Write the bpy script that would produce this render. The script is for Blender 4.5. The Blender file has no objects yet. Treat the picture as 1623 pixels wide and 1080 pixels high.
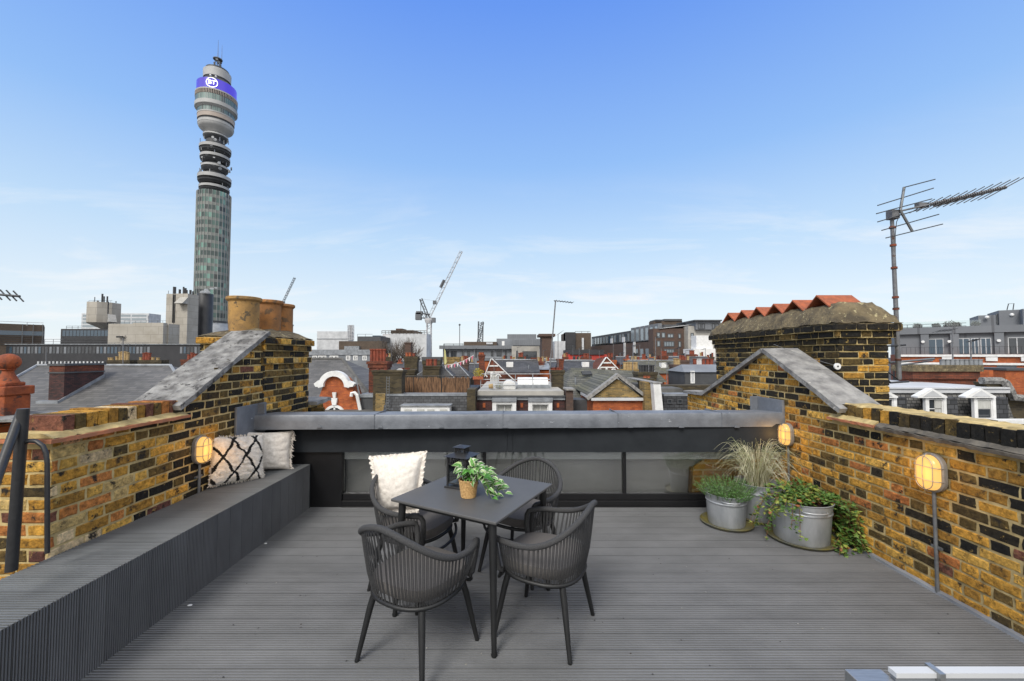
import bpy, math, random
from mathutils import Vector, Matrix, noise
C = bpy.context.scene
R = math.radians
random.seed(7)
# ---------------------------------------------------------------- camera, sky, sun, exposure
F, CX, CY, EYE, PITCH = 654.0, 811.5, 540.0, 1.68, R(2.1)
cam_d = bpy.data.cameras.new('camera'); cam = bpy.data.objects.new('camera', cam_d)
C.collection.objects.link(cam); C.camera = cam
cam.location = (0, 0, EYE); cam.rotation_euler = (R(90) + PITCH, 0, 0)
cam_d.sensor_width = 36; cam_d.lens = F / 1623 * 36; cam_d.clip_start = .05; cam_d.clip_end = 8000
SUN_EL, SUN_AZ = R(44), R(204)       # azimuth clockwise from +Y: behind the camera to the left
w = bpy.data.worlds.new('World'); C.world = w; w.use_nodes = True
nt = w.node_tree; nt.nodes.clear(); N = nt.nodes.new; L = nt.links.new
out = N('ShaderNodeOutputWorld'); bg = N('ShaderNodeBackground'); sky = N('ShaderNodeTexSky')
sky.sky_type = 'NISHITA'; sky.sun_disc = False; sky.sun_elevation = SUN_EL; sky.sun_rotation = SUN_AZ
sky.air_density = 1.0; sky.dust_density = .6; sky.ozone_density = 2.5; sky.altitude = 0
tc = N('ShaderNodeTexCoord'); sx = N('ShaderNodeSeparateXYZ'); L(tc.outputs['Generated'], sx.inputs[0])
def wm(op, a, b=None, clamp=False):
    m = N('ShaderNodeMath'); m.operation = op; m.use_clamp = clamp
    for i, v in enumerate((a, b)):
        if v is None: continue
        if isinstance(v, (int, float)): m.inputs[i].default_value = v
        else: L(v, m.inputs[i])
    return m.outputs[0]
zc = wm('MAXIMUM', sx.outputs[2], 0.0); den = wm('ADD', zc, .12)
cb = N('ShaderNodeCombineXYZ'); L(wm('DIVIDE', sx.outputs[0], den), cb.inputs[0]); L(wm('DIVIDE', sx.outputs[1], den), cb.inputs[1])
mp = N('ShaderNodeMapping'); mp.inputs['Scale'].default_value = (.62, 1.25, 1); mp.inputs['Rotation'].default_value = (0, 0, R(14)); mp.inputs['Location'].default_value = (3.1, 1.7, 0)
L(cb.outputs[0], mp.inputs[0])
nz = N('ShaderNodeTexNoise'); nz.inputs['Scale'].default_value = 1.25; nz.inputs['Detail'].default_value = 10; nz.inputs['Roughness'].default_value = .62; nz.inputs['Distortion'].default_value = .5
L(mp.outputs[0], nz.inputs['Vector'])
cl = wm('MULTIPLY', wm('SUBTRACT', nz.outputs['Fac'], .50, True), 4.2, True)
band = wm('MULTIPLY', wm('SUBTRACT', .40, zc, True), 3.6, True)      # cloud wisps thin out towards the zenith
rp = N('ShaderNodeValToRGB'); L(zc, rp.inputs[0]); e = rp.color_ramp.elements
STOPS = ((0, (.86, .93, .97)), (.12, (.77, .88, .97)), (.25, (.56, .76, .98)), (.42, (.31, .55, .98)), (.66, (.145, .34, .95)), (1, (.12, .27, .87)))
while len(e) < len(STOPS): e.new(.5)
for el, (q, c_) in zip(e, STOPS): el.position = q; el.color = (*c_, 1)
sc5 = N('ShaderNodeVectorMath'); sc5.operation = 'SCALE'; sc5.inputs['Scale'].default_value = 4.9; L(rp.outputs[0], sc5.inputs[0])
m0 = N('ShaderNodeMix'); m0.data_type = 'RGBA'; m0.inputs[0].default_value = .90; L(sky.outputs[0], m0.inputs[6]); L(sc5.outputs[0], m0.inputs[7])
mx = N('ShaderNodeMix'); mx.data_type = 'RGBA'
L(wm('MULTIPLY', wm('MULTIPLY', cl, band), .9), mx.inputs[0]); L(m0.outputs[2], mx.inputs[6]); mx.inputs[7].default_value = (4.7, 4.8, 4.9, 1)
# unseen white cloud cover, added overhead and behind the viewer for neutral fill light
ov = wm('MULTIPLY', wm('SUBTRACT', zc, .70, True), 6.0, True); bh = wm('MULTIPLY', wm('SUBTRACT', .0, sx.outputs[1], True), 3.0, True)
mx2 = N('ShaderNodeMix'); mx2.data_type = 'RGBA'; L(wm('MAXIMUM', ov, bh), mx2.inputs[0]); L(mx.outputs[2], mx2.inputs[6]); mx2.inputs[7].default_value = (6.4, 6.4, 6.4, 1)
L(mx2.outputs[2], bg.inputs[0]); bg.inputs[1].default_value = .10; L(bg.outputs[0], out.inputs[0])
sd = bpy.data.lights.new('sun', 'SUN'); so = bpy.data.objects.new('sun', sd); C.collection.objects.link(so)
sd.energy = 1.3; sd.angle = R(20); sd.color = (1, .96, .90)
sv = Vector((math.sin(SUN_AZ) * math.cos(SUN_EL), math.cos(SUN_AZ) * math.cos(SUN_EL), math.sin(SUN_EL)))
so.rotation_euler = sv.to_track_quat('Z', 'Y').to_euler()
C.view_settings.view_transform = 'Standard'; C.view_settings.look = 'None'; C.view_settings.gamma = 1
C.view_settings.exposure = 1.0
# ---------------------------------------------------------------- pixel rays of the photograph -> points in the place
def ray(px, py):
    xc = (px - CX) / F; yc = (CY - py) / F
    d = math.cos(PITCH) - yc * math.sin(PITCH)
    return xc / d, (math.sin(PITCH) + yc * math.cos(PITCH)) / d
def at(px, py, Y):
    a, b = ray(px, py); return Vector((a * Y, Y, EYE + b * Y))
def Zp(px, py, Y): return at(px, py, Y).z
def Xp(px, Y, py=560): return at(px, py, Y).x
def gnd(px, py, z=0):
    a, b = ray(px, py); Y = (z - EYE) / b; return Vector((a * Y, Y, z))
def onx(px, py, X):
    a, b = ray(px, py); Y = X / a; return Vector((X, Y, EYE + b * Y))
# ---------------------------------------------------------------- materials
def nodes(name):
    m = bpy.data.materials.new(name); m.use_nodes = True
    t = m.node_tree; p = t.nodes['Principled BSDF']; return m, t, p
def c4(c): return (c[0], c[1], c[2], 1)
def mixn(t, fac, a, b, mode='MIX'):
    m = t.nodes.new('ShaderNodeMix'); m.data_type = 'RGBA'; m.blend_type = mode
    for i, v in ((0, fac), (6, a), (7, b)):
        if isinstance(v, (int, float)): m.inputs[i].default_value = v
        elif isinstance(v, tuple): m.inputs[i].default_value = c4(v)
        else: t.links.new(v, m.inputs[i])
    return m.outputs[2]
def noisen(t, scale, detail=5, rough=.6, stretch=None, dist=0.0):
    n = t.nodes.new('ShaderNodeTexNoise'); n.inputs['Scale'].default_value = scale; n.inputs['Detail'].default_value = detail
    n.inputs['Roughness'].default_value = rough; n.inputs['Distortion'].default_value = dist
    co = t.nodes.new('ShaderNodeTexCoord'); v = co.outputs['Object']
    if stretch:
        mm = t.nodes.new('ShaderNodeMapping'); mm.inputs['Scale'].default_value = stretch; t.links.new(v, mm.inputs[0]); v = mm.outputs[0]
    t.links.new(v, n.inputs['Vector']); return n.outputs['Fac']
def rampn(t, v, a, b):
    r = t.nodes.new('ShaderNodeMapRange'); r.inputs[1].default_value = a; r.inputs[2].default_value = b; t.links.new(v, r.inputs[0]); return r.outputs[0]
def bumpn(t, p, h, s, d=.01):
    b = t.nodes.new('ShaderNodeBump'); b.inputs['Strength'].default_value = s; b.inputs['Distance'].default_value = d
    t.links.new(h, b.inputs['Height']); t.links.new(b.outputs[0], p.inputs['Normal'])
def mk(name, c1, c2=None, scale=4, rough=.7, bump=0, bscale=None, metal=0, stretch=None, spots=None, attr=False, bd=.01, spec=.5, lo=.35, hi=.65, rvar=0):
    m, t, p = nodes(name)
    c2 = c2 or tuple(v * .8 for v in c1)
    f = rampn(t, noisen(t, scale, 6, .62, stretch), lo, hi)
    col = mixn(t, f, c1, c2)
    if attr:
        at_ = t.nodes.new('ShaderNodeAttribute'); at_.attribute_name = 'Col'
        col = mixn(t, 1.0, at_.outputs['Color'], col, 'MULTIPLY')
    if spots:
        sc, thr, cc = spots
        col = mixn(t, rampn(t, noisen(t, sc, 4, .7), thr, thr + .06), col, cc)
    t.links.new(col, p.inputs['Base Color'])
    p.inputs['Roughness'].default_value = rough; p.inputs['Metallic'].default_value = metal; p.inputs['Specular IOR Level'].default_value = spec
    if rvar:
        t.links.new(rampn(t, f, -rough / rvar + .0, (1 - rough) / rvar), p.inputs['Roughness'])
    if bump: bumpn(t, p, noisen(t, bscale or scale * 6, 6, .65), bump, bd)
    return m
def tiled(name, cols, mortar, bw, bh, msize=.012, rough=.85, zscale=1.0, stain=(.6, .5, .4), stain_s=.7, stain_f=.5, usex=False, bump=.3, sq=1):
    """brick / slate pattern: u runs along the wall, v up it"""
    m, t, p = nodes(name)
    co = t.nodes.new('ShaderNodeTexCoord'); s = t.nodes.new('ShaderNodeSeparateXYZ'); t.links.new(co.outputs['Object'], s.inputs[0])
    a = t.nodes.new('ShaderNodeMath'); a.operation = 'ADD'; t.links.new(s.outputs[0], a.inputs[0])
    if usex: a.inputs[1].default_value = 0
    else: t.links.new(s.outputs[1], a.inputs[1])
    b = t.nodes.new('ShaderNodeMath'); b.operation = 'MULTIPLY'; t.links.new(s.outputs[2], b.inputs[0]); b.inputs[1].default_value = zscale
    cmb = t.nodes.new('ShaderNodeCombineXYZ'); t.links.new(a.outputs[0], cmb.inputs[0]); t.links.new(b.outputs[0], cmb.inputs[1])
    br = t.nodes.new('ShaderNodeTexBrick'); t.links.new(cmb.outputs[0], br.inputs['Vector'])
    br.inputs['Color1'].default_value = c4(cols[0]); br.inputs['Color2'].default_value = c4(cols[1]); br.inputs['Mortar'].default_value = c4(mortar)
    br.inputs['Scale'].default_value = 1; br.inputs['Mortar Size'].default_value = msize; br.inputs['Brick Width'].default_value = bw; br.inputs['Row Height'].default_value = bh
    br.inputs['Mortar Smooth'].default_value = .2
    n = rampn(t, noisen(t, stain_s, 6, .7), .4, .7)
    col = mixn(t, 1.0, br.outputs['Color'], mixn(t, n, (1, 1, 1), stain), 'MULTIPLY')
    if len(cols) > 2:
        wn = t.nodes.new('ShaderNodeTexNoise'); wn.inputs['Scale'].default_value = 2.2 / bw; wn.inputs['Detail'].default_value = 1; t.links.new(cmb.outputs[0], wn.inputs['Vector'])
        col = mixn(t, rampn(t, wn.outputs['Fac'], .52, .66), col, cols[2])
    t.links.new(col, p.inputs['Base Color']); p.inputs['Roughness'].default_value = rough
    bumpn(t, p, br.outputs['Fac'], -bump, .01)
    return m
def emis(name, col, s, base=None):
    m, t, p = nodes(name); p.inputs['Base Color'].default_value = c4(base or col); p.inputs['Emission Color'].default_value = c4(col); p.inputs['Emission Strength'].default_value = s; p.inputs['Roughness'].default_value = .3
    return m
def glass(name, col=(.02, .025, .03), rough=.05, refl=.0):
    m, t, p = nodes(name); p.inputs['Base Color'].default_value = c4(col); p.inputs['Roughness'].default_value = rough; p.inputs['Specular IOR Level'].default_value = .8
    p.inputs['Metallic'].default_value = refl
    return m
def clear(name, tint, gl):
    m = bpy.data.materials.new(name); m.use_nodes = True; t = m.node_tree; t.nodes.clear()
    o = t.nodes.new('ShaderNodeOutputMaterial'); a = t.nodes.new('ShaderNodeBsdfTransparent'); a.inputs[0].default_value = c4(tint)
    g = t.nodes.new('ShaderNodeBsdfGlossy'); g.inputs['Roughness'].default_value = .02; g.inputs[0].default_value = (1, 1, 1, 1)
    fr = t.nodes.new('ShaderNodeFresnel'); fr.inputs[0].default_value = 1.5
    ad = t.nodes.new('ShaderNodeMath'); ad.operation = 'ADD'; ad.use_clamp = True; ad.inputs[1].default_value = gl; t.links.new(fr.outputs[0], ad.inputs[0])
    x = t.nodes.new('ShaderNodeMixShader'); t.links.new(ad.outputs[0], x.inputs[0]); t.links.new(a.outputs[0], x.inputs[1]); t.links.new(g.outputs[0], x.inputs[2]); t.links.new(x.outputs[0], o.inputs[0])
    return m
M = {}
def brick_mat():
    m, t, p = nodes('brick_faces')
    at_ = t.nodes.new('ShaderNodeAttribute'); at_.attribute_name = 'Col'
    col = mixn(t, 1.0, at_.outputs['Color'], mixn(t, rampn(t, noisen(t, 26, 7, .7), .34, .66), (1.35, 1.28, 1.12), (.42, .40, .38)), 'MULTIPLY')
    col = mixn(t, rampn(t, noisen(t, 9, 8, .74), .545, .62), col, (.026, .023, .019))          # soot
    col = mixn(t, rampn(t, noisen(t, 13, 8, .78, (1, 1, 1.3)), .60, .66), col, (.46, .31, .09))  # worn yellow faces and smeared mortar
    col = mixn(t, rampn(t, noisen(t, 5, 9, .8), .69, .73), col, (.62, .58, .52))              # lime bloom
    t.links.new(col, p.inputs['Base Color']); p.inputs['Roughness'].default_value = .9; p.inputs['Specular IOR Level'].default_value = .3
    bumpn(t, p, noisen(t, 48, 8, .72), 1.0, .02); return m
M['brick'] = brick_mat()
M['mortar'] = mk('sandy_mortar', (.60, .46, .21), (.30, .225, .10), 9, .95, .8, 90, bd=.006)
M['mortar_dark'] = mk('sooty_mortar', (.16, .135, .08), (.06, .052, .035), 6, .95, .8, 60)
M['flaunch'] = mk('weathered_mortar_cap', (.20, .155, .085), (.075, .06, .038), 6, .95, 1, 24, spots=(16, .6, (.42, .36, .2)), bd=.03)
M['stone'] = mk('weathered_coping_stone', (.33, .32, .30), (.15, .145, .14), 7, .9, .8, 30, spots=(13, .66, (.5, .48, .43)), bd=.02)
M['stone_dk'] = mk('lichened_coping_stone', (.31, .305, .29), (.10, .096, .092), 9, .9, 1, 22, spots=(11, .57, (.05, .048, .045)), bd=.02)
M['creasing'] = mk('red_creasing_tile', (.48, .17, .075), (.3, .13, .07), 12, .8, .4, 60)
M['sill_grey'] = mk('grey_creasing_tile', (.17, .15, .12), (.07, .062, .05), 8, .85, .8, 40)
M['deck'] = mk('grey_composite_deck', (1.05, 1.06, 1.06), (.80, .81, .81), 1.7, .62, .25, 160, stretch=(1, 2, 1), attr=True, bd=.003)
M['zinc'] = mk('grey_zinc', (.205, .22, .245), (.12, .13, .148), 3.2, .5, .35, 7, metal=.15, spots=(15, .66, (.42, .44, .47)), bd=.02)
M['fascia'] = mk('dark_grey_panel', (.028, .032, .037), (.02, .023, .027), 3, .8, .05, 80, spec=.15)
M['black_frame'] = mk('black_frame', (.009, .009, .01), (.006, .006, .007), 4, .4)
M['black_metal'] = mk('black_metal', (.018, .018, .019), (.027, .027, .028), 30, .42, .1, 90)
M['charcoal'] = mk('charcoal_metal', (.015, .0155, .016), (.010, .0105, .011), 20, .5, .1, 120)
M['table'] = mk('charcoal_table_top', (.098, .097, .096), (.082, .081, .080), 2.5, .5, .06, 300, spec=.3)
M['rope'] = mk('grey_rope', (.070, .070, .071), (.022, .022, .023), 320, .85, .9, 500, bd=.003)
M['cushion'] = mk('grey_seat_fabric', (.125, .115, .108), (.095, .088, .084), 240, .92, .5, 500, bd=.002)
M['cream'] = mk('cream_cotton', (.76, .71, .64), (.62, .57, .51), 40, .95, .9, 45, bd=.006)
M['shag'] = mk('shaggy_wool', (1, 1, 1), (.86, .84, .8), 80, .98, .6, 200, attr=True)
M['galv'] = mk('galvanised_steel', (.50, .52, .54), (.32, .34, .36), 7, .46, .15, 40, metal=.5, stretch=(1, 1, .35), spots=(26, .66, (.48, .49, .49)))
M['saucer'] = mk('wet_mossy_saucer', (.10, .105, .09), (.17, .14, .03), 6, .35, .2, 40)
M['soil'] = mk('potting_soil', (.03, .02, .014), (.015, .01, .007), 60, .95, 1, 90)
M['leafattr'] = mk('leaf', (1, 1, 1), (.7, .75, .6), 30, .55, attr=True, spec=.4)
M['wicker'] = mk('woven_wicker', (.62, .40, .17), (.34, .19, .06), 90, .7, .5, 160)
M['conduit'] = mk('grey_conduit', (.20, .21, .215), (.13, .135, .14), 14, .5, .1, 60, metal=.4)
M['lampbody'] = mk('grey_lamp_housing', (.33, .30, .26), (.24, .22, .2), 14, .45, metal=.3)
M['lamplit'] = emis('warm_lit_lamp_glass', (1.0, .56, .15), .5, (.22, .13, .05))
M['steel'] = mk('brushed_steel', (.40, .41, .41), (.30, .31, .31), 30, .35, metal=.7, stretch=(1, 12, 1))
M['white'] = mk('white_paint', (.78, .78, .77), (.62, .62, .60), 2.5, .6)
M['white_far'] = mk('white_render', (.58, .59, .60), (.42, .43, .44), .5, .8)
M['wglass'] = glass('window_glass', (.03, .036, .042), .08)
M['wglass_b'] = glass('blue_window_glass', (.04, .07, .10), .08, .1)
M['wglass_l'] = glass('pale_window_glass', (.24, .28, .30), .1, .1)
M['curtain'] = mk('net_curtain', (.5, .5, .47), (.36, .36, .33), 8, .9, stretch=(6, 6, .4))
M['slate'] = tiled('slate_roof', ((.085, .084, .086), (.045, .045, .047)), (.02, .02, .021), .5, .14, .014, .7, 1.0, (.6, .58, .52), .35, usex=True)
M['slate_big'] = tiled('weathered_slate_roof', ((.145, .14, .135), (.095, .093, .092)), (.05, .05, .05), .5, .11, .008, .7, 1.0, (.62, .62, .6), .25, usex=True)
M['slate_moss'] = tiled('mossy_slate_roof', ((.15, .145, .12), (.085, .083, .072)), (.04, .04, .036), .42, .12, .012, .8, 1.0, (.8, .8, .5), .6, usex=True)
M['slate_near'] = tiled('slate_mansard', ((.075, .078, .085), (.03, .032, .036)), (.008, .008, .009), .26, .16, .016, .6, 1.0, (.7, .7, .68), 1.2, usex=True, bump=.8)
M['redbrick'] = tiled('orange_red_brick', ((.52, .135, .035), (.36, .085, .03)), (.22, .09, .045), .23, .075, .008, .9, 1.0, (.45, .42, .4), 1.1)
M['redbrick_dk'] = tiled('sooty_red_brick', ((.23, .06, .028), (.12, .038, .022)), (.07, .035, .022), .23, .075, .009, .9, 1.0, (.3, .3, .3), .9)
M['plumbrick'] = tiled('plum_brick', ((.10, .04, .035), (.04, .025, .025)), (.03, .022, .02), .23, .075, .009, .9, 1.0, (.55, .5, .5), 1.0)
M['stock'] = tiled('yellow_stock_brick', ((.36, .23, .07), (.13, .095, .04)), (.26, .21, .12), .23, .075, .010, .9, 1.0, (.5, .46, .36), 1.1)
M['stock_dk'] = tiled('sooty_stock_brick', ((.095, .072, .036), (.035, .028, .018)), (.06, .05, .032), .23, .075, .010, .9, 1.0, (.5, .5, .4), 1.0)
M['brownbrick'] = tiled('brown_brick', ((.115, .07, .052), (.08, .052, .042)), (.09, .072, .06), .3, .1, .01, .9, 1.0, (.75, .7, .7), .2)
M['brownbrick2'] = tiled('dull_brown_brick', ((.12, .085, .06), (.075, .055, .042)), (.09, .075, .06), .3, .1, .01, .9, 1.0, (.7, .7, .7), .2)
M['concrete'] = tiled('board_marked_concrete', ((.44, .41, .36), (.39, .365, .32)), (.27, .25, .22), 5.0, 2.6, .06, .9, 1.0, (.72, .70, .66), .12)
M['concrete_p'] = mk('pale_concrete', (.42, .40, .36), (.30, .29, .265), .8, .9)
M['darkclad'] = mk('dark_cladding', (.035, .035, .038), (.022, .022, .025), .4, .5)
M['greyclad'] = tiled('standing_seam_zinc', ((.17, .18, .195), (.15, .16, .175)), (.10, .105, .115), .5, 40, .02, .6, 1.0, (.85, .85, .85), .2)
M['grey_mid'] = mk('grey_render', (.20, .215, .235), (.15, .16, .175), .6, .7)
M['grey_dk'] = mk('dark_grey_render', (.075, .078, .082), (.05, .052, .056), 1.2, .7)
M['lead'] = mk('lead_sheet', (.30, .32, .34), (.17, .18, .195), 2, .55, .2, 6, metal=.2)
M['pot_buff'] = mk('buff_clay_pot', (.44, .25, .075), (.20, .125, .055), 6, .85, .9, 40, spots=(8, .56, (.11, .08, .045)), bd=.01)
M['pot_orange'] = mk('orange_clay_pot', (.44, .19, .055), (.22, .11, .045), 6, .85, .9, 40, spots=(9, .57, (.14, .085, .045)))
M['terracotta'] = mk('terracotta', (.36, .085, .022), (.18, .045, .018), 8, .8, .9, 40, spots=(6, .54, (.09, .035, .022)))
M['terra_ridge'] = mk('terracotta_ridge', (.40, .105, .038), (.22, .065, .03), 14, .8, .5, 50, spots=(18, .66, (.13, .06, .035)))
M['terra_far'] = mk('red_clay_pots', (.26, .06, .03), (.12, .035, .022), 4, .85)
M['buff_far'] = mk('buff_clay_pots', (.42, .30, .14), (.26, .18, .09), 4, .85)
M['rust'] = mk('rusty_steel_mast', (.20, .205, .215), (.13, .13, .135), 12, .6, .3, 60, metal=.4, spots=(11, .60, (.085, .04, .022)))
M['alu'] = mk('dull_aluminium', (.10, .105, .11), (.05, .052, .056), 30, .55, metal=.4)
M['asphalt'] = mk('asphalt', (.05, .05, .052), (.035, .035, .037), .2, .95)
M['reed'] = mk('reed_screen', (.27, .15, .08), (.05, .03, .02), 5, .95, .6, 30, stretch=(5, 5, .35), lo=.40, hi=.60)
M['bark'] = mk('bare_bark', (.13, .105, .085), (.08, .065, .052), 3, .95)
M['crane_white'] = mk('crane_white', (.55, .55, .55), (.42, .42, .43), .5, .6)
M['crane_grey'] = mk('crane_grey', (.13, .135, .145), (.09, .095, .1), .5, .6)
M['redpaint'] = mk('red_cladding', (.45, .045, .03), (.33, .04, .03), .5, .7)
M['roof_felt'] = mk('roof_felt', (.12, .118, .112), (.07, .069, .066), 1.0, .95)
M['bare'] = mk('painted_attr', (1, 1, 1), (.85, .85, .85), 1.5, .6, attr=True)
M['towerglass'] = mk('tower_glass', (1, 1, 1), (.85, .88, .86), .15, .28, attr=True, spec=.8)
M['tower_conc'] = mk('tower_pale_metal', (.42, .42, .41), (.30, .30, .29), .15, .6)
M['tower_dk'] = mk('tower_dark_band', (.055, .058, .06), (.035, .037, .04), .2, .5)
M['tower_beige'] = mk('tower_beige_band', (.42, .35, .29), (.34, .29, .25), .2, .6)
M['bluescreen'] = emis('blue_violet_screen', (.05, .03, .42), .7, (.02, .02, .05))
M['logo_white'] = emis('white_screen_mark', (1, 1, 1), .9)
M['clerestory'] = clear('clerestory_glass', (.95, .96, .96), .13)
M['balglass'] = clear('balustrade_glass', (.9, .94, .93), .03)
M['room'] = mk('interior_floor', (.66, .64, .59), (.52, .50, .46), 1.5, .8)
M['blind'] = mk('pale_blind', (.78, .79, .76), (.7, .71, .68), 1.5, .8)
M['slate_fish'] = tiled('scalloped_slate', ((.19, .185, .175), (.10, .098, .095)), (.03, .03, .03), .17, .11, .014, .7, 1.0, (.6, .6, .58), 1.6, usex=True, bump=.8)
M['glow_painted_brick'] = tiled('brick_with_painted_glow', ((.85, .46, .07), (.70, .33, .05)), (.9, .68, .3), .23, .075, .012, .9, 1.0, (.8, .7, .6), 2, usex=True)  # golden lamplight is painted into this brick colour
# ---------------------------------------------------------------- mesh building
class MB:
    def __init__(s): s.v = []; s.f = []; s.c = []; s.col = (1, 1, 1)
    def add(s, vs, fs, col=None):
        n = len(s.v); s.v.extend([tuple(p) for p in vs]); s.f.extend([tuple(i + n for i in f) for f in fs]); s.c.extend([col or s.col] * len(fs)); return s
    def box(s, x0, x1, y0, y1, z0, z1, col=None, j=0):
        vs = [(x, y, z) for x in (x0, x1) for y in (y0, y1) for z in (z0, z1)]
        if j: vs = [tuple(a + random.uniform(-j, j) for a in p) for p in vs]
        return s.add(vs, [(0, 1, 3, 2), (4, 6, 7, 5), (0, 4, 5, 1), (2, 3, 7, 6), (0, 2, 6, 4), (1, 5, 7, 3)], col)
    def obox(s, c, ax, ay, az, col=None):
        c = Vector(c); ax, ay, az = Vector(ax), Vector(ay), Vector(az)
        vs = [c + ax * i + ay * j + az * k for i in (-1, 1) for j in (-1, 1) for k in (-1, 1)]
        return s.add(vs, [(0, 1, 3, 2), (4, 6, 7, 5), (0, 4, 5, 1), (2, 3, 7, 6), (0, 2, 6, 4), (1, 5, 7, 3)], col)
    def prism(s, poly, ext, col=None):
        n = len(poly); e = Vector(ext); vs = [Vector(p) for p in poly] + [Vector(p) + e for p in poly]
        fs = [tuple(range(n)), tuple(range(2 * n - 1, n - 1, -1))] + [(i, (i + 1) % n, n + (i + 1) % n, n + i) for i in range(n)]
        return s.add(vs, fs, col)
    def tube(s, pts, r, n=8, closed=False, caps=True, col=None):
        pts = [Vector(p) for p in pts]; m = len(pts); rs = r if isinstance(r, (list, tuple)) else [r] * m
        vs = []; ref = None
        for i, p in enumerate(pts):
            if closed: d = pts[(i + 1) % m] - pts[i - 1]
            else: d = pts[min(i + 1, m - 1)] - pts[max(i - 1, 0)]
            if d.length < 1e-9: d = Vector((0, 0, 1))
            d.normalize()
            if ref is None: ref = Vector((0, 0, 1)) if abs(d.z) < .9 else Vector((1, 0, 0))
            a = d.cross(ref)
            if a.length < 1e-4: a = d.cross(Vector((0, 1, .3)))
            a.normalize(); b = d.cross(a); ref = a.cross(d)
            for k in range(n):
                t = 2 * math.pi * k / n; vs.append(p + (a * math.cos(t) + b * math.sin(t)) * rs[i])
        fs = []
        for i in range(m if closed else m - 1):
            j = (i + 1) % m
            for k in range(n): k2 = (k + 1) % n; fs.append((i * n + k, i * n + k2, j * n + k2, j * n + k))
        if caps and not closed: fs += [tuple(range(n - 1, -1, -1)), tuple((m - 1) * n + k for k in range(n))]
        return s.add(vs, fs, col)
    def lathe(s, prof, c=(0, 0, 0), n=24, col=None, sx=1, sy=1, closed_top=True):
        c = Vector(c); vs = []; fs = []
        for r, z in prof:
            for k in range(n):
                t = 2 * math.pi * k / n; vs.append(c + Vector((r * sx * math.cos(t), r * sy * math.sin(t), z)))
        for i in range(len(prof) - 1):
            for k in range(n): k2 = (k + 1) % n; fs.append((i * n + k, i * n + k2, (i + 1) * n + k2, (i + 1) * n + k))
        fs.append(tuple(range(n - 1, -1, -1)))
        if closed_top: fs.append(tuple((len(prof) - 1) * n + k for k in range(n)))
        return s.add(vs, fs, col)
    def ball(s, c, r, n=16, col=None, sz=1):
        return s.lathe([(r * math.sin(math.pi * i / n), -r * sz * math.cos(math.pi * i / n)) for i in range(1, n)], c, n, col)
    def sheet(s, a, b, c, d, col=None): return s.add([a, b, c, d], [(0, 1, 2, 3)], col)
    def build(s, name, mat, parent=None, smooth=None, bevel=0, loc=None, seg=2):
        org = Vector(loc) if loc is not None else (ORG.get(parent.name, Vector()) if parent else Vector())
        me = bpy.data.meshes.new(name); me.from_pydata([(p[0] - org.x, p[1] - org.y, p[2] - org.z) for p in s.v], [], s.f); me.validate()
        me.materials.append(mat if not isinstance(mat, str) else M[mat])
        if any(c != (1, 1, 1) for c in s.c) and len(me.polygons) == len(s.f):
            ca = me.color_attributes.new('Col', 'FLOAT_COLOR', 'CORNER'); buf = []
            for p, c in zip(me.polygons, s.c): buf.extend([c[0], c[1], c[2], 1.0] * p.loop_total)
            ca.data.foreach_set('color', buf)
        import bmesh as bm_
        b = bm_.new(); b.from_mesh(me); bm_.ops.recalc_face_normals(b, faces=b.faces); b.to_mesh(me); b.free()
        if smooth:
            me.shade_smooth(); me.set_sharp_from_angle(angle=R(smooth))
        o = bpy.data.objects.new(name, me); C.collection.objects.link(o)
        if bevel:
            bv = o.modifiers.new('bevel', 'BEVEL'); bv.width = bevel; bv.segments = seg; bv.limit_method = 'ANGLE'
        if parent: o.parent = parent; ORG[o.name] = org
        else: o.location = org; ORG[o.name] = org
        return o
ORG = {}
def tag(o, label, cat, group=None, kind=None):
    if label: o['label'] = label
    if cat: o['category'] = cat
    if group: o['group'] = group
    if kind: o['kind'] = kind
    return o
def struct(o): o['kind'] = 'structure'; return o
def thing(name, label, cat, loc=(0, 0, 0), group=None):
    o = bpy.data.objects.new(name, None); C.collection.objects.link(o); o.location = loc; o.empty_display_size = .1
    ORG[o.name] = Vector(loc); return tag(o, label, cat, group)
def copy_tree(o, parent=None):
    c = o.copy(); C.collection.objects.link(c)
    if parent: c.parent = parent
    for ch in list(o.children): copy_tree(ch, c)
    return c
def lerp(a, b, t): return a + (b - a) * t
def smooth01(t): t = max(0, min(1, t)); return t * t * (3 - 2 * t)
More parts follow.
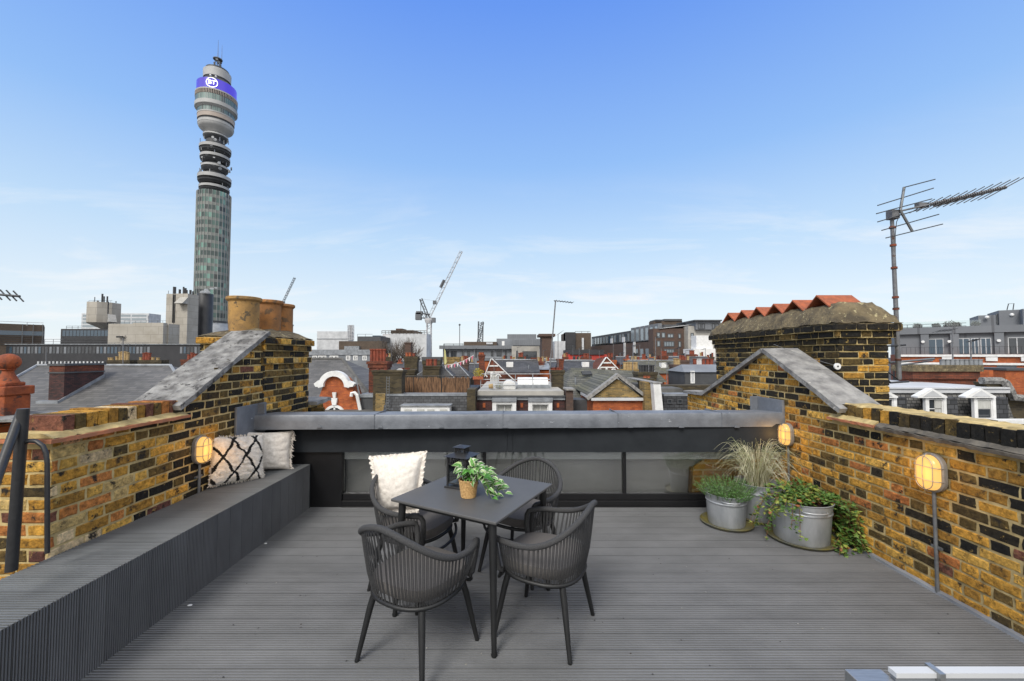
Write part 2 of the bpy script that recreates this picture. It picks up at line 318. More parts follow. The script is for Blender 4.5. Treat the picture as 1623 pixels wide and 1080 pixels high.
# ================================================================ brickwork made of real bricks
BLACK = [(.014, .014, .013), (.02, .018, .015), (.032, .027, .018)]
DARK = [(.075, .055, .024), (.12, .085, .03), (.18, .12, .04)]
OCHRE = [(.64, .355, .065), (.54, .29, .05), (.70, .43, .10), (.40, .22, .045)]
ORANGE = [(.54, .22, .065), (.44, .17, .055)]
PALE = [(.70, .56, .36), (.70, .42, .24), (.62, .46, .20)]
PLUM = [(.20, .085, .06), (.15, .065, .055)]
def pick(*ws):
    tot = sum(w_ for _, w_ in ws); r = random.random() * tot
    for p, w_ in ws:
        r -= w_
        if r <= 0: break
    c = random.choice(p); k = random.uniform(.85, 1.15); return tuple(v * k for v in c)
def one_brick(mb, O, U, Nn, u0, u1, z0, z1, col, depth=.02, out=0.0):
    up = Vector((0, 0, 1)); j = lambda s: random.uniform(-s, s)
    ring = [(u0, z0), ((u0 + u1) / 2, z0), (u1, z0), (u1, (z0 + z1) / 2), (u1, z1), ((u0 + u1) / 2, z1), (u0, z1), (u0, (z0 + z1) / 2)]
    cu, cz = (u0 + u1) / 2, (z0 + z1) / 2; d = out + j(.003)
    A, B, Cc = [], [], []
    for (u, z) in ring:
        ju, jz = j(.0045), j(.0035)
        A.append(O + U * u + up * z - Nn * depth)
        B.append(O + U * (u + ju) + up * (z + jz) + Nn * (d - .005))
        Cc.append(O + U * (u + ju + (.007 if u < cu - 1e-4 else -.007 if u > cu + 1e-4 else 0)) + up * (z + jz + (.006 if z < cz - 1e-4 else -.006 if z > cz + 1e-4 else 0)) + Nn * (d + j(.0012)))
    fs = []
    for i in range(8):
        k = (i + 1) % 8; fs += [(i, k, 8 + k, 8 + i), (8 + i, 8 + k, 16 + k, 16 + i)]
    fs.append(tuple(range(16, 24))); mb.add(A + B + Cc, fs, col)
CH = .075
def bricks(mb, O, U, Nn, length, z0, z1, colf, mask=None, shift=0, s=1.0, out=.006):
    """Flemish bond; colf(u, z) gives the fired colour of each brick"""
    ch = CH * s; k0 = 0; z = z0
    while z + ch * .6 < z1:
        k = int(round(z / ch)); u = -random.uniform(0, .02) - (.1685 * s if k % 2 else 0) + shift; head = False
        while u < length:
            wd = (.100 if head else .214) * s; a, b = max(u, 0), min(u + wd, length)
            if b - a > .02 and (mask is None or mask((a + b) / 2, z + ch / 2)):
                one_brick(mb, O, U, Nn, a, b, z + .0068, z + ch - .0068, colf((a + b) / 2, z + ch / 2), out=out)
            u += wd + .0135 * s; head = not head
        z += ch
XL, XR = -2.76, 3.03
VY, VX = Vector((0, 1, 0)), Vector((1, 0, 0))
def colL(u, z):
    Y = 2.5 + u; n = noise.noise(Vector((u * 2.1, z * 3, 4)))
    if Y + n * .12 < 3.02 - .18 * (z > 1.0): return pick((PALE, 2.4), (OCHRE, 4), (ORANGE, 2.6), (PLUM, .35), (DARK, .4))
    if n > .12: return pick((OCHRE, 4), (DARK, 2), (BLACK, 1))
    return pick((BLACK, 3.2), (DARK, 2.6), (OCHRE, 2.6), (PLUM, .1))
def colR(u, z):
    Y = 2.0 + u; n = noise.noise(Vector((u * 1.7, z * 2.5, 9)))
    if z < .25 + n * .1: return pick((OCHRE, 4), (ORANGE, .35), (DARK, 1.6), (PLUM, .25), (PALE, .3))
    if Y > 3.15 + n * .6: return pick((OCHRE, 6.2), (ORANGE, .9), (DARK, 1.7), (BLACK, .25 + (z > .95) * 2))
    return pick((DARK, 3.2), (BLACK, 2.2), (OCHRE, 3.2), (PLUM, .2))
def slab_strip(mb, pts, th, x0, x1, j=.004, n=5, lip=0):
    """stone slabs laid up a slope: pts are (Y, z) of the underside"""
    for (ya, za), (yb, zb) in zip(pts, pts[1:]):
        d = Vector((0, yb - ya, zb - za)); ln = d.length; d.normalize(); nrm = Vector((0, -d.z, d.y))
        vs = []; fs = []
        for i in range(n + 1):
            for q, (x, t) in enumerate(((x0, 0), (x0, 1), ((x0 + x1) / 2, 1.12), (x1, 1), (x1, 0))):
                p = Vector((x, ya, za)) + d * (ln * i / n) + nrm * (t * th)
                vs.append(p + Vector([random.uniform(-j, j) for _ in range(3)]))
        for i in range(n):
            for q in range(5): fs.append((i * 5 + q, i * 5 + (q + 1) % 5, (i + 1) * 5 + (q + 1) % 5, (i + 1) * 5 + q))
        fs += [(0, 1, 2, 3, 4), tuple(n * 5 + q for q in (4, 3, 2, 1, 0))]; mb.add(vs, fs)
def rough_prism(mb, prof, y0, y1, n=24, j=.004, jx=None):
    """profile (x, z) run along Y with a wavering edge"""
    vs = []; fs = []; m = len(prof)
    for i in range(n + 1):
        y = lerp(y0, y1, i / n)
        for (x, z) in prof: vs.append((x + random.uniform(-j, j), y, z + random.uniform(-j, j)))
    for i in range(n):
        for q in range(m): fs.append((i * m + q, i * m + (q + 1) % m, (i + 1) * m + (q + 1) % m, (i + 1) * m + q))
    fs += [tuple(range(m)), tuple(n * m + q for q in range(m - 1, -1, -1))]; mb.add(vs, fs)
def soldier_row(mb, x0, x1, y0, y1, z0, z1, colf, wd=.075, top=None):
    y = y0
    while y < y1 - .03:
        b = min(y + wd, y1); c = colf(y)
        zj = random.uniform(-.006, .006)
        mb.box(x0 + random.uniform(-.004, .004), x1, y + .004, b - .004, z0, z1 + zj, c, .0025); y += wd
# ---------------------------------------------------------------- left wall with its ramped gable
w_ = thing('brick_wall', 'yellow and black brick wall behind the long bench, stone slab sloping up to the pots', 'wall', (XL, 3.5, 0))
yg0 = onx(287, 640, XL).y; zg0 = onx(287, 640, XL).z; g1 = onx(419, 533, XL); yg1, zg1 = g1.y, g1.z
ZT = 1.165                                                        # underside of the creasing tiles
def maskL(u, z):
    Y = 2.5 + u
    if Y > yg1: return z < 1.8
    return z < ZT if Y < yg0 - .08 else z < zg0 + .02 + (Y - yg0) / (yg1 - yg0) * (zg1 - zg0) - .02
b = MB(); bricks(b, Vector((XL, 2.5, 0)), VY, Vector((1, 0, 0)), yg1 - 2.5 + .02, 0, 2.0, colL, maskL)
bricks(b, Vector((-3.10, 2.5, 0)), VX, Vector((0, -1, 0)), .34, 0, ZT, lambda u, z: pick((PALE, 2.0), (OCHRE, 3.0), (ORANGE, 2.0), (PLUM, .8), (DARK, .5)), None)
b.build('brick_facing', 'brick', w_)
MB().prism([(XL, 2.5, -1), (XL, yg1, -1), (XL, yg1, zg1 + .01), (XL, yg0, zg0 + .01), (XL, yg0 - .1, ZT), (XL, 2.5, ZT)], (-.34, 0, 0)).build('mortar_core', 'mortar', w_)
b = MB(); rough_prism(b, [(XL + .07, ZT), (XL + .07, ZT + .022), (-3.16, ZT + .022), (-3.16, ZT)], 2.43, yg0 + .02, 18, .003); b.build('creasing_tile', 'creasing', w_)
b = MB(); rough_prism(b, [(XL + .055, ZT + .023), (XL - .01, ZT + .052), (-3.06, ZT + .052), (-3.14, ZT + .023)], 2.45, yg0 + .02, 30, .004); b.build('mortar_fillet', 'mortar', w_)
b = MB(); soldier_row(b, -3.04, XL - .008, 2.56, yg0, ZT + .045, ZT + .145, lambda y: pick((PALE, .6), (OCHRE, 3), (ORANGE, 1.2), (PLUM, 1), (DARK, 1)), .072); b.build('brick_coping', 'brick', w_)
b = MB(); slab_strip(b, [(yg0 - .06, zg0 - .05), (lerp(yg0, yg1, .5), lerp(zg0, zg1, .5) + .0), (yg1 + .03, zg1 + .02)], .045, -3.14, XL + .055, .004, 9)
b.build('coping_slab', 'stone_dk', w_)
# low piece of wall beyond the stack
w2 = thing('brick_wall', 'short low stock brick wall with one stone slab, just beyond the big left chimney stack', 'wall', (-2.76, 6, 0))
b = MB(); zl = Zp(505, 637, 6.0)
bricks(b, Vector((XL, 5.66, 0)), VY, VX, .40, 0, zl, lambda u, z: pick((DARK, 3), (BLACK, 1), (OCHRE, 2)))
bricks(b, Vector((XL - .02, 5.7, 0)), VX, -VY, .2, 0, zl, lambda u, z: pick((DARK, 3), (OCHRE, 2)))
b.build('brick_facing', 'brick', w2); MB().box(-3.05, XL - .002, 5.68, 6.06, -1, zl).build('mortar_core', 'mortar', w2)
b = MB(); slab_strip(b, [(5.68, zl - .01), (6.12, zl + .01)], .05, -3.08, XL + .09, .006, 5); b.build('coping_slab', 'stone', w2)
# ---------------------------------------------------------------- brick chimney stacks near the deck
def stack_near(par, x0, x1, y0, y1, zb, zt, offs, colf, faces):
    b = MB(); core = MB(); n = int((zt - zb) / CH)
    for k in range(n):
        z = zt - (k + 1) * CH; o = offs[k] if k < len(offs) else 0
        a0, a1, c0, c1 = x0 - o, x1 + o, y0 - o, y1 + o
        core.box(a0 + .004, a1 - .004, c0 + .004, c1 - .004, z - .001, z + CH - .002)
        sh = .11 if k % 2 else 0
        if 'f' in faces: bricks(b, Vector((a0, c0, 0)), VX, -VY, a1 - a0, z, z + CH, colf, None, -sh)
        if 'l' in faces: bricks(b, Vector((a0, c0, 0)), VY, -VX, c1 - c0, z, z + CH, colf, None, -sh)
        if 'r' in faces: bricks(b, Vector((a1, c0, 0)), VY, VX, c1 - c0, z, z + CH, colf, None, -sh)
        if 'b' in faces: bricks(b, Vector((a0, c1, 0)), VX, VY, a1 - a0, z, z + CH, colf, None, -sh)
    b.build('brick_facing', 'brick', par); core.build('mortar_core', 'mortar', par)
def flaunch(par, x0, x1, y0, y1, z0, h, inset, nx=8, ny=24, jit=.016, name='mortar_cap', mat='flaunch', flat=.35):
    b = MB(); vs = []; fs = []
    for j in range(ny + 1):
        for i in range(nx + 1):
            a, c = i / nx, j / ny; x = lerp(x0, x1, a); y = lerp(y0, y1, c)
            e = min(min(x - x0, x1 - x), min(y - y0, y1 - y)) / inset
            zz = z0 + h * (min(1, e) ** .75 if e > 0 else 0) + (noise.noise(Vector((x * 5, y * 5, z0))) * jit * 1.6 + random.uniform(-jit, jit) * .4) * (1 if e > 0 else .3)
            vs.append((x + (random.uniform(-jit, jit) * .5), y + random.uniform(-jit, jit) * .5, zz if e > 0 else z0 + random.uniform(0, .02)))
    for j in range(ny):
        for i in range(nx): q = j * (nx + 1) + i; fs.append((q, q + 1, q + nx + 2, q + nx + 1))
    b.add(vs, fs); b.box(x0 + .012, x1 - .012, y0 + .012, y1 - .012, z0 - .05, z0 + .006); b.build(name, mat, par, smooth=50)
sl = thing('chimney_stack', 'brick chimney stack carrying three round buff clay pots, left of the deck', 'chimney', (-3.1, 5.1, 0))
zc0 = onx(489, 540, XL - .0).z; ys1 = onx(489, 600, XL).y
stack_near(sl, -3.42, XL, yg1 - .02, ys1, 0, zc0, [.05, .025, 0, .03], lambda u, z: pick((DARK, 3), (BLACK, 2.6), (OCHRE, 2.4 + (z > 1.5) * 2), (PALE, .15)), 'frb')
flaunch(sl, -3.46, XL + .04, yg1 - .07, ys1 + .05, zc0, .11, .22, 10, 18)
def pot(par, c, r, h, mat, sq=0, flare=.02):
    n = 28; prof = [(r * .93, 0), (r * .95, h * .15), (r * .96, h * .5), (r * .97, h * .86), (r + flare * .2, h * .88), (r + flare, h * .92), (r + flare, h * .985), (r + flare * .6, h), (r * .86, h), (r * .84, h * .85), (r * .8, h * .3)]
    b = MB(); b.lathe(prof, c, n); b.v = [(x + noise.noise(Vector((x * 4, y * 4, z * 3))) * .008, y, z) for x, y, z in b.v]
    return b.build('chimney_pot', mat, par, smooth=40)
zp = onx(385, 524, -3.1).z - .02
for (px, r, m, lab, top) in ((385.5, .163, 'pot_buff', 'largest and nearest buff pot', 472), (423, .158, 'pot_orange', 'cracked orange pot in the middle', 477), (444, .15, 'pot_orange', 'farthest orange pot', 483)):
    p = onx(px, 560, -3.12); t = at(px, top, p.y); o = pot(sl, (p.x, p.y, zp), r, t.z - zp, m); o['label'] = lab
# ---------------------------------------------------------------- right wall with its gable
w_ = thing('brick_wall', 'ochre and dark stock brick wall with pointed gable along the right side of the deck', 'wall', (XR, 4, 0))
gA = onx(1322, 640, XR); gB = onx(1215, 559, XR); gC = onx(1118, 627, XR); gD = onx(1090, 624, XR)
ZT2 = 1.085; slope = [(gA.y, gA.z), (gB.y, gB.z), (gC.y, gC.z), (gD.y, gD.z)]
def topR(Y):
    if Y < gA.y: return ZT2
    for (ya, za), (yb, zb) in zip(slope, slope[1:]):
        if Y <= yb: return lerp(za, zb, (Y - ya) / (yb - ya))
    return gD.z
b = MB(); bricks(b, Vector((XR, 2.0, 0)), VY, Vector((-1, 0, 0)), gD.y - 2.0, 0, 1.9, colR, lambda u, z: z < topR(2.0 + u) - .0 and not (z > ZT2 - .02 and 2.0 + u < gA.y))
b.build('brick_facing', 'brick', w_)
MB().prism([(XR, 2.0, -1), (XR, gD.y, -1), (XR, gD.y, gD.z + .01), (XR, gC.y, gC.z + .01), (XR, gB.y, gB.z + .01), (XR, gA.y, gA.z), (XR, gA.y - .12, ZT2), (XR, 2.0, ZT2)], (.34, 0, 0)).build('mortar_core', 'mortar', w_)
b = MB(); rough_prism(b, [(XR - .06, ZT2), (XR - .06, ZT2 + .02), (XR + .38, ZT2 + .02), (XR + .38, ZT2)], 3.42, gA.y + .02, 12, .003); o = b.build('creasing_tile', 'creasing', w_)
b = MB(); rough_prism(b, [(XR - .05, ZT2 - .012), (XR - .055, ZT2 + .012), (XR + .36, ZT2 + .016), (XR + .36, ZT2 - .012)], 2.0, 3.41, 40, .004); b.build('creasing_tile', 'sill_grey', w_)
b = MB(); rough_prism(b, [(XR - .045, ZT2 + .021), (XR + .012, ZT2 + .055), (XR + .33, ZT2 + .055), (XR + .33, ZT2 + .02)], 3.44, gA.y + .02, 16, .003); b.build('mortar_fillet', 'mortar', w_)
b = MB(); rough_prism(b, [(XR - .04, ZT2 + .017), (XR + .012, ZT2 + .045), (XR + .33, ZT2 + .045), (XR + .33, ZT2 + .017)], 2.0, 3.43, 40, .004); b.build('mortar_fillet', 'sill_grey', w_)
b = MB(); soldier_row(b, XR + .008, XR + .30, 2.0, gA.y - .05, ZT2 + .035, ZT2 + .145, lambda y: pick((OCHRE, 2), (DARK, 2), (PLUM, 1)) if y > 3.3 else pick((BLACK, 4), (DARK, 1)), .084)
b.build('brick_coping', 'brick', w_)
b = MB(); rough_prism(b, [(XR + .02, ZT2 + .135), (XR + .05, ZT2 + .155), (XR + .26, ZT2 + .155), (XR + .30, ZT2 + .125)], 2.0, gA.y - .06, 50, .006); b.build('lichened_mortar_top', 'mortar', w_)
b = MB(); slab_strip(b, [(gA.y - .12, gA.z - .07), (lerp(gA.y, gB.y, .52), lerp(gA.z, gB.z, .52)), (gB.y, gB.z + .003)], .05, XR - .06, XR + .36, .004, 7)
slab_strip(b, [(gB.y, gB.z + .003), (lerp(gB.y, gC.y, .5), lerp(gB.z, gC.z, .5)), (gC.y, gC.z), (gD.y + .05, gD.z)], .05, XR - .06, XR + .36, .003, 6)
b.build('coping_slab', 'stone', w_)
sr = thing('chimney_stack', 'long dark brick chimney stack topped with six terracotta ridge tiles, behind the right gable', 'chimney', (3.9, 5.8, 0))
SX0, SY0 = 3.56, 4.50; SX1, SY1 = 4.10, 7.2
zt = Zp(1327, 513, SY0 - .07)
stack_near(sr, SX0, SX1, SY0, SY1, 0, zt, [.085, .05, .02, 0, .0], lambda u, z: pick((BLACK, 4 + (z > 1.7) * 4), (DARK, 3), (OCHRE, 1.3 * (z < 1.75))), 'fl')
flaunch(sr, SX0 - .095, SX1 + .095, SY0 - .095, SY1 + .095, zt, .25, .17, 16, 48, .015)
zr = zt + .235
for px, ys in ((1304, 4.86), (1263, 5.28), (1234, 5.66), (1203, 6.06), (1176, 6.46), (1150, 6.86)):
    b = MB(); hw, hh, th = .19, .135, .014; x0, x1 = 3.60, 4.02
    for s in (-1, 1):
        vs = []
        for x in (x0, x1):
            for (dy, dz) in ((0, hh), (0, hh - th * 1.4), (s * hw, -.03), (s * (hw + .004), -.03 + th)): vs.append((x + random.uniform(-.004, .004), ys + dy, zr + dz))
        b.add(vs, [(0, 1, 2, 3), (7, 6, 5, 4), (0, 4, 5, 1), (1, 5, 6, 2), (2, 6, 7, 3), (3, 7, 4, 0)])
    b.build('ridge_tile', 'terra_ridge', sr)
# pulley and washing line on the gable
p = at(1328, 581, 4.35); pu = thing('line_pulley', 'small round white pulley hanging on a thin wire against the dark chimney bricks', 'pulley', p)
q = MB(); q.tube([p, p + Vector((0, .015, 0))], .034, 20); q.build('wheel', 'white', pu, smooth=30); MB().tube([p + Vector((0, -.004, 0)), p + Vector((0, .02, 0))], .009, 10).build('hub', 'black_metal', pu)
MB().tube([at(1226, 546, 4.9), at(1275, 565, 4.6), p], .0022, 4).build('wire', 'conduit', pu); MB().tube([p, at(1400, 583, 4.42)], .0018, 4).build('wire', 'black_metal', pu)
# ---------------------------------------------------------------- deck and bench
def ridges(n, pitch, depth):
    out = []
    for k in range(n):
        a = k * pitch; out += [(a, 0), (a + pitch * .48, 0), (a + pitch * .54, -depth), (a + pitch * .94, -depth)]
    return out + [(n * pitch, 0)]
b = MB(); PD = .0195; y = .75
while y < 4.64:
    k = random.uniform(.93, 1.07); col = (.165 * k, .166 * k, .170 * k)
    prof = ridges(7, PD, .012)
    if y + prof[-1][0] > 4.66: prof = ridges(max(1, int((4.66 - y) / PD)), PD, .005)
    for (a, za), (c, zb) in zip(prof, prof[1:]):
        cc = col if (za > -.001 or zb > -.001) else tuple(v * .08 for v in col)  # groove floors near black: shade between the ridges is painted into the colour
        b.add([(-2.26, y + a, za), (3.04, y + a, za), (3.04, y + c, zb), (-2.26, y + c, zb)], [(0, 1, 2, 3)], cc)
    y0 = y + prof[-1][0]; b.add([(-2.26, y0, -.001), (3.04, y0, -.001), (3.04, y0 + .003, -.003), (-2.26, y0 + .003, -.003)], [(0, 1, 2, 3)], (.12, .123, .125)); y = y0 + .003
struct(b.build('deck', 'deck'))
struct(MB().box(-3.1, 3.37, -1.5, 4.66, -15, -.02).build('terrace_base', 'grey_dk'))
b = MB(); rough_prism(b, [(XR - .035, -.004), (XR - .03, .018), (XR + .005, .028), (XR + .005, -.004)], 2.0, 4.6, 30, .002)
tag(b.build('edge_flashing', 'lead', loc=(3, 3, 0)), 'thin grey lead flashing where the deck meets the foot of the right brick wall', 'flashing')
BX0, BX1, BZ = XL + .012, -2.235, .48
bt = thing('bench', 'long built-in bench of ridged grey boards along the left brick wall', 'bench', (-2.5, 3, 0))
b = MB(); y = .9
while y < 4.60:
    k = random.uniform(.93, 1.07); col = (.150 * k, .157 * k, .162 * k); prof = ridges(7, PD, .012)
    for (a, za), (c, zb) in zip(prof, prof[1:]):
        if y + c > 4.63: break
        cc = col if (za > -.001 or zb > -.001) else tuple(v * .08 for v in col)  # seat grooves get the same painted-in shade
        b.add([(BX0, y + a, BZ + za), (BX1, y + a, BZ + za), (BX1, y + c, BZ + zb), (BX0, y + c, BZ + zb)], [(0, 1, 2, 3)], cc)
    y += 7 * PD + .002
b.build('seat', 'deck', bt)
b = MB(); y = .9; PF = .0128
while y < 4.60:
    k = random.uniform(.9, 1.1); col = (.135 * k, .137 * k, .143 * k); prof = ridges(11, PF, .009)
    for (a, za), (c, zb) in zip(prof, prof[1:]):
        if y + c > 4.63: break
        cc = col if (za > -.001 or zb > -.001) else tuple(v * .08 for v in col)  # shade in the upright grooves is painted as near-black colour
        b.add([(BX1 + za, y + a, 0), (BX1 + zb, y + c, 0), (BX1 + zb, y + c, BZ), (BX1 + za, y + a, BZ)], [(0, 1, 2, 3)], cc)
    y += 11 * PF + .002
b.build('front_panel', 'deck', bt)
MB().box(BX0 + .01, BX1 - .012, .92, 4.61, .005, BZ - .012).build('carcass', 'black_frame', bt)
b = MB(); b.box(BX0, BX1 + .002, 4.614, 4.626, 0, BZ + .001); b.build('end_panel', 'fascia', bt)
# ---------------------------------------------------------------- raised rooflight with zinc parapet at the far end of the deck
rl = thing('clerestory', 'zinc-capped parapet over dark fascia and window strip across the far end of the deck', 'rooflight', (0, 4.6, 0))
zz1, zz0 = Zp(811, 656, 4.5), Zp(811, 679, 4.5); zb1 = Zp(811, 651.5, 4.98)
prof = [(4.5, zz0), (4.497, (zz0 + zz1) / 2), (4.5, zz1 - .02), (4.508, zz1 - .006), (4.525, zz1), (4.98, zb1), (4.98, zb1 - .12), (4.515, zz0)]
b = MB(); n = 60; vs = []; fs = []
for i in range(n + 1):
    x = lerp(XL + .01, XR - .01, i / n)
    for (yy, z_) in prof: vs.append((x, yy + x * .034 + noise.noise(Vector((x * 3, z_ * 4, 1))) * .004, z_ + noise.noise(Vector((x * 2, yy, 5))) * .004))
m_ = len(prof)
for i in range(n):
    for q in range(m_): fs.append((i * m_ + q, i * m_ + (q + 1) % m_, (i + 1) * m_ + (q + 1) % m_, (i + 1) * m_ + q))
fs += [tuple(range(m_)), tuple(n * m_ + q for q in range(m_ - 1, -1, -1))]; b.add(vs, fs); b.build('zinc_capping', 'zinc', rl, smooth=35)
for px in (597, 797, 980, 1148):
    X = Xp(px, 4.5); MB().box(X - .002, X + .002, 4.493 + X * .034, 4.9 + X * .034, zz0 + .003, zz1 + .001).build('seam', 'zinc', rl)
for px in (505, 602, 699, 801, 897, 999, 1080, 1168):
    p = at(px, 678, 4.488 + Xp(px, 4.49) * .034); b = MB(); b.prism([p + Vector((.028 * math.cos(t), 0, .022 * math.sin(t))) for t in [math.pi * i / 8 for i in range(9)]], (0, -.008, 0)); b.build('clip', 'zinc', rl)
b = MB(); zf = Zp(395, 641, 4.4)
b.box(XL + .005, XL + .028, 4.12, 4.62, .80, zf); b.obox((XL + .055, 4.47, (.87 + zf) / 2), (.045, 0, 0), (0, .012, 0), (0, 0, (zf - .87) / 2)); b.build('end_upstand', 'zinc', rl, bevel=.004)
b = MB(); zf = Zp(1215, 632, 4.8)
b.box(XR - .03, XR - .004, 4.60, 5.10, .82, zf); b.box(XR - .11, XR - .028, 5.07, 5.09, .95, zf); b.build('end_upstand', 'zinc', rl, bevel=.004)
zf1, zf0 = Zp(811, 680, 4.60), Zp(811, 717, 4.60)
b = MB(); xm = Xp(804, 4.6); b.box(XL + .01, xm - .0015, 4.60, 4.66, zf0, zz0 + .03); b.box(xm + .0015, xm + .06, 4.602, 4.66, zf0, zz0 + .03); b.box(xm + .063, XR - .01, 4.60, 4.66, zf0, zz0 + .03); b.build('fascia_panel', 'fascia', rl)
zg1_, zg0_ = Zp(811, 719, 4.68), Zp(811, 782, 4.68)
fr = MB(); YG = 4.68
xs = [Xp(548, YG), Xp(768, YG), Xp(987.5, YG), XR - .01]
fr.box(XL + .01, Xp(547, YG), 4.64, 4.76, 0, zf0 - .002)
fr.box(Xp(547, YG), XR - .01, 4.662, 4.72, zg0_ - .07, zg0_); fr.box(Xp(547, YG), XR - .01, 4.64, 4.72, zg0_ - .13, zg0_ - .072); fr.box(Xp(547, YG), XR - .01, 4.632, 4.7, 0, zg0_ - .132)
fr.box(Xp(547, YG), XR - .01, 4.67, 4.74, zf0 - .001, zz0)
for x in xs[1:3]: fr.box(x - .018, x + .018, 4.66, 4.73, zg0_, zf0)
fr.build('window_frame', 'black_frame', rl, bevel=.003)
for i in range(3):
    gl = MB().box(xs[i] + (.02 if i else 0), xs[i + 1] - .02, 4.69, 4.696, zg0_ + .001, zf0 - .001).build('window_pane', 'clerestory', rl)
MB().box(Xp(500, 4.8), XR - .02, 4.715, 4.725, Zp(811, 728, 4.715), zf0 + .02).build('blind', 'blind', rl)
b = MB(); b.box(Xp(500, 4.8), XR - .02, 4.83, 4.85, -.1, .75); b.box(Xp(500, 4.8), XR - .02, 4.76, 4.83, -.12, -.1); b.build('room_interior', 'room', rl)
b = MB(); pz_ = lambda x_, y_: at(x_, y_, 4.77); b.prism([pz_(1095, 800), pz_(1099, 741), pz_(1118, 727), pz_(1150, 716), pz_(1240, 716), pz_(1240, 800)], (0, .03, 0)); b.build('brick_reflection_panel', 'glow_painted_brick', rl); b = MB(); b.prism([at(1091, 800, 4.765), at(1095, 741, 4.765), at(1099, 741, 4.765), at(1095, 800, 4.765)], (0, .04, 0)); b.build('brick_reflection_edge', 'pot_buff', rl)  # added panel and edge, painted as the lamp-lit wall mirrored in the glass
MB().box(XL + .02, XR - .02, 4.985, 6.5, -15, .80).build('roof_body', 'roof_felt', rl)
# ---------------------------------------------------------------- wall lamps
def stadium(hw, hh, n=10):
    return [(hw * math.cos(t), (hh - hw) + hw * math.sin(t)) for t in [math.pi * i / n for i in range(n + 1)]] + [(hw * math.cos(t), -(hh - hw) + hw * math.sin(t)) for t in [math.pi + math.pi * i / n for i in range(n + 1)]]
def wall_lamp(X, sgn, px, py, zend, label, sc=1.0):
    c = onx(px, py, X); t = thing('bulkhead_lamp', label, 'wall lamp', c, 'oval caged lamps on the brick walls')
    def ring(hw, hh, d): return [Vector((X + sgn * d, c.y + u * sc, c.z + v * sc)) for u, v in stadium(hw, hh)]
    def loft(b, rings, cap0=True, cap1=True):
        n = len(rings[0]); vs = [p for r_ in rings for p in r_]; fs = []
        for i in range(len(rings) - 1):
            for k in range(n): fs.append((i * n + k, i * n + (k + 1) % n, (i + 1) * n + (k + 1) % n, (i + 1) * n + k))
        if cap0: fs.append(tuple(range(n)))
        if cap1: fs.append(tuple((len(rings) - 1) * n + k for k in range(n)))
        b.add(vs, fs)
    b = MB(); loft(b, [ring(.084, .132, .008), ring(.086, .134, .02), ring(.086, .134, .036), ring(.078, .126, .042)]); b.build('housing', 'lampbody', t, smooth=35)
    b = MB(); loft(b, [ring(.072, .12, .040), ring(.071, .118, .065), ring(.062, .108, .083), ring(.042, .085, .092)]); b.build('lamp_glass', 'lamplit', t, smooth=60)
    b = MB(); r = .0032
    for v in (-.045, .045):
        hw = .086; b.tube([Vector((X + sgn * d, c.y + u * sc, c.z + v * sc)) for u, d in ((-hw, .03), (-hw + .002, .075), (-.06, .096), (0, .102), (.06, .096), (hw - .002, .075), (hw, .03))], r, 6)
    b.tube([Vector((X + sgn * d, c.y, c.z + v * sc)) for v, d in ((-.132, .03), (-.128, .07), (-.1, .094), (0, .103), (.1, .094), (.128, .07), (.132, .03))], r, 6)
    b.tube([p for p in ring(.060, .112, .0905)], r * .9, 6, closed=True)
    b.build('cage', 'lampbody', t)
    MB().tube([(X + sgn * .022, c.y, c.z - .125 * sc), (X + sgn * .022, c.y, zend)], .0115, 10).build('conduit', 'conduit', t, smooth=40)
    zb_ = lerp(c.z, zend, .62); MB().obox((X + sgn * .012, c.y, zb_), (.012, 0, 0), (0, .035, 0), (0, 0, .008)).build('conduit_clip', 'conduit', t)
    ld = bpy.data.lights.new('lamp_light', 'POINT'); lo = bpy.data.objects.new('lamp_light', ld); C.collection.objects.link(lo); ld.energy = 1.0; ld.color = (1, .52, .14); ld.shadow_soft_size = .10
    lo.parent = t; lo.location = (sgn * .17, 0, 0)
wall_lamp(XL, 1, 313, 713, BZ, 'lit oval caged wall lamp above the bench, left of the patterned cushion', .93)
wall_lamp(XR, -1, 1252, 689, 0, 'lit oval caged wall lamp above the tubs, nearer the zinc parapet', .95)
wall_lamp(XR, -1, 1484, 749, 0, 'lit oval caged wall lamp on the right brick wall, nearest the viewer', 1.03)
# ---------------------------------------------------------------- table
TC, TA = Vector((-.248, 2.88, 0)), R(-28.8)
tb = thing('dining_table', 'square charcoal table with rounded splayed legs in the middle of the deck', 'table', (0, 0, 0))
b = MB(); b.box(-.4, .4, -.4, .4, .732, .75); b.build('table_top', 'table', tb, bevel=.006, seg=3)
b = MB(); b.box(-.35, .35, -.35, -.33, .70, .7315); b.box(-.35, .35, .33, .35, .70, .7315); b.box(-.35, -.33, -.33, .33, .70, .7315); b.box(.33, .35, -.33, .33, .70, .7315); b.build('apron', 'charcoal', tb)
for sx_ in (-1, 1):
    for sy_ in (-1, 1):
        b = MB(); b.tube([(sx_ * .345, sy_ * .345, .731), (sx_ * .35, sy_ * .35, .6), (sx_ * .375, sy_ * .375, .008)], [.024, .023, .015], 14); b.tube([(sx_ * .375, sy_ * .375, .012), (sx_ * .3755, sy_ * .3755, 0)], [.018, .016], 14); b.build('leg', 'charcoal', tb, smooth=40)
tb.location = TC; tb.rotation_euler = (0, 0, TA)
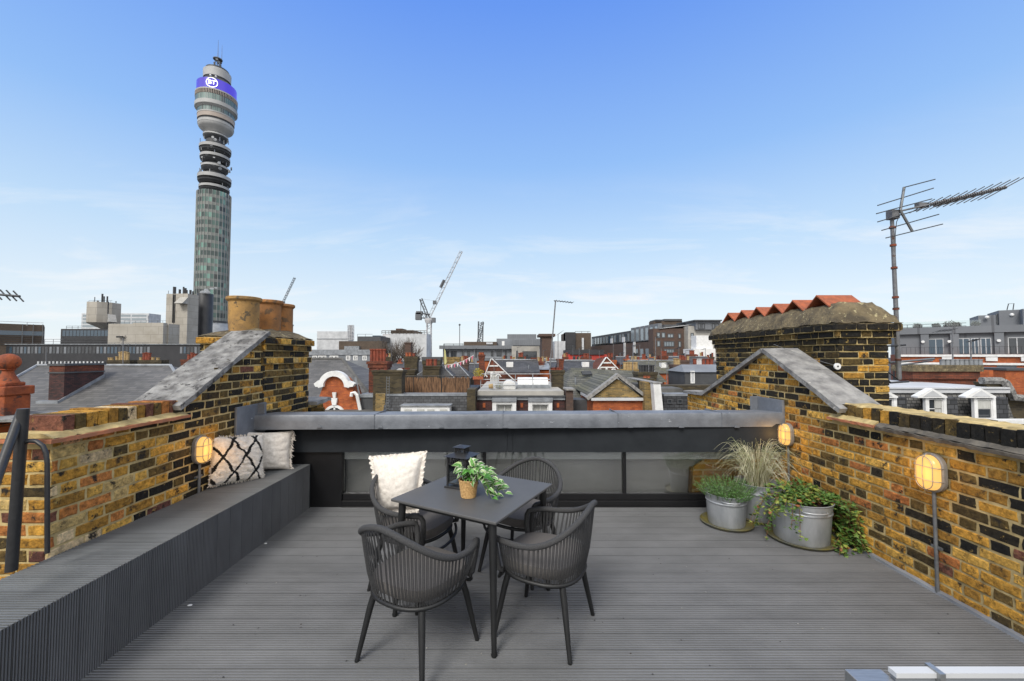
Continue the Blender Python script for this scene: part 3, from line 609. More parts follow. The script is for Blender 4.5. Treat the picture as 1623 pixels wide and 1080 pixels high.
# ---------------------------------------------------------------- rope chairs
def chair_proto():
    t = thing('rope_armchair', 'x', 'chair', (0, 0, 0), 'rope armchairs round the table')
    def plan(th, k=1.0, a=.305, bb=.298, e=.82):
        s, c = math.sin(th), math.cos(th)
        return Vector((math.copysign(abs(s) ** e, s) * a * k, -math.copysign(abs(c) ** e, c) * bb * k, 0))
    def rimz(th):
        d = abs(math.degrees(th)); return .603 + .185 * (1 - smooth01((d + 8) / 108.0)) * 1.02 - .01 * smooth01((d - 105) / 30)
    TH = R(128); rim = []
    for i in range(61):
        th = lerp(-TH, TH, i / 60); p = plan(th); p.z = rimz(th); rim.append(p)
    def drop(p, s): return [p + Vector((-.004 * s, .018, -.006)), p + Vector((-.012 * s, .030, -.03)), p + Vector((-.022 * s, .028, -.09)), p + Vector((-.034 * s, .012, -.19)), Vector((p.x * .86, p.y * .9, .40))]
    full = list(reversed(drop(rim[0], -1))) + rim + drop(rim[-1], 1)
    b = MB(); b.tube(full, .0175, 10); b.build('arm_rail', 'rope', t, smooth=60)
    b = MB(); low = []
    for i in range(40):
        th = 2 * math.pi * i / 40; p = plan(th, .80); p.z = .392 - .016 * math.cos(th / 2) ** 2; low.append(p)
    b.tube(low, .0125, 8, closed=True); b.build('seat_frame', 'charcoal', t, smooth=60)
    b = MB(); n = 60
    for i in range(n):
        f_ = (i + .5) / n; th = lerp(-TH, TH, f_); top = plan(th); top.z = rimz(th) - .004; bot = plan(th * 1.04, .80); bot.z = .385 - .012 * math.cos(th) ** 2
        m1 = top.lerp(bot, .33) + (top - Vector((0, 0, top.z))) * .018; m2 = top.lerp(bot, .68) + (top - Vector((0, 0, top.z))) * .03
        for s in (-.0034, .0034):
            o_ = Vector((math.cos(th), math.sin(th), 0)) * s; b.tube([top + o_, m1 + o_, m2 + o_ * 1.1, bot + o_], .0025, 5, caps=False)
    b.build('rope_weave', 'rope', t)
    # seat cushion
    b = MB(); vs = []; fs = []; K = 36; prof = [(.86, .405), (.95, .408), (.985, .425), (.985, .448), (.95, .468), (.80, .476), (.45, .480), (.0, .481)]
    for r_, z_ in prof:
        for k in range(K):
            th = 2 * math.pi * k / K; p = plan(th, .80 * r_, .30, .30, .66); vs.append((p.x, p.y + .008, z_))
    for i in range(len(prof) - 1):
        for k in range(K): fs.append((i * K + k, i * K + (k + 1) % K, (i + 1) * K + (k + 1) % K, (i + 1) * K + k))
    fs.append(tuple(range(K))); b.add(vs, fs); b.build('seat_cushion', 'cushion', t, smooth=50)
    for sx_ in (-1, 1):
        for sy_ in (-1, 1):
            b = MB(); b.tube([(sx_ * .165, sy_ * .165, .395), (sx_ * .19, sy_ * .19, .28), (sx_ * .236, sy_ * .236, .006)], [.019, .0185, .0125], 12)
            b.tube([(sx_ * .236, sy_ * .236, .008), (sx_ * .2365, sy_ * .2365, 0)], [.0135, .0125], 12); b.build('leg', 'charcoal', t, smooth=40)
    b = MB(); b.tube([(.215 * math.sin(a), .20 + .055 * math.cos(a) , .385 - .075 * max(0, math.cos(a)) ** .7) for a in [R(-90 + 180 * i / 14) for i in range(15)]], .0105, 8); b.build('front_bow', 'black_metal', t, smooth=60)
    return t
ch0 = chair_proto()
ax1, ax2 = Vector((.876, -.482, 0)), Vector((.482, .876, 0))
spots = [(TC - ax2 * .54 - ax1 * .025, R(-30), 'grey rope armchair seen from behind, front left of the table, nearest the viewer'),
         (TC + ax1 * .52 - ax2 * .0, R(64), 'grey rope armchair on the right side of the table, its back towards the tubs'),
         (TC - ax1 * .53, R(-114), 'grey rope armchair holding the frilled white cushion, behind the left of the table'),
         (TC + ax2 * .57 + ax1 * .05, R(148), 'grey rope armchair at the far side of the table, nearest the zinc parapet')]
for i, (p, a, lab) in enumerate(spots):
    o = ch0 if i == 0 else copy_tree(ch0); o.location = p; o.rotation_euler = (0, 0, a); o['label'] = lab
# ================================================================ cushions, pot plant, lantern
def cushion(name, mat, Wd, Hh, T, wr, seed, colf=None, pinch=.07, n=28):
    b = MB(); vs = []; fs = []; top = {}
    def P(u, v, s):
        x = u * Wd / 2 * (1 - pinch * (1 - v * v)); z = v * Hh / 2 * (1 - pinch * (1 - u * u))
        t = T * (max(0, (1 - u ** 2)) * max(0, (1 - v ** 2))) ** .42
        t += wr * noise.noise(Vector((u * 4 + seed, v * 7, s))) * min(1, (1 - max(abs(u), abs(v))) * 5)
        return Vector((x, s * t, z))
    for s in (-1, 1):
        o = len(vs)
        for j in range(n + 1):
            for i in range(n + 1): vs.append(P(i / n * 2 - 1, j / n * 2 - 1, s))
        for j in range(n):
            for i in range(n): q = o + j * (n + 1) + i; fs.append((q, q + 1, q + n + 2, q + n + 1))
    b.add(vs, fs); return b, P
def place(o, loc, rz, lean, roll=0):
    o.matrix_world = Matrix.Translation(loc) @ Matrix.Rotation(rz, 4, 'Z') @ Matrix.Rotation(lean, 4, 'X') @ Matrix.Rotation(roll, 4, 'Y')
# patterned shaggy cushion
def diamond(u, v):
    k = noise.noise(Vector((u * 3, v * 3, 2))) * .12; a = (u * 1.15 + v * .72 + k + .22) % 1.0; c = (u * 1.15 - v * .72 - k * .8 + .35) % 1.0
    return min(abs(a - .5), abs(c - .5)) < .066
t = thing('cushion', 'shaggy cream cushion with black diamond lines, leaning on the brick wall beside the lamp', 'cushion')
b, P = cushion('c', 'shag', .46, .44, .085, .010, 3, n=64); b.c = [((.012, .012, .013) if diamond((q % 64 + .5) / 32 - 1, (q // 64 % 64 + .5) / 32 - 1) else (.88, .84, .78)) for q in range(len(b.f))]; b.build('cover', 'shag', t, smooth=60)
b = MB(); random.seed(5)
for i in range(7200):
    u, v = random.uniform(-.985, .985), random.uniform(-.985, .985); p = P(u, v, -1); q = P(u + .01, v, -1); r_ = P(u, v + .01, -1)
    nn = (q - p).cross(r_ - p); nn.normalize(); nn = -nn if nn.y > 0 else nn
    d = (nn + Vector([random.uniform(-.7, .7) for _ in range(3)])).normalized(); s = d.orthogonal().normalized() * .0032; L_ = random.uniform(.004, .009)
    k = random.uniform(.85, 1.1); c = (.010, .010, .011) if diamond(u, v) else (.92 * k, .88 * k, .82 * k)
    b.add([p - s, p + s, p + d * L_ + s * .6, p + d * L_ - s * .6], [(0, 1, 2, 3)], c)
b.build('pile', 'shag', t)
b = MB()
for e in range(4):
    for i in range(46):
        a = i / 45 * 2 - 1; u, v = ((a, 1), (a, -1), (1, a), (-1, a))[e]; p = P(u, v, 1); d = Vector((u if abs(u) == 1 else 0, random.uniform(-.6, .2), v if abs(v) == 1 else 0)) + Vector([random.uniform(-.5, .5) for _ in range(3)])
        b.tube([p, p + d.normalized() * random.uniform(.012, .026)], .0035, 4, col=(.72, .67, .6))
b.build('fringe', 'shag', t)
p = gnd(374, 768, BZ); place(t, (p.x - .05, p.y + .09, BZ + .215), R(57), R(-17), R(6))
# plain cushion with side fringe
t = thing('cushion', 'plain cream cushion with tasselled edge, behind the patterned one on the bench', 'cushion')
b, P = cushion('c', 'cream', .44, .40, .085, .012, 8); b.build('cover', 'cream', t, smooth=60)
b = MB()
for e in (1, -1):
    for i in range(60):
        v = random.uniform(-1, 1); p = P(e, v, 1); d = Vector((e * random.uniform(.3, 1), random.uniform(-.5, .3), random.uniform(-1, .1))).normalized(); L_ = random.uniform(.025, .05)
        b.tube([p, p + d * L_ * .5, p + d * L_ + Vector((0, 0, -.012))], .0032, 4)
b.build('tassel_fringe', 'cream', t)
p = gnd(420, 741, BZ); place(t, (-2.56, 4.36, BZ + .205), R(28), R(-14), R(3))
# frilled cushion on the chair
t = thing('cushion', 'frilled white cotton cushion standing in the chair behind the left of the table', 'cushion')
b, P = cushion('c', 'cream', .40, .39, .095, .006, 15, n=34); b.build('cover', 'cream', t, smooth=60)
b = MB(); loop = [(a, 1) for a in [i / 40 * 2 - 1 for i in range(40)]] + [(1, 1 - i / 20) for i in range(40)] + [(1 - i / 20, -1) for i in range(40)] + [(-1, -1 + i / 20) for i in range(40)]
vs = []; fs = []
for i, (u, v) in enumerate(loop):
    p = P(u, v, 1); d = Vector((u, 0, v)).normalized()
    vs += [p, p + d * .018 + Vector((0, random.uniform(-.008, .008), 0)), p + d * random.uniform(.030, .040) + Vector((0, .012 * math.sin(i * 1.9) + random.uniform(-.005, .005), 0))]
m_ = len(loop)
for i in range(m_):
    for q in (0, 1): k = (i + 1) % m_; fs.append((i * 3 + q, k * 3 + q, k * 3 + q + 1, i * 3 + q + 1))
b.add(vs, fs); b.build('frill', 'cream', t, smooth=60)
place(t, (TC - ax1 * .66 + Vector((.0, .0, .685))), R(-100), R(-12), R(3)); t.rotation_euler.z = R(28)
for ch_ in t.children:
    for v_ in ch_.data.vertices: v_.co.x *= lerp(.74, 1.06, min(1, max(0, (v_.co.z + .2) / .4)))
place(t, Vector((-.868, 3.17, .712)), R(-10), R(-14), R(-7))
# lantern
ln = thing('lantern', 'black metal lantern with a stepped roof, standing on the table', 'lantern', (0, 0, 0))
def fr_(s, z0, z1, r, mat_name, nm): b = MB(); [b.box(x - r, x + r, y - r, y + r, z0, z1) for x in (-s, s) for y in (-s, s)]; return b
b = MB(); b.box(-.082, .082, -.082, .082, 0, .012); b.build('base', 'black_metal', ln, bevel=.002)
b = fr_(.066, .012, .205, .005, '', '')
for z_ in (.03, .155, .203):
    for s in (-1, 1): b.box(-.066, .066, s * .066 - .003, s * .066 + .003, z_ - .003, z_ + .003); b.box(s * .066 - .003, s * .066 + .003, -.066, .066, z_ - .003, z_ + .003)
for k in range(9):
    a = -.054 + k * .0135
    for s in (-1, 1): b.box(a - .0022, a + .0022, s * .066 - .002, s * .066 + .002, .155, .203); b.box(s * .066 - .002, s * .066 + .002, a - .0022, a + .0022, .155, .203)
b.build('cage', 'black_metal', ln)
b = MB(); b.add([(-.088, -.088, .205), (.088, -.088, .205), (.088, .088, .205), (-.088, .088, .205), (-.03, -.03, .226), (.03, -.03, .226), (.03, .03, .226), (-.03, .03, .226)], [(3, 2, 1, 0), (4, 5, 6, 7), (0, 1, 5, 4), (1, 2, 6, 5), (2, 3, 7, 6), (3, 0, 4, 7)]); b.build('roof', 'black_metal', ln)
b = fr_(.032, .222, .262, .0035, '', '')
for k in range(4):
    a = -.02 + k * .0133
    for s in (-1, 1): b.box(a - .002, a + .002, s * .032 - .002, s * .032 + .002, .222, .262); b.box(s * .032 - .002, s * .032 + .002, a - .002, a + .002, .222, .262)
b.build('vent', 'black_metal', ln)
b = MB(); b.add([(-.045, -.045, .262), (.045, -.045, .262), (.045, .045, .262), (-.045, .045, .262), (0, 0, .275)], [(3, 2, 1, 0), (0, 1, 4), (1, 2, 4), (2, 3, 4), (3, 0, 4)]); b.build('vent_cap', 'black_metal', ln)
b = MB(); b.tube([(.028 * math.cos(a), .07 * 0, .262 + .03 * math.sin(a)) for a in [math.pi * i / 8 for i in range(9)]], .002, 5)
for s in (-1, 1): pass
gb = MB(); [gb.box(-.061, .061, s * .0615 - .0005, s * .0615 + .0005, .033, .153) for s in (-1, 1)]; [gb.box(s * .0615 - .0005, s * .0615 + .0005, -.060, .060, .033, .153) for s in (-1, 1)]; gb.build('glass_pane', 'balglass', ln)
ln.scale = (1.1, 1.1, 1.06); ln.location = (-.36, 2.99, .75); ln.rotation_euler = (0, 0, R(-24))
# leaves
def leaf(b, p, d, up, L_, Wd, ci, ce=None, droop=.25, edge=.62):
    d = d.normalized(); s = d.cross(up)
    if s.length < 1e-3: s = d.cross(Vector((1, 0, 0)))
    s.normalize(); nrm = s.cross(d); ce = ce or ci
    mid = [p, p + d * L_ * .33 + nrm * L_ * .06, p + d * L_ * .68 + nrm * L_ * .02, p + d * L_ - nrm * L_ * droop]
    w1, w2 = Wd * .5, Wd * .42
    vs = mid + [mid[1] + s * w1 + nrm * w1 * .35, mid[2] + s * w2 + nrm * w2 * .3, mid[1] - s * w1 + nrm * w1 * .35, mid[2] - s * w2 + nrm * w2 * .3,
                mid[1] + s * w1 * edge + nrm * w1 * .2, mid[2] + s * w2 * edge + nrm * w2 * .18, mid[1] - s * w1 * edge + nrm * w1 * .2, mid[2] - s * w2 * edge + nrm * w2 * .18]
    b.add(vs, [(0, 8, 9, 3, 2, 1), (0, 1, 2, 3, 11, 10)], ci); b.add(vs, [(0, 4, 5, 3, 9, 8), (0, 10, 11, 3, 7, 6)], ce)
# variegated plant in a wicker pot
pl = thing('potted_plant', 'trailing green and white variegated plant in a woven wicker pot on the table', 'plant', (-.287, 2.76, .75))
pc = Vector((-.287, 2.76, .75)); b = MB(); n = 40
prof = [(.048, 0)] + [(lerp(.048, .064, i / 24) + (.0022 if i % 2 else -.0012), .115 * i / 24) for i in range(1, 25)] + [(.061, .118), (.055, .114), (.054, .09)]
b.lathe(prof, pc, n)
for q in range(len(b.v)):
    x, y, z = b.v[q]; a = math.atan2(y - pc.y, x - pc.x); k = int((z - pc.z) / .0096); f_ = 1 + .035 * math.sin(a * 20 + (math.pi if k % 2 else 0)); b.v[q] = (pc.x + (x - pc.x) * f_, pc.y + (y - pc.y) * f_, z)
b.build('wicker_pot', 'wicker', pl, smooth=60)
b = MB(); b.lathe([(.053, .1), (.02, .103)], pc, 16); b.build('soil', 'soil', pl)
random.seed(21); lf = MB(); st = MB(); cen = pc + Vector((0, 0, .11))
def vcol():
    g = random.choice([(.07, .22, .035), (.10, .30, .05), (.05, .17, .03), (.14, .34, .08)]); return g, random.choice([(.62, .66, .48), (.7, .68, .58), (.40, .52, .25), g, (.62, .66, .48)])
for i in range(22):
    if i < 11: a = random.uniform(0, 6.28); hd = Vector((math.cos(a), math.sin(a), 0)); Ls = random.uniform(.05, .10); rise = random.uniform(.04, .085); trail = 0
    else: a = R(random.uniform(-38, 22)); hd = Vector((math.cos(a), math.sin(a), 0)); Ls = random.uniform(.12, .25); rise = random.uniform(.04, .085); trail = 1
    pts = []; K = 9
    for k in range(K):
        q = k / (K - 1); z_ = rise * math.sin(min(q * 1.25, 1) * math.pi * (.5 if not trail else .95)) if not trail else rise * math.sin(q * math.pi * .9) * 1.1 - .105 * q ** 2
        z_ = max(z_, -.1); pts.append(cen + hd * Ls * q + Vector((0, 0, z_)) + Vector([random.uniform(-.006, .006) for _ in range(3)]))
    st.tube(pts, .0018, 5, col=(.16, .22, .07))
    for k in range(1, K):
        for s in ((1,) if k % 3 else (1, 2)):
            dd = (hd + Vector((random.uniform(-1, 1), random.uniform(-1, 1), random.uniform(-.25, .55)))).normalized(); ci, ce = vcol(); p_ = pts[k]; L_ = random.uniform(.048, .078)
            leaf(lf, p_, dd, Vector((random.uniform(-.5, .5), random.uniform(-.9, .1), 1)), L_, L_ * .56, ci, ce, random.uniform(.1, .4))
for q in range(len(lf.v)):
    x, y, z = lf.v[q]
    if z < .7535: lf.v[q] = (x, y, .7535 + random.uniform(0, .004))
lf.build('leaves', 'leafattr', pl); st.build('stems', 'leafattr', pl)
# ================================================================ tubs
def tub(par, c, r, h, oval=1.0, hang=0):
    sx_ = oval; b = MB(); prof = [(r * .84, 0), (r * .86, .01), (r * .93, h * .68), (r * .935, h * .72), (r * .965, h * .74), (r * .965, h * .76), (r * .945, h * .78), (r * .985, h * .97), (r * 1.01, h * .985), (r * 1.015, h), (r * .985, h * 1.005), (r * .93, h * .8)]
    b.lathe(prof, c, 48, sx=1, sy=sx_, closed_top=False); b.build('tub_body', 'galv', par, smooth=40)
    for s in (R(-90 + hang), R(90 + hang)):
        b = MB(); b.tube([c + Vector((r * 1.0 * math.cos(s + e), r * sx_ * math.sin(s + e), h * .86)) + Vector((math.cos(s), math.sin(s), 0)) * o_ for e, o_ in ((-.42, 0), (-.36, .018), (-.15, .026), (.15, .026), (.36, .018), (.42, 0))], .006, 8); b.build('tub_handle', 'galv', par, smooth=60)
    b = MB(); b.lathe([(r * .925, h * .84), (r * .5, h * .86), (.01, h * .87)], c, 40, sy=sx_); b.build('soil', 'soil', par)
def saucer(c, r, label):
    b = MB(); b.lathe([(r * .9, 0), (r * .97, .012), (r, .028), (r * .985, .031), (r * .955, .016), (r * .9, .009), (.01, .0085)], c, 48)
    tag(b.build('plant_saucer', 'saucer', smooth=40, loc=c), label, 'saucer', 'wet saucers under the tubs')
s1 = gnd(1149, 822); t1 = Vector((2.15, 4.20, 0)); saucer(t1, .245, 'wet brown saucer under the small tub of green rosemary')
t2 = Vector((2.56, 4.36, 0)); saucer(t2, .24, 'dark saucer under the tub of pale grass at the back')
t3 = Vector((2.66, 3.86, 0)); saucer(t3, .285, 'mossy saucer under the largest tub, the one with the ivy')
up_ = Vector((0, 0, .0095))
ta = thing('planter', 'small galvanised tub of bushy green rosemary, left of the three tubs', 'planter', t1 + up_, 'galvanised tubs of plants'); tub(ta, t1 + up_, 0.197, .30, 1, -14)
tbb = thing('planter', 'galvanised tub of pale arching grass, at the back between the other two tubs', 'planter', t2 + up_, 'galvanised tubs of plants'); tub(tbb, t2 + up_, .215, .36, 1, 0)
tcc = thing('planter', 'largest galvanised tub, ivy spilling over both sides onto the deck', 'planter', t3 + up_, 'galvanised tubs of plants'); tub(tcc, t3 + up_, .252, .36, 1, -8)
random.seed(31)
b = MB()       # rosemary
for i in range(330):
    a = random.uniform(0, 6.28); rr = .19 * math.sqrt(random.random()); base = t1 + Vector((rr * math.cos(a), rr * math.sin(a), .26)); ln_ = random.uniform(.13, .25) * (1 - .25 * rr / .19)
    d = (Vector((math.cos(a), math.sin(a), 0)) * (rr / .19) * random.uniform(.35, 1.15) + Vector((random.uniform(-.3, .3), random.uniform(-.3, .3), 1))).normalized()
    tip = base + d * ln_; k = random.uniform(.7, 1.3); g = (.10 * k, .235 * k, .055 * k)
    b.tube([base, tip], .0014, 3, caps=False, col=(.09, .12, .05))
    for q in range(15):
        f_ = .2 + .8 * q / 15; p_ = base.lerp(tip, f_); dd = (d * .8 + Vector([random.uniform(-1, 1) for _ in range(3)])).normalized(); s = dd.orthogonal().normalized() * .0022; L_ = random.uniform(.014, .026)
        b.add([p_ - s, p_ + s, p_ + dd * L_], [(0, 1, 2)], g if random.random() > .12 else (.26, .33, .22))
b.build('foliage', 'leafattr', ta)
b = MB()       # pale arching grass
for i in range(360):
    a = random.uniform(0, 6.28); r0 = .09 * math.sqrt(random.random()); base = t2 + Vector((r0 * math.cos(a), r0 * math.sin(a), .32)); a += random.uniform(-.5, .5)
    hd = Vector((math.cos(a), math.sin(a), 0)); reach = random.uniform(.08, .38); hgt = random.uniform(.18, .50); fall = random.uniform(.1, .6) * (reach / .4)
    k = random.uniform(.7, 1.15); c = random.choice([(.62 * k, .57 * k, .41 * k), (.54 * k, .51 * k, .36 * k), (.40 * k, .42 * k, .24 * k), (.72 * k, .68 * k, .54 * k), (.22 * k, .19 * k, .09 * k)])
    pts = []; sw = Vector((random.uniform(-.06, .06), random.uniform(-.06, .06), 0))
    for q in range(9):
        f_ = q / 8; pts.append(base + hd * reach * (f_ ** 1.25) + sw * f_ * f_ + Vector((0, 0, hgt * math.sin(min(1, f_ * 1.25) * math.pi / 2) - fall * max(0, f_ - .45) ** 1.7 * 1.6)))
    for p_ in pts:
        if p_.x > XR - .02: p_.x = XR - .02
        if p_.y > 4.58: p_.y = 4.58
    b.tube(pts, [.0022 * (1 - .7 * q / 8) for q in range(9)], 3, caps=False, col=c)
b.build('grass_blades', 'leafattr', tbb)
b = MB(); st = MB()   # ivy
def ivy_leaf(b, p, d, L_, col):
    d = d.normalized(); s = d.cross(Vector((0, 0, 1)))
    if s.length < .05: s = Vector((1, 0, 0))
    s.normalize(); n_ = s.cross(d) * (L_ * .12)
    pr = [(0, 0), (.42, -.08), (.30, .30), (.52, .42), (.20, .58), (0, 1.0), (-.20, .58), (-.52, .42), (-.30, .30), (-.42, -.08)]
    vs = [p + d * (v * L_) + s * (u * L_) - n_ * abs(u) * 2 for u, v in pr] + [p + d * L_ * .35 + n_]
    b.add(vs, [(10, i, (i + 1) % 10) for i in range(10)], col)
def ivc(y_=.35):
    r_ = random.random(); k = random.uniform(.7, 1.25)
    if r_ < .5: c = (.06, .13, .022)
    elif r_ < .5 + y_ * .7: c = (.24, .27, .05)
    elif r_ < .975: c = (.13, .21, .04)
    else: c = (.26, .09, .035)
    return tuple(v * k for v in c)
def vine(pts, n, L0=.034, y_=.35, spread=.035):
    st.tube(pts, .0022, 4, col=(.20, .10, .05)); m = len(pts) - 1
    for i in range(n):
        f_ = random.random() * m; k = int(min(f_, m - 1)); p_ = pts[k].lerp(pts[k + 1], f_ - k) + Vector([random.uniform(-spread, spread) for _ in range(3)])
        p_.z = max(p_.z, .012); p_.x = min(p_.x, XR - .02)
        d = Vector((random.uniform(-1, 1), random.uniform(-1.2, .4), random.uniform(-.9, .6))); ivy_leaf(b, p_, d, random.uniform(.7, 1.25) * L0, ivc(y_))
cen = t3 + Vector((0, 0, .33))
for i in range(46):      # mound in the tub
    a = random.uniform(0, 6.28); r_ = random.uniform(.05, .30); h_ = random.uniform(.05, .24)
    if math.sin(a) < -.3: r_ *= .62; h_ *= .55
    e = cen + Vector((math.cos(a) * r_, math.sin(a) * r_, h_ * (1 - r_ * 1.4)))
    vine([cen + Vector((math.cos(a) * .05, math.sin(a) * .05, 0)), cen.lerp(e, .55) + Vector((0, 0, .05)), e], 22, .036, .30)
for i in range(11):      # left trailers
    a = R(random.uniform(165, 235)); o = Vector((math.cos(a), math.sin(a), 0)); q = random.uniform(.27, .40); dn = random.uniform(-.30, .02)
    vine([cen + o * .15 + Vector((0, 0, .05)), cen + o * .28 + Vector((0, 0, .07)), cen + o * q + Vector((0, 0, .0 + dn * .35)), cen + o * (q + .06) + Vector((0, 0, dn))], 24, .034, .55)
for i in range(34):      # right trailers down to the deck by the wall
    a = R(random.uniform(-42, 42)); o = Vector((math.cos(a), math.sin(a) * .8 - .15, 0)); q = random.uniform(.27, .40); L2 = random.uniform(-.02, .14)
    vine([cen + o * .18 + Vector((0, 0, .06)), cen + o * q + Vector((0, 0, random.uniform(-.02, .06))), cen + o * (q + .03) + Vector((0, 0, -.17)), cen + o * (q + .03) + Vector((L2 * .3, -L2, -.31))], 34, .036, .22)
for i in range(9):
    s_ = Vector((2.95, 3.75, .1)); e = gnd(random.uniform(1310, 1372), random.uniform(858, 886)); e.z = .02
    vine([s_, s_.lerp(e, .5), e], 16, .034, .35, .02)
vine([gnd(1180, 800, .1), gnd(1215, 836, .012), gnd(1238, 818, .06)], 12, .022, .8, .015)
b.build('ivy_leaves', 'leafattr', tcc); st.build('ivy_stems', 'leafattr', tcc)
# ================================================================ steel balustrade corner at the bottom right
bl = thing('balustrade', 'frosted glass balustrade with a square steel end rail at the bottom right corner', 'balustrade', (.8, .85, 0))
a = gnd(1338, 1060, .98); c = gnd(1391, 1056, .98)
b = MB(); b.box(a.x, c.x, .38, a.y, .93, .98); b.build('handrail', 'steel', bl, bevel=.002)
b = MB(); b.box(a.x + .012, a.x + .05, a.y - .05, a.y - .012, 0, .93); b.build('post', 'steel', bl)
g0 = gnd(1420, 1074, .98); b = MB(); b.box(c.x + .004, 2.2, g0.y - .006, g0.y + .006, .05, .985); b.build('glass_panel', 'grey_mid', bl)
b = MB(); b.box(c.x + .003, 2.2, g0.y - .010, g0.y + .010, .9855, .996); b.build('glass_cap', 'white_far', bl)
x_ = Xp(1463, g0.y); b = MB(); b.box(x_ - .006, x_ + .006, g0.y - .018, g0.y + .016, .93, 1.0); b.build('clamp', 'steel', bl)
# ================================================================ black stair rails at the left end
sr_ = thing('stair_rail', 'black painted steel stair rail with a hooped end, in front of the left wall end', 'rail', (-2.8, 2.4, .48))
Yr = 2.36; b = MB(); b.tube([at(37, 648, Yr), at(18, 905, Yr - .02)], .026, 14); b.build('post', 'black_metal', sr_, smooth=40)
b = MB(); b.tube([at(34, 652, Yr + .02), at(-20, 800, Yr - .25), at(-60, 900, Yr - .45)], .021, 12); b.build('sloping_rail', 'black_metal', sr_, smooth=40)
b = MB(); pts = [at(30, 715, Yr)] + [at(x, y, Yr) for x, y in ((36, 704), (46, 699), (58, 700), (68, 707), (73, 718), (75, 735))] + [at(75, 877, Yr)]; b.tube(pts, .0115, 10); b.build('hoop', 'black_metal', sr_, smooth=50)
# specks of fallen debris on the deck
random.seed(3)
for px, py, r_ in ((301, 960, .011), (421, 862, .009)):
    p = gnd(px, py); b = MB(); b.lathe([(r_ * .6, 0), (r_, .002), (r_ * .7, .005), (.001, .006)], p, 12, sx=1.5); o = b.build('pebble', 'white', loc=p, smooth=60)
    tag(o, 'small white pebble on the deck near the bench, nearest the viewer' if py > 900 else 'small white pebble on the deck, further along beside the bench', 'pebble')
b = MB()
for i in range(170):
    x, y = random.uniform(-2.1, 2.9), random.uniform(1.4, 4.5); r_ = random.uniform(.002, .0055); k = random.choice([(.01, .01, .01), (.03, .02, .012), (.01, .01, .01), (.3, .29, .26)])
    b.add([(x + r_ * math.cos(a) * random.uniform(.6, 1.6), y + r_ * math.sin(a), .0015 + .001 * (i2 % 2)) for i2, a in enumerate([0, 1.2, 2.5, 3.7, 5])] + [(x, y, .004)], [(5, q, (q + 1) % 5) for q in range(5)], k)
tag(b.build('leaf_litter', 'bare'), 'dark specks of soil and leaf litter scattered over the grey deck', 'litter', kind='stuff')
# ================================================================ the city beyond
struct(MB().box(-3000, 3000, -300, 5000, -16, -15).build('ground', 'asphalt'))
GZ = -14.9
class Fac:
    """a facade between two points given by the photo column and the distance; u runs along it, out points at the viewer"""
    def __init__(s, px0, Y0, px1, Y1=None):
        Y1 = Y1 or Y0; s.A = Vector((Xp(px0, Y0), Y0, 0)); s.B = Vector((Xp(px1, Y1), Y1, 0)); s.L = (s.B - s.A).length; s.U = (s.B - s.A) / s.L; s.N = Vector((s.U.y, -s.U.x, 0))
    def uz(s, px, py):
        a, b = ray(px, py); d = s.U.y * a - s.U.x; den = -d
        # point = t*(a,1); solve A + U*u = t*(a,1)
        u = (s.A.x - a * s.A.y) / (a * s.U.y - s.U.x) ; t = s.A.y + s.U.y * u; return u, EYE + b * t
    def P(s, u, z, d=0): p = s.A + s.U * u + s.N * d; return Vector((p.x, p.y, z))
    def bx(s, mb, u0, u1, z0, z1, d0, d1, col=None):
        mb.add([s.P(u, z, d) for u in (u0, u1) for d in (d0, d1) for z in (z0, z1)], [(0, 1, 3, 2), (4, 6, 7, 5), (0, 4, 5, 1), (2, 3, 7, 6), (0, 2, 6, 4), (1, 5, 7, 3)], col)
    def pbox(s, mb, px0, px1, py0, py1, d0, d1, col=None):
        xm = (px0 + px1) / 2; s.bx(mb, s.uz(px0, 560)[0], s.uz(px1, 560)[0], s.uz(xm, py1)[1], s.uz(xm, py0)[1], d0, d1, col)
    def win(s, par, px0, px1, py0, py1, g='wglass', frame='white', fw=.08, bars=(1, 1), name='window', deep=.03, fd=.06):
        xm = (px0 + px1) / 2; u0, u1 = s.uz(px0, 560)[0], s.uz(px1, 560)[0]; z1, z0 = s.uz(xm, py0)[1], s.uz(xm, py1)[1]
        if frame is None: b = MB(); s.bx(b, u0, u1, z0, z1, -.05, deep); return b.build(name, g, par)
        b = MB(); s.bx(b, u0, u0 + fw, z0, z1, 0, fd); s.bx(b, u1 - fw, u1, z0, z1, 0, fd); s.bx(b, u0 + fw, u1 - fw, z0, z0 + fw, 0, fd); s.bx(b, u0 + fw, u1 - fw, z1 - fw, z1, 0, fd)
        for i in range(1, bars[0]): x = lerp(u0, u1, i / bars[0]); s.bx(b, x - fw * .3, x + fw * .3, z0 + fw, z1 - fw, 0, fd * .8)
        for i in range(1, bars[1]): z = lerp(z0, z1, i / bars[1]); s.bx(b, u0 + fw, u1 - fw, z - fw * .3, z + fw * .3, 0, fd * .75)
        o = b.build(name, frame, par); b = MB(); s.bx(b, u0 + fw * .6, u1 - fw * .6, z0 + fw * .6, z1 - fw * .6, -.02, deep * .5); b.build('pane', g, o); return o
def body(par, f, px0, px1, ytop, depth, mat, name='wall', zb=GZ, out=0, ybot=None):
    b = MB(); u0, u1 = f.uz(px0, 560)[0], f.uz(px1, 560)[0]; z = f.uz((px0 + px1) / 2, ytop)[1]
    f.bx(b, u0, u1, zb if ybot is None else f.uz((px0 + px1) / 2, ybot)[1], z, -depth, out); return b.build(name, mat, par)
def T(name, label, cat, px, Y, group=None): return thing(name, label, cat, (Xp(px, Y), Y, GZ), group)
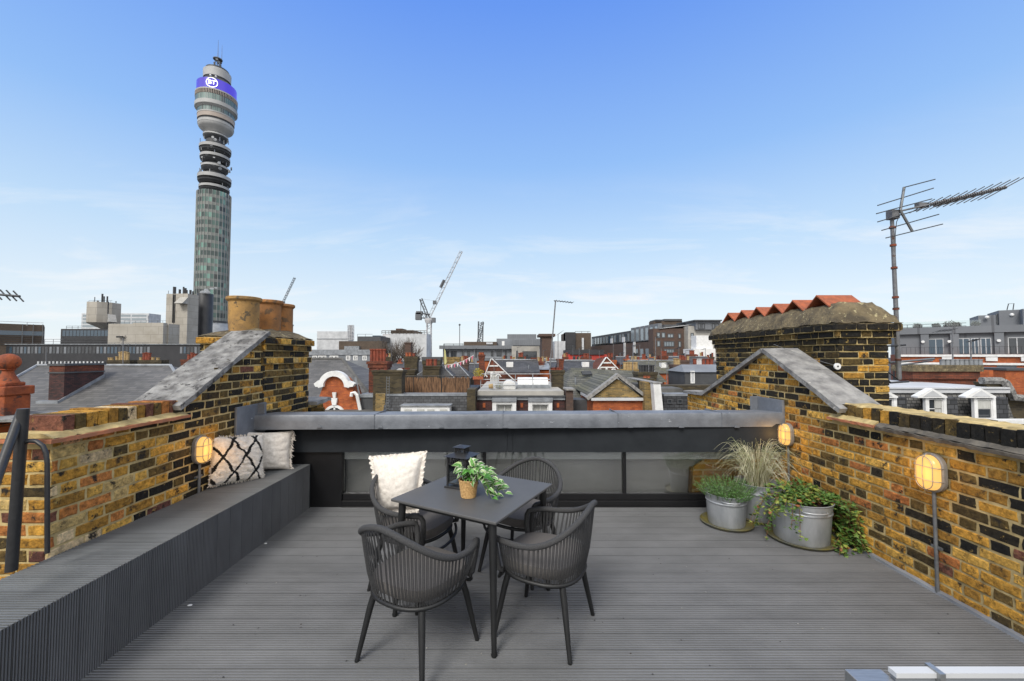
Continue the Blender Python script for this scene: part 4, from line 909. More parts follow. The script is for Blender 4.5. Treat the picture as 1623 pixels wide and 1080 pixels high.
def rail(par, f, px0, px1, py0, py1, step=1.2, r=.03, rows=2, d=-.1, mat='conduit', name='railing'):
    b = MB(); xm = (px0 + px1) / 2; u0, u1 = f.uz(px0, 560)[0], f.uz(px1, 560)[0]; z1, z0 = f.uz(xm, py0)[1], f.uz(xm, py1)[1]
    for i in range(rows): z = lerp(z1, z0, i / max(1, rows)); b.tube([f.P(u0, z, d), f.P(u1, z, d)], r, 5)
    u = u0
    while u <= u1 + .01: b.tube([f.P(u, z0, d), f.P(u, z1, d)], r, 5); u += step
    return b.build(name, mat, par)
# ---------------------------------------------------------------- communications tower
TY = 205.0; tx = at(334, 515, TY).x; tw = thing('communications_tower', 'tall cylindrical tower with green glass shaft, stacked drums and a blue-violet screen', 'tower', (tx, TY, GZ))
TD = math.hypot(tx, TY)
def tz(y, r): k = 1 - r / TD; px = lerp(344, 334, (y - 100) / 410); a, b_ = ray(px, y); return EYE + b_ * TY * k
def ringb(name, mat, pairs, n=72, par=None, smooth=30):
    b = MB(); b.lathe([(r, tz(y, r)) for y, r in pairs], (tx, TY, 0), n); return b.build(name, mat, par or tw, smooth=smooth)
RS = 7.0
z0, z1 = tz(508, RS), tz(301, RS); rows = 17; seg = 30; b = MB(); random.seed(12)
base = [[random.random() for _ in range(seg)] for _ in range(rows)]
for r_ in range(rows):
    za = lerp(z0, z1, r_ / rows); zm = lerp(z0, z1, (r_ + .40) / rows); zt_ = lerp(z0, z1, (r_ + 1) / rows)
    for k in range(seg):
        a0, a1 = 2 * math.pi * k / seg, 2 * math.pi * (k + 1) / seg; q = base[r_][k]
        c = (.025, .05, .045) if q < .4 else (.06, .125, .105) if q < .72 else (.15, .29, .24) if q < .88 else (.012, .02, .02)
        for (za_, zb_, cc) in ((za, zm, (.165, .175, .16)), (zm, zt_, c)):
            b.add([(tx + RS * math.cos(a), TY + RS * math.sin(a), z) for a, z in ((a0, za_), (a1, za_), (a1, zb_), (a0, zb_))], [(0, 1, 2, 3)], cc)
b.build('curtain_wall', 'towerglass', tw)
b = MB()
for k in range(seg):
    a = 2 * math.pi * k / seg; c, s = math.cos(a), math.sin(a); b.obox((tx + (RS + .1) * c, TY + (RS + .1) * s, (z0 + z1) / 2), (.16 * c, .16 * s, 0), (-.045 * s, .045 * c, 0), (0, 0, (z1 - z0) / 2))
b.build('mullions', 'tower_conc', tw)
ringb('base_band', 'white_far', [(548, RS + .1), (511, RS + .1), (509, RS + .05)])
ringb('base_ring', 'tower_dk', [(511, RS + .35), (508, RS + .35)])
ringb('core', 'tower_dk', [(305, 4.0), (205, 4.0)], 32)
for y1_, y0_, r, h in ((291.5, 297.5, 6.4, 0), (274, 283, 7.05, 1), (259, 264, 5.7, 0), (242, 249, 6.3, 1), (226.5, 234, 6.7, 1), (209.5, 213, 5.3, 0)):
    ringb('gallery', 'tower_dk', [(y0_ + 5.5, r * .80), (y0_ + 1.5, r * .96), (y0_ - 1, r)], 60)
    ringb('gallery_rim', 'tower_conc', [(lerp(y1_, y0_, .55), r + .03), (y1_ - .3, r + .03), (y1_ - .5, r - .1)], 60)
random.seed(44)
for i in range(64):
    y = random.choice([(290, 284), (273, 262), (258, 248), (240, 233), (225, 216)]); a = random.uniform(math.pi, 2 * math.pi + .6); r = random.uniform(4.6, 6.6); ya = random.uniform(*sorted(y))
    z = tz(ya, r); c = (tx + r * math.cos(a), TY + r * math.sin(a), z); b = MB()
    if i % 3: b.tube([(c[0], c[1], z - .9), (c[0], c[1], z + .9)], .16, 5, col=random.choice([(.1, .1, .1), (.35, .36, .36), (.2, .22, .26)])); b.build('gallery_aerial', 'bare', tw)
    else: d = Vector((math.cos(a), math.sin(a), 0)); b.tube([Vector(c), Vector(c) + d * .5], random.uniform(.5, .9), 12, col=random.choice([(.4, .41, .41), (.16, .17, .18)])); b.build('microwave_dish', 'bare', tw)
ringb('bowl', 'tower_conc', [(208, 4.6), (203, 5.6), (198, 6.9), (195, 7.35), (192, 7.5)])
ringb('bowl_rim', 'tower_conc', [(192, 7.6), (188, 7.62)]); ringb('dark_recess_band', 'tower_dk', [(188, 7.3), (184.6, 7.4)])  # narrow dark ring set back above the bowl rim
ringb('beige_band', 'tower_beige', [(184.6, 7.75), (177.8, 7.8)]); ringb('pale_rib', 'tower_conc', [(177.8, 7.9), (175.8, 7.9)])
ringb('lower_window_band', 'towerglass', [(175.8, 7.65), (169, 7.7)]).data
b = MB(); [None for _ in ()]
for nm, ya, yb, r in (('upper_window_band', 158.5, 149.5, 8.75), ('lower_window_band', 175.8, 167.5, 7.75)):
    b = MB(); za, zb_ = tz(ya, r), tz(yb, r)
    for k in range(60):
        a0, a1 = 2 * math.pi * k / 60, 2 * math.pi * (k + .86) / 60; a2 = 2 * math.pi * (k + 1) / 60; q = random.random(); c = (.10, .16, .15) if q < .5 else (.16, .24, .22) if q < .85 else (.05, .07, .07)
        b.add([(tx + r * math.cos(a), TY + r * math.sin(a), z) for a, z in ((a0, za), (a1, za), (a1, zb_), (a0, zb_))], [(0, 1, 2, 3)], c)
        b.add([(tx + (r + .04) * math.cos(a), TY + (r + .04) * math.sin(a), z) for a, z in ((a1, za), (a2, za), (a2, zb_), (a1, zb_))], [(0, 1, 2, 3)], (.3, .31, .3))
    b.build(nm, 'towerglass', tw)
for o in list(tw.children):
    if o.name.startswith('lower_window_band') and len(o.data.polygons) > 0 and 'Col' not in o.data.color_attributes: bpy.data.objects.remove(o)
ringb('concrete_band', 'tower_conc', [(169, 7.9), (166, 8.55), (164.5, 8.95), (158.5, 9.0)])
ringb('louvre_backing', 'tower_dk', [(149.5, 8.55), (141.5, 8.6)])
b = MB(); za, zb_ = tz(149, 8.9), tz(142.5, 8.9)
for k in range(80): a = 2 * math.pi * k / 80; c, s = math.cos(a), math.sin(a); b.obox((tx + 8.75 * c, TY + 8.75 * s, (za + zb_) / 2), (.15 * c, .15 * s, 0), (-.10 * s, .10 * c, 0), (0, 0, (zb_ - za) / 2))
b.build('louvres', 'tower_beige', tw); ringb('louvre_rim', 'tower_conc', [(143, 8.9), (141, 8.9)])
sc_z0, sc_z1, RSC = tz(141, 8.4), tz(125.5, 8.4), 8.4
scr = ringb('screen', 'bluescreen', [(141, RSC), (125.5, RSC)], 90)
amid = math.atan2(-TY, -tx) + math.radians(-0.0)
def onscreen(u, v, d=.06): a = alogo + u / RSC; return (tx + (RSC + d) * math.cos(a), TY + (RSC + d) * math.sin(a), zlogo + v)
alogo = amid - math.radians(15); zlogo = lerp(sc_z0, sc_z1, .52)
def ring_mark(nm, R1, R0, par):
    b = MB(); n = 40; vs = []
    for k in range(n): t = 2 * math.pi * k / n; vs += [onscreen(R1 * math.cos(t), R1 * math.sin(t)), onscreen(R0 * math.cos(t), R0 * math.sin(t))]
    b.add(vs, [(2 * k, 2 * ((k + 1) % n), 2 * ((k + 1) % n) + 1, 2 * k + 1) for k in range(n)]); return b.build(nm, 'logo_white', par)
ring_mark('ring_mark', 2.45, 2.2, scr)
cu = bpy.data.curves.new('letters', 'FONT'); cu.body = 'BT'; cu.size = 2.75; cu.align_x = 'CENTER'; cu.align_y = 'CENTER'; cu.offset = .05
to = bpy.data.objects.new('letters_tmp', cu); C.collection.objects.link(to); bpy.context.view_layer.update()
me = to.evaluated_get(bpy.context.evaluated_depsgraph_get()).to_mesh(); b = MB(); b.add([onscreen(v.co.x, v.co.y, .08) for v in me.vertices], [tuple(p.vertices) for p in me.polygons]); bpy.data.objects.remove(to)
b.build('letters', 'logo_white', scr)
ringb('neck', 'tower_dk', [(125.5, 7.4), (121, 5.0), (104, 5.0)], 40)
ringb('upper_drum', 'tower_conc', [(124, 4.6), (120.5, 5.2), (119.6, 5.85), (107, 5.95), (106.7, 5.6)])
b = MB(); zb_ = tz(107, 5.9)
for (x, y) in ((-.8, -.8), (.8, -.8), (.8, .8), (-.8, .8)): b.tube([(tx + x * 1.4, TY + y * 1.4, zb_), (tx + x * .8, TY + y * .8, zb_ + 8)], .14, 5)
for i in range(5):
    z = zb_ + 1 + i * 1.5; b.tube([(tx - 1, TY - 1, z), (tx + 1, TY - 1, z + .8), (tx + 1, TY + 1, z), (tx - 1, TY + 1, z + .8)], .1, 4, closed=True)
for i in range(12): a = i * 1.7; z = zb_ + 3 + (i % 5) * 1.2; d = Vector((math.cos(a), math.sin(a), 0)); q = Vector((tx, TY, z)) + d * 1.2; b.tube([q, q + d * .5], .6, 10)
b.lathe([(2.0, 7.2), (2.1, 7.4), (2.1, 7.6)], (tx, TY, zb_), 16)
b.tube([(tx, TY, zb_ + 8), (tx, TY, tz(64, 0))], [.16, .05], 5); b.tube([(tx + 2, TY, zb_ + 7.5), (tx + 2, TY, tz(72, 0))], [.1, .04], 5); b.build('aerial_mast', 'crane_grey', tw)
for dx in (-.35, 1.1):
    b = MB(); p = onscreen(dx * 1.5, 3.3, .2); b.ball(p, .45, 8); b.build('beacon', 'white', tw)
# ---------------------------------------------------------------- concrete and dark buildings at the left
f = Fac(0, 150, 300, 150); t = T('office_building', 'pale glass office block far behind the concrete water tower', 'building', 180, 260)
g = Fac(120, 260, 240, 260); body(t, g, 127, 234, 497, 9, 'white_far')
for i, y in enumerate((499, 504.5, 510, 515.5)): 
    for k in range(4): g.win(t, 129 + k * 26, 153 + k * 26, y, y + 3.4, 'wglass_l', None)
body(t, g, 231, 233.5, 500, .2, 'white_far', out=.3, name='pier')
t = T('concrete_tank_tower', 'small concrete block tower with a tapering underside and roof vents, left of the larger one', 'building', 160, 150)
g = Fac(130, 150, 200, 150, ); c0, c1 = Xp(135, 150), Xp(175, 150); ya = 150
z1_, z0_ = Zp(160, 480, 150), Zp(160, 512, 150); zbb = Zp(160, 523, 150)
xc = [c0, Xp(148, 150), Xp(164, 150), c1]
b = MB(); b.prism([(xc[0], ya, z0_), (xc[1], ya - 3, z0_), (xc[2], ya - 3, z0_), (xc[3], ya, z0_), (xc[3], ya + 3.5, z0_), (xc[0], ya + 3.5, z0_)], (0, 0, z1_ - z0_)); b.build('wall', 'concrete', t)
b = MB(); b.add([(xc[0], ya, z0_), (xc[1], ya - 3, z0_), (xc[2], ya - 3, z0_), (xc[3], ya, z0_), (Xp(157, ya), ya + 2, zbb), (Xp(158, ya), ya + 1, zbb), (Xp(160, ya), ya + 1, zbb), (Xp(160, ya), ya + 2, zbb)], [(0, 1, 5, 4), (1, 2, 6, 5), (2, 3, 7, 6), (0, 4, 7, 3), (4, 5, 6, 7)]); b.build('tapered_base', 'concrete_p', t)
b = MB(); b.box(Xp(148, ya), Xp(172, ya), ya + 1, ya + 8, -12, zbb - .02); b.build('shaft', 'concrete_p', t)
for px, y1, r in ((147, 471, .12), (159, 466, .28), (162, 470, .2), (167, 470, .24), (152, 477, .3), (181, 478, .2)):
    b = MB(); b.tube([(Xp(px, ya), ya, z1_), (Xp(px, ya), ya, Zp(px, y1, ya))], r, 6); b.build('vent_pipe', 'darkclad', t)
rail(t, g, 137, 174, 476.5, 480, 1.6, .05, 1, -.2)
g2 = Fac(135, 146.9, 190, 146.9); body(t, g2, 167.6, 168.6, 478, .3, 'darkclad', 'drainpipe', zb=z0_ - 1)
b = MB(); b.prism([(Xp(177, 148), 146, Zp(177, 498, 146)), (Xp(177, 148), 146, Zp(177, 511, 146)), (Xp(190, 148), 143.5, Zp(190, 511, 146))], (0, 3, 0)); b.build('intake_hood', 'concrete_p', t)
t = T('concrete_building', 'broad blank concrete block with panel joints, in front of the two concrete towers', 'building', 225, 135)
g = Fac(165, 135, 290, 135); body(t, g, 170, 266, 513.5, 4.5, 'concrete'); body(t, g, 216, 264, 512.5, -.05, 'concrete', 'projecting_bay', out=1.6); rail(t, g, 195, 262, 508.5, 513, 1.8, .05, 1)
b = MB(); b.prism([g.P(g.uz(268, 0)[0], Zp(270, 552, 132), 3), g.P(g.uz(268, 0)[0], Zp(270, 562, 132), 3), g.P(g.uz(268, 0)[0], Zp(270, 561, 130), 4.6)], (3.4, 0, 0)); b.build('intake_hood', 'concrete_p', t)
b = MB(); p = g.P(g.uz(194, 534)[0], Zp(194, 534, 133), .5); b.box(p.x - 1, p.x + .8, p.y - .6, p.y, p.z - .25, p.z + .3); b.build('camera_bracket', 'darkclad', t)
t = T('concrete_service_tower', 'tall concrete service tower with flue pipes on its roof, beside the black round chimney', 'building', 287, 160)
g = Fac(255, 160, 320, 160); body(t, g, 261, 284, 466, 3, 'concrete'); body(t, g, 281, 300, 466.5, 4, 'concrete', 'corner_bay', out=1.5)
for px, y1, r in ((273.5, 455, .55), (282, 459, .4), (288, 455, .3), (290, 457, .6), (293, 460, .35), (299, 460, .4), (264, 461, .08), (312, 455, .05), (303, 462, .3)):
    b = MB(); Yp = 161; b.tube([(Xp(px, Yp), Yp, Zp(px, 467, Yp)), (Xp(px, Yp), Yp, Zp(px, y1, Yp))], r, 7); b.build('flue', 'darkclad', t)
for px in (273, 276, 279): b = MB(); g.pbox(b, px - .55, px + .55, 467, 512, .05, .45); b.build('wall_pipe', 'darkclad', t)
b = MB(); b.prism([g.P(g.uz(304, 0)[0], Zp(304, 471, 158), 1.5), g.P(g.uz(304, 0)[0], Zp(304, 482, 158), 1.5), g.P(g.uz(304, 0)[0], Zp(304, 482, 158), 4.3)], (3.2, 0, 0)); b.build('intake_hood', 'concrete_p', t)
t = T('round_chimney', 'black cylindrical chimney with white steam, in front of the glass tower shaft', 'chimney', 324, 170); xx = Xp(323, 170)
b = MB(); b.lathe([(2.75, GZ), (2.75, Zp(323, 467, 170)), (2.6, Zp(323, 466, 170))], (xx, 170, 0), 28); b.build('shaft', 'darkclad', t, smooth=40)
# steam
m = bpy.data.materials.new('steam'); m.use_nodes = True; nt_ = m.node_tree; nt_.nodes.clear(); o_ = nt_.nodes.new('ShaderNodeOutputMaterial'); v_ = nt_.nodes.new('ShaderNodeVolumePrincipled'); v_.inputs['Color'].default_value = (1, 1, 1, 1); v_.inputs['Density'].default_value = .9; nt_.links.new(v_.outputs[0], o_.inputs['Volume'])
b = MB(); random.seed(9)
for px, py, r in ((320, 464, 1.3), (325, 463, 1.2), (329, 464, 1.0), (322, 461.5, 1.0), (327, 460.5, .9), (333, 458, .8), (337, 456, .6)): b.ball((Xp(px, 168), 168 + random.uniform(-1, 1), Zp(px, py, 168)), r, 10, sz=.6)
so_ = b.build('steam', m, loc=(xx, 168, Zp(323, 463, 168))); tag(so_, 'small puff of white steam rising from the black round chimney', 'steam', kind='stuff')
f = Fac(0, 128, 350, 128)
t = T('office_building', 'low dark office block with a band of blue windows, left of the blank concrete block', 'building', 133, 140); g = Fac(90, 140, 175, 140); body(t, g, 95, 172, 521.5, 18, 'darkclad')
for k in range(13): g.win(t, 98 + k * 5.6, 102.6 + k * 5.6, 524, 533, 'wglass_b', None)
for k in range(3): b = MB(); g.pbox(b, 95, 172, 538 + k * 4, 538.6 + k * 4, 0, .12); b.build('string_course', 'grey_dk', t)
rail(t, g, 103, 127, 517, 521.5, 2, .06, 2)
t = T('office_building', 'dark banded office block with a white roof rail at the far left edge', 'building', 30, 120); g = Fac(-60, 100, 68, 109.6); body(t, g, -60, 68, 513, 14, 'brownbrick2'); b = MB(); g.pbox(b, -60, 68, 524, 531, 0, .1); b.build('window_band', 'wglass_b', t); rail(t, g, -60, 67, 509.5, 515, 5, .07, 1, .1, 'white_far')
for k in range(5): b = MB(); g.pbox(b, -60, 68, 533 + k * 3.2, 533.5 + k * 3.2, 0, .15); b.build('string_course', 'grey_dk', t)
for px in (34, 51, 66): b = MB(); g.pbox(b, px - .5, px + .5, 514, 545, .1, .3); b.build('downpipe', 'conduit', t)
t = T('long_office_building', 'long low dark office building with a continuous row of windows beneath the concrete block', 'building', 120, 105); g = Fac(-60, 105, 352, 105); body(t, g, -60, 345, 546, 20, 'darkclad')
b = MB(); g.pbox(b, -60, 345, 545.4, 546.6, 0, .3); b.build('roof_edge', 'lead', t)
random.seed(2)
for k in range(62):
    px = -8 + k * 5.75
    if 170 + 68 < px < 283: continue
    g.win(t, px, px + 3.6, 550, 560.5, random.choice(['wglass', 'wglass_b', 'wglass', 'grey_dk', 'grey_mid']), None)
rail(t, g, 68, 95, 538, 545.5, 2.2, .05, 2, -.3); rail(t, g, 171, 236, 544, 548, 1.8, .05, 2, .2)
for k in range(18): px = 62 + k * 6; b = MB(); g.pbox(b, px, px + 2.4, 573, 579, .1, .35); b.build('white_pier', 'white_far', t)
# big slate roof with a brick stack growing out of it
t = T('slate_roofed_house', 'house with a broad plain slate roof behind the left wall', 'house', 150, 24)
YR, YE = 30, 24; zr_ = Zp(150, 580, YR); xl, xr_ = Xp(60, YR), Xp(271, YR); ze = Zp(150, 668, YE); xel, xer = Xp(-90, YE), Xp(330, YE)
b = MB(); b.add([(xel, YE, ze), (xer, YE, ze), (xr_, YR, zr_), (xl, YR, zr_), (xel, YR + 7, ze), (xer, YR + 7, ze)], [(0, 1, 2, 3), (1, 5, 2), (0, 3, 4), (3, 2, 5, 4)]); b.build('roof', 'slate_big', t)
MB().box(xel + .3, xer - .3, YE + .3, YR + 6.7, GZ, ze + .05).build('wall', 'stock_dk', t)
MB().tube([(xl, YR, zr_ + .03), (xr_, YR, zr_ + .03)], .11, 6).build('ridge_capping', 'lead', t)
MB().tube([(xl, YR, zr_ + .03), (xel, YE, ze + .05)], .10, 6).build('hip_capping', 'lead', t); MB().tube([(xr_, YR, zr_ + .03), (xer, YE, ze + .05)], .10, 6).build('hip_capping', 'lead', t)
YC, YD = 26.0, 28.5; xa, xb = Xp(79.5, YC), Xp(103.5, YC); zs1 = Zp(90, 578, YC); zb_ = Zp(90, 650, YC)
b = MB(); b.box(xa, xb, YC, YD, zb_, zs1 - .5); st_ = b.build('brick_stack', 'plumbrick', t)
b = MB(); b.box(xa - .05, xb + .05, YC - .05, YD + .05, zs1 - .56, zs1 - .47); b.build('string_course', 'grey_dk', st_); b = MB(); b.box(xa - .01, xb + .01, YC - .01, YD + .01, zs1 - .468, zs1 - .08); b.build('upper_brickwork', 'redbrick_dk', st_); b = MB(); b.box(xa - .08, xb + .08, YC - .08, YD + .08, zs1 - .079, zs1 + .05); b.build('stack_cap', 'grey_dk', st_)
zat = lambda y_: ze + (y_ - YE) / (YR - YE) * (zr_ - ze)
b = MB(); b.prism([(xb + .01, YC - .3, zat(YC - .3) - .05), (xb + .01, YD, zat(YD) - .05), (xb + .01, YD, zat(YD) + .22), (xb + .01, YC - .3, zat(YC - .3) + .16)], (.06, 0, 0)); b.box(xa - .35, xb + .05, YC - .38, YC - .01, zat(YC - .3) - .1, zat(YC - .3) + .12); b.build('lead_flashing', 'lead', t)
# ---------------------------------------------------------------- chimney helper
def chimney(label, px0, px1, ycap, ybase, Y, depth, mat, pots=(), cap=.12, zb=None, group=None, capmat=None, pr=.14, ph=.38, potmat='terra_far', capout=.09, name='chimney_stack', corb=True):
    t = T(name, label, 'chimney', (px0 + px1) / 2, Y, group); x0, x1 = Xp(px0, Y), Xp(px1, Y); z1 = Zp((px0 + px1) / 2, ycap, Y); z0 = zb if zb is not None else GZ
    MB().box(x0, x1, Y, Y + depth, z0, z1 - cap).build('stack', mat, t)
    if corb: MB().box(x0 - capout * .5, x1 + capout * .5, Y - capout * .5, Y + depth + capout * .5, z1 - cap * 2.2, z1 - cap - .002).build('corbel', mat, t)
    MB().box(x0 - capout, x1 + capout, Y - capout, Y + depth + capout, z1 - cap, z1).build('cap', capmat or mat, t)
    for i, q in enumerate(pots):
        px, k, m_ = (q if isinstance(q, tuple) else (q, 1.0, potmat)); r = pr; x = Xp(px, Y + depth / 2)
        b = MB(); b.lathe([(r * .9, 0), (r * .88, ph * k * .85), (r * 1.12, ph * k * .88), (r * 1.1, ph * k), (r * .8, ph * k), (r * .75, ph * k * .7)], (x, Y + depth / 2, z1), 12); b.build('chimney_pot', m_, t, smooth=40)
    return t
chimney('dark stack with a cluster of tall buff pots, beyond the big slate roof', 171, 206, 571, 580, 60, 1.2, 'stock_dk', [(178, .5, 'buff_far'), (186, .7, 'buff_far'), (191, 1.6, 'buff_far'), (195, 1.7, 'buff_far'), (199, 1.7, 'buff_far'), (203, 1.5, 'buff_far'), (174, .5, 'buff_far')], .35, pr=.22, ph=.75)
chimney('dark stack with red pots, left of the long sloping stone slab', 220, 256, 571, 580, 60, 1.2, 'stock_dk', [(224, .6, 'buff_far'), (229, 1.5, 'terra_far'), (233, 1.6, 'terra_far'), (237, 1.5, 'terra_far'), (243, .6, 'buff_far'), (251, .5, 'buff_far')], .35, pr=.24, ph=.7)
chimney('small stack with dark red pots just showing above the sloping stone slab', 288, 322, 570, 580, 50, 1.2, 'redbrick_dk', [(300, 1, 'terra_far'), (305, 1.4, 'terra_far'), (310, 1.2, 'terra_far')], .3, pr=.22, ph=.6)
def aerial(label, px, ytop, ybase, Y, boom=(0, 0), els=6, r=.03, el=.35, mat='alu', tilt=0, group=None, cross=0):
    t = T('tv_aerial', label, 'aerial', px, Y, group); p0, p1 = at(px, ybase, Y), at(px + tilt, ytop, Y)
    MB().tube([p0, p1], r, 6).build('mast', 'rust', t); q = at(px + tilt + boom[0], ytop + boom[1], Y) if boom[0] else p1
    if boom[0]:
        b = MB(); b.tube([p1 - (q - p1) * .1, q], r * .6, 5)
        for i in range(els): c = p1.lerp(q, i / max(1, els - 1)); d = Vector((.5, -.7, .35)).normalized() * el; b.tube([c - d, c + d], r * .35, 4)
        b.build('yagi', mat, t)
    return t
aerial('thin white TV aerial in front of the blank concrete block', 195, 536, 580, 59, (5, -2), 5, .06, .5)
aerial('plain thin mast in front of the dark windows at far left', 73, 550, 580, 57, (0, 0), 0, .05)
# terracotta ball finial
t = thing('ball_finial', 'orange terracotta ball finial on a stepped pedestal at the left edge', 'finial', at(13, 660, 4.6)); c = at(13, 588, 4.6)
def fz(y): return Zp(13, y, 4.6) - c.z
b = MB(); q = .125; b.box(c.x - q, c.x + q, c.y - q, c.y + q, c.z + fz(668), c.z + fz(626)); b.box(c.x - q - .02, c.x + q + .02, c.y - q - .02, c.y + q + .02, c.z + fz(626), c.z + fz(612)); b.box(c.x - q + .03, c.x + q - .03, c.y - q + .03, c.y + q - .03, c.z + fz(612), c.z + fz(606)); b.build('pedestal', 'terracotta', t, bevel=.012)
b = MB(); b.lathe([(.10, fz(607)), (.075, fz(600)), (.05, fz(592)), (.045, fz(588)), (.065, fz(586)), (.05, fz(584))], c, 24); b.build('neck', 'terracotta', t, smooth=50)
b = MB(); b.ball(c + Vector((0, 0, fz(574))), .098, 24, sz=.95); b.build('ball', 'terracotta', t, smooth=80)
t = thing('brick_pier', 'red brick pier with a dark stone capping under the terracotta finial', 'pier', (c.x, 4.6, -2)); b = MB(); b.box(c.x - .5, c.x + .14, 4.40, 4.8, -2, Zp(13, 672, 4.5)); b.build('brickwork', 'redbrick', t); b = MB(); rough_prism(b, [(c.x - .7, Zp(0, 672, 4.3)), (c.x - .7, Zp(0, 664, 4.3)), (Xp(82, 4.3), Zp(0, 664, 4.3)), (Xp(78, 4.3), Zp(0, 667, 4.3))], 4.25, 4.85, 6, .006); b.build('capping', 'stone_dk', t)
t = thing('brick_wall', 'lower dark brick wall glimpsed behind the stair rail at the left edge', 'wall', (-9, 7.5, -6)); MB().box(-13, -4.0, 7.4, 7.7, -6, .55).build('brickwork', 'stock', t)
struct(MB().box(-14, -3.1, -2, 30, -1.6, -1.5).build('lower_roof', 'roof_felt'))
t = thing('tv_aerial', 'end of a dark aerial boom poking in at the left edge of the sky', 'aerial', at(-40, 470, 7)); b = MB(); p0, p1 = at(-60, 462, 7), at(31, 470, 7); b.tube([p0, p1], .022, 6); b.build('boom', 'alu', t)
b = MB(); [b.tube([p0.lerp(p1, k) - Vector((.07, .02, -.09)), p0.lerp(p1, k) + Vector((.07, .02, -.09))], .012, 4) for k in (.3, .45, .6, .75, .86, .98)]; b.build('elements', 'alu', t); MB().tube([p0, p0 - Vector((0, 0, 6))], .03, 6).build('mast', 'rust', t)
# ---------------------------------------------------------------- cranes
def lattice(b, p, q, w_, n, r, up=Vector((0, 0, 1)), tri=False):
    p, q = Vector(p), Vector(q); d = (q - p).normalized(); s = d.cross(up)
    if s.length < .1: s = d.cross(Vector((0, 1, 0)))
    s.normalize(); v = s.cross(d); cs = [(-1, -1), (1, -1), (1, 1), (-1, 1)] if not tri else [(-1, -1), (1, -1), (0, 1)]
    P = lambda i, k: p.lerp(q, i / n) + s * (cs[k][0] * w_ / 2) + v * (cs[k][1] * w_ / 2)
    for k in range(len(cs)): b.tube([P(0, k), P(n, k)], r, 4)
    for i in range(n):
        for k in range(len(cs)): k2 = (k + 1) % len(cs); b.tube([P(i, k), P(i + 1, k2)] if (i + k) % 2 else [P(i, k2), P(i + 1, k)], r * .6, 3, caps=False)
Yc = 150; t = T('tower_crane', 'large grey and white luffing tower crane, its jib raised steeply to the right', 'crane', 679, Yc)
b = MB(); lattice(b, at(680, 600, Yc), at(680, 513, Yc), 1.5, 16, .16); b.build('mast', 'crane_white', t)
b = MB(); lattice(b, at(680, 503, Yc), at(731, 398, Yc), .95, 26, .085, tri=True); b.build('jib', 'crane_white', t)
b = MB(); lattice(b, at(681, 502, Yc), at(663, 500, Yc), 1.6, 4, .16); lattice(b, at(680, 507, Yc), at(667, 474, Yc), .9, 7, .13); b.tube([at(667, 474, Yc), at(667, 500, Yc)], .12, 4); b.build('counter_jib', 'crane_grey', t)
b = MB(); p = at(663.5, 500.5, Yc); b.box(p.x - 1.0, p.x + 1.0, p.y - 1, p.y + 1, p.z - 1.6, p.z + 1.0); p = at(663, 496, Yc); b.box(p.x - .6, p.x + 1.6, p.y - 1, p.y + 1, p.z - .6, p.z + .5); b.build('counterweight', 'crane_grey', t)
b = MB(); p = at(687, 508, Yc); b.box(p.x - .9, p.x + .7, p.y - .9, p.y + .9, p.z - .8, p.z + .9); b.build('cab', 'crane_grey', t); b = MB(); p = at(680, 509, Yc); b.lathe([(1.2, -.9), (1.6, .3), (1.6, .9)], p, 14); b.build('slewing_ring', 'crane_white', t)
b = MB(); b.tube([at(667, 474, Yc), at(690, 477, Yc)], .03, 3); b.tube([at(690, 477, Yc), at(731, 398, Yc)], .05, 3); p = at(689, 479, Yc); b.box(p.x - .6, p.x + .6, p.y - .5, p.y + .5, p.z - .8, p.z + .5); p = at(698, 456, Yc); b.tube([p, at(704, 444, Yc)], .5, 5); b.build('pendant_gear', 'crane_grey', t)
Yc = 400; t = T('tower_crane', 'distant slim crane jib slanting up just right of the three clay pots', 'crane', 455, Yc); b = MB(); lattice(b, at(448, 480, Yc), at(467, 440, Yc), 1.6, 12, .22, tri=True); b.build('jib', 'crane_grey', t); b = MB(); lattice(b, at(449, 560, Yc), at(449, 478, Yc), 2, 14, .25); b.build('mast', 'crane_grey', t)
Yc = 300; t = T('tower_crane', 'short distant lattice crane tower, right of the large luffing crane', 'crane', 761, Yc); b = MB(); lattice(b, at(761, 560, Yc), at(762, 510, Yc), 3.4, 12, .3); b.build('mast', 'crane_grey', t); b = MB(); lattice(b, at(757, 546, Yc), at(765, 511, Yc), 1.6, 8, .25, tri=True); b.build('jib', 'crane_grey', t)
for px, y, l_ in ((464, 516, 'thin distant pole with a small round top, right of the left chimney'), (728.5, 515, 'thin distant pole between the two central cranes')):
    t = T('pole', l_, 'pole', px, 200); MB().tube([at(px, 562, 200), at(px, y, 200)], .18, 5).build('shaft', 'crane_grey', t); b = MB(); b.ball(at(px, y, 200), .5, 8); b.build('finial', 'crane_grey', t)
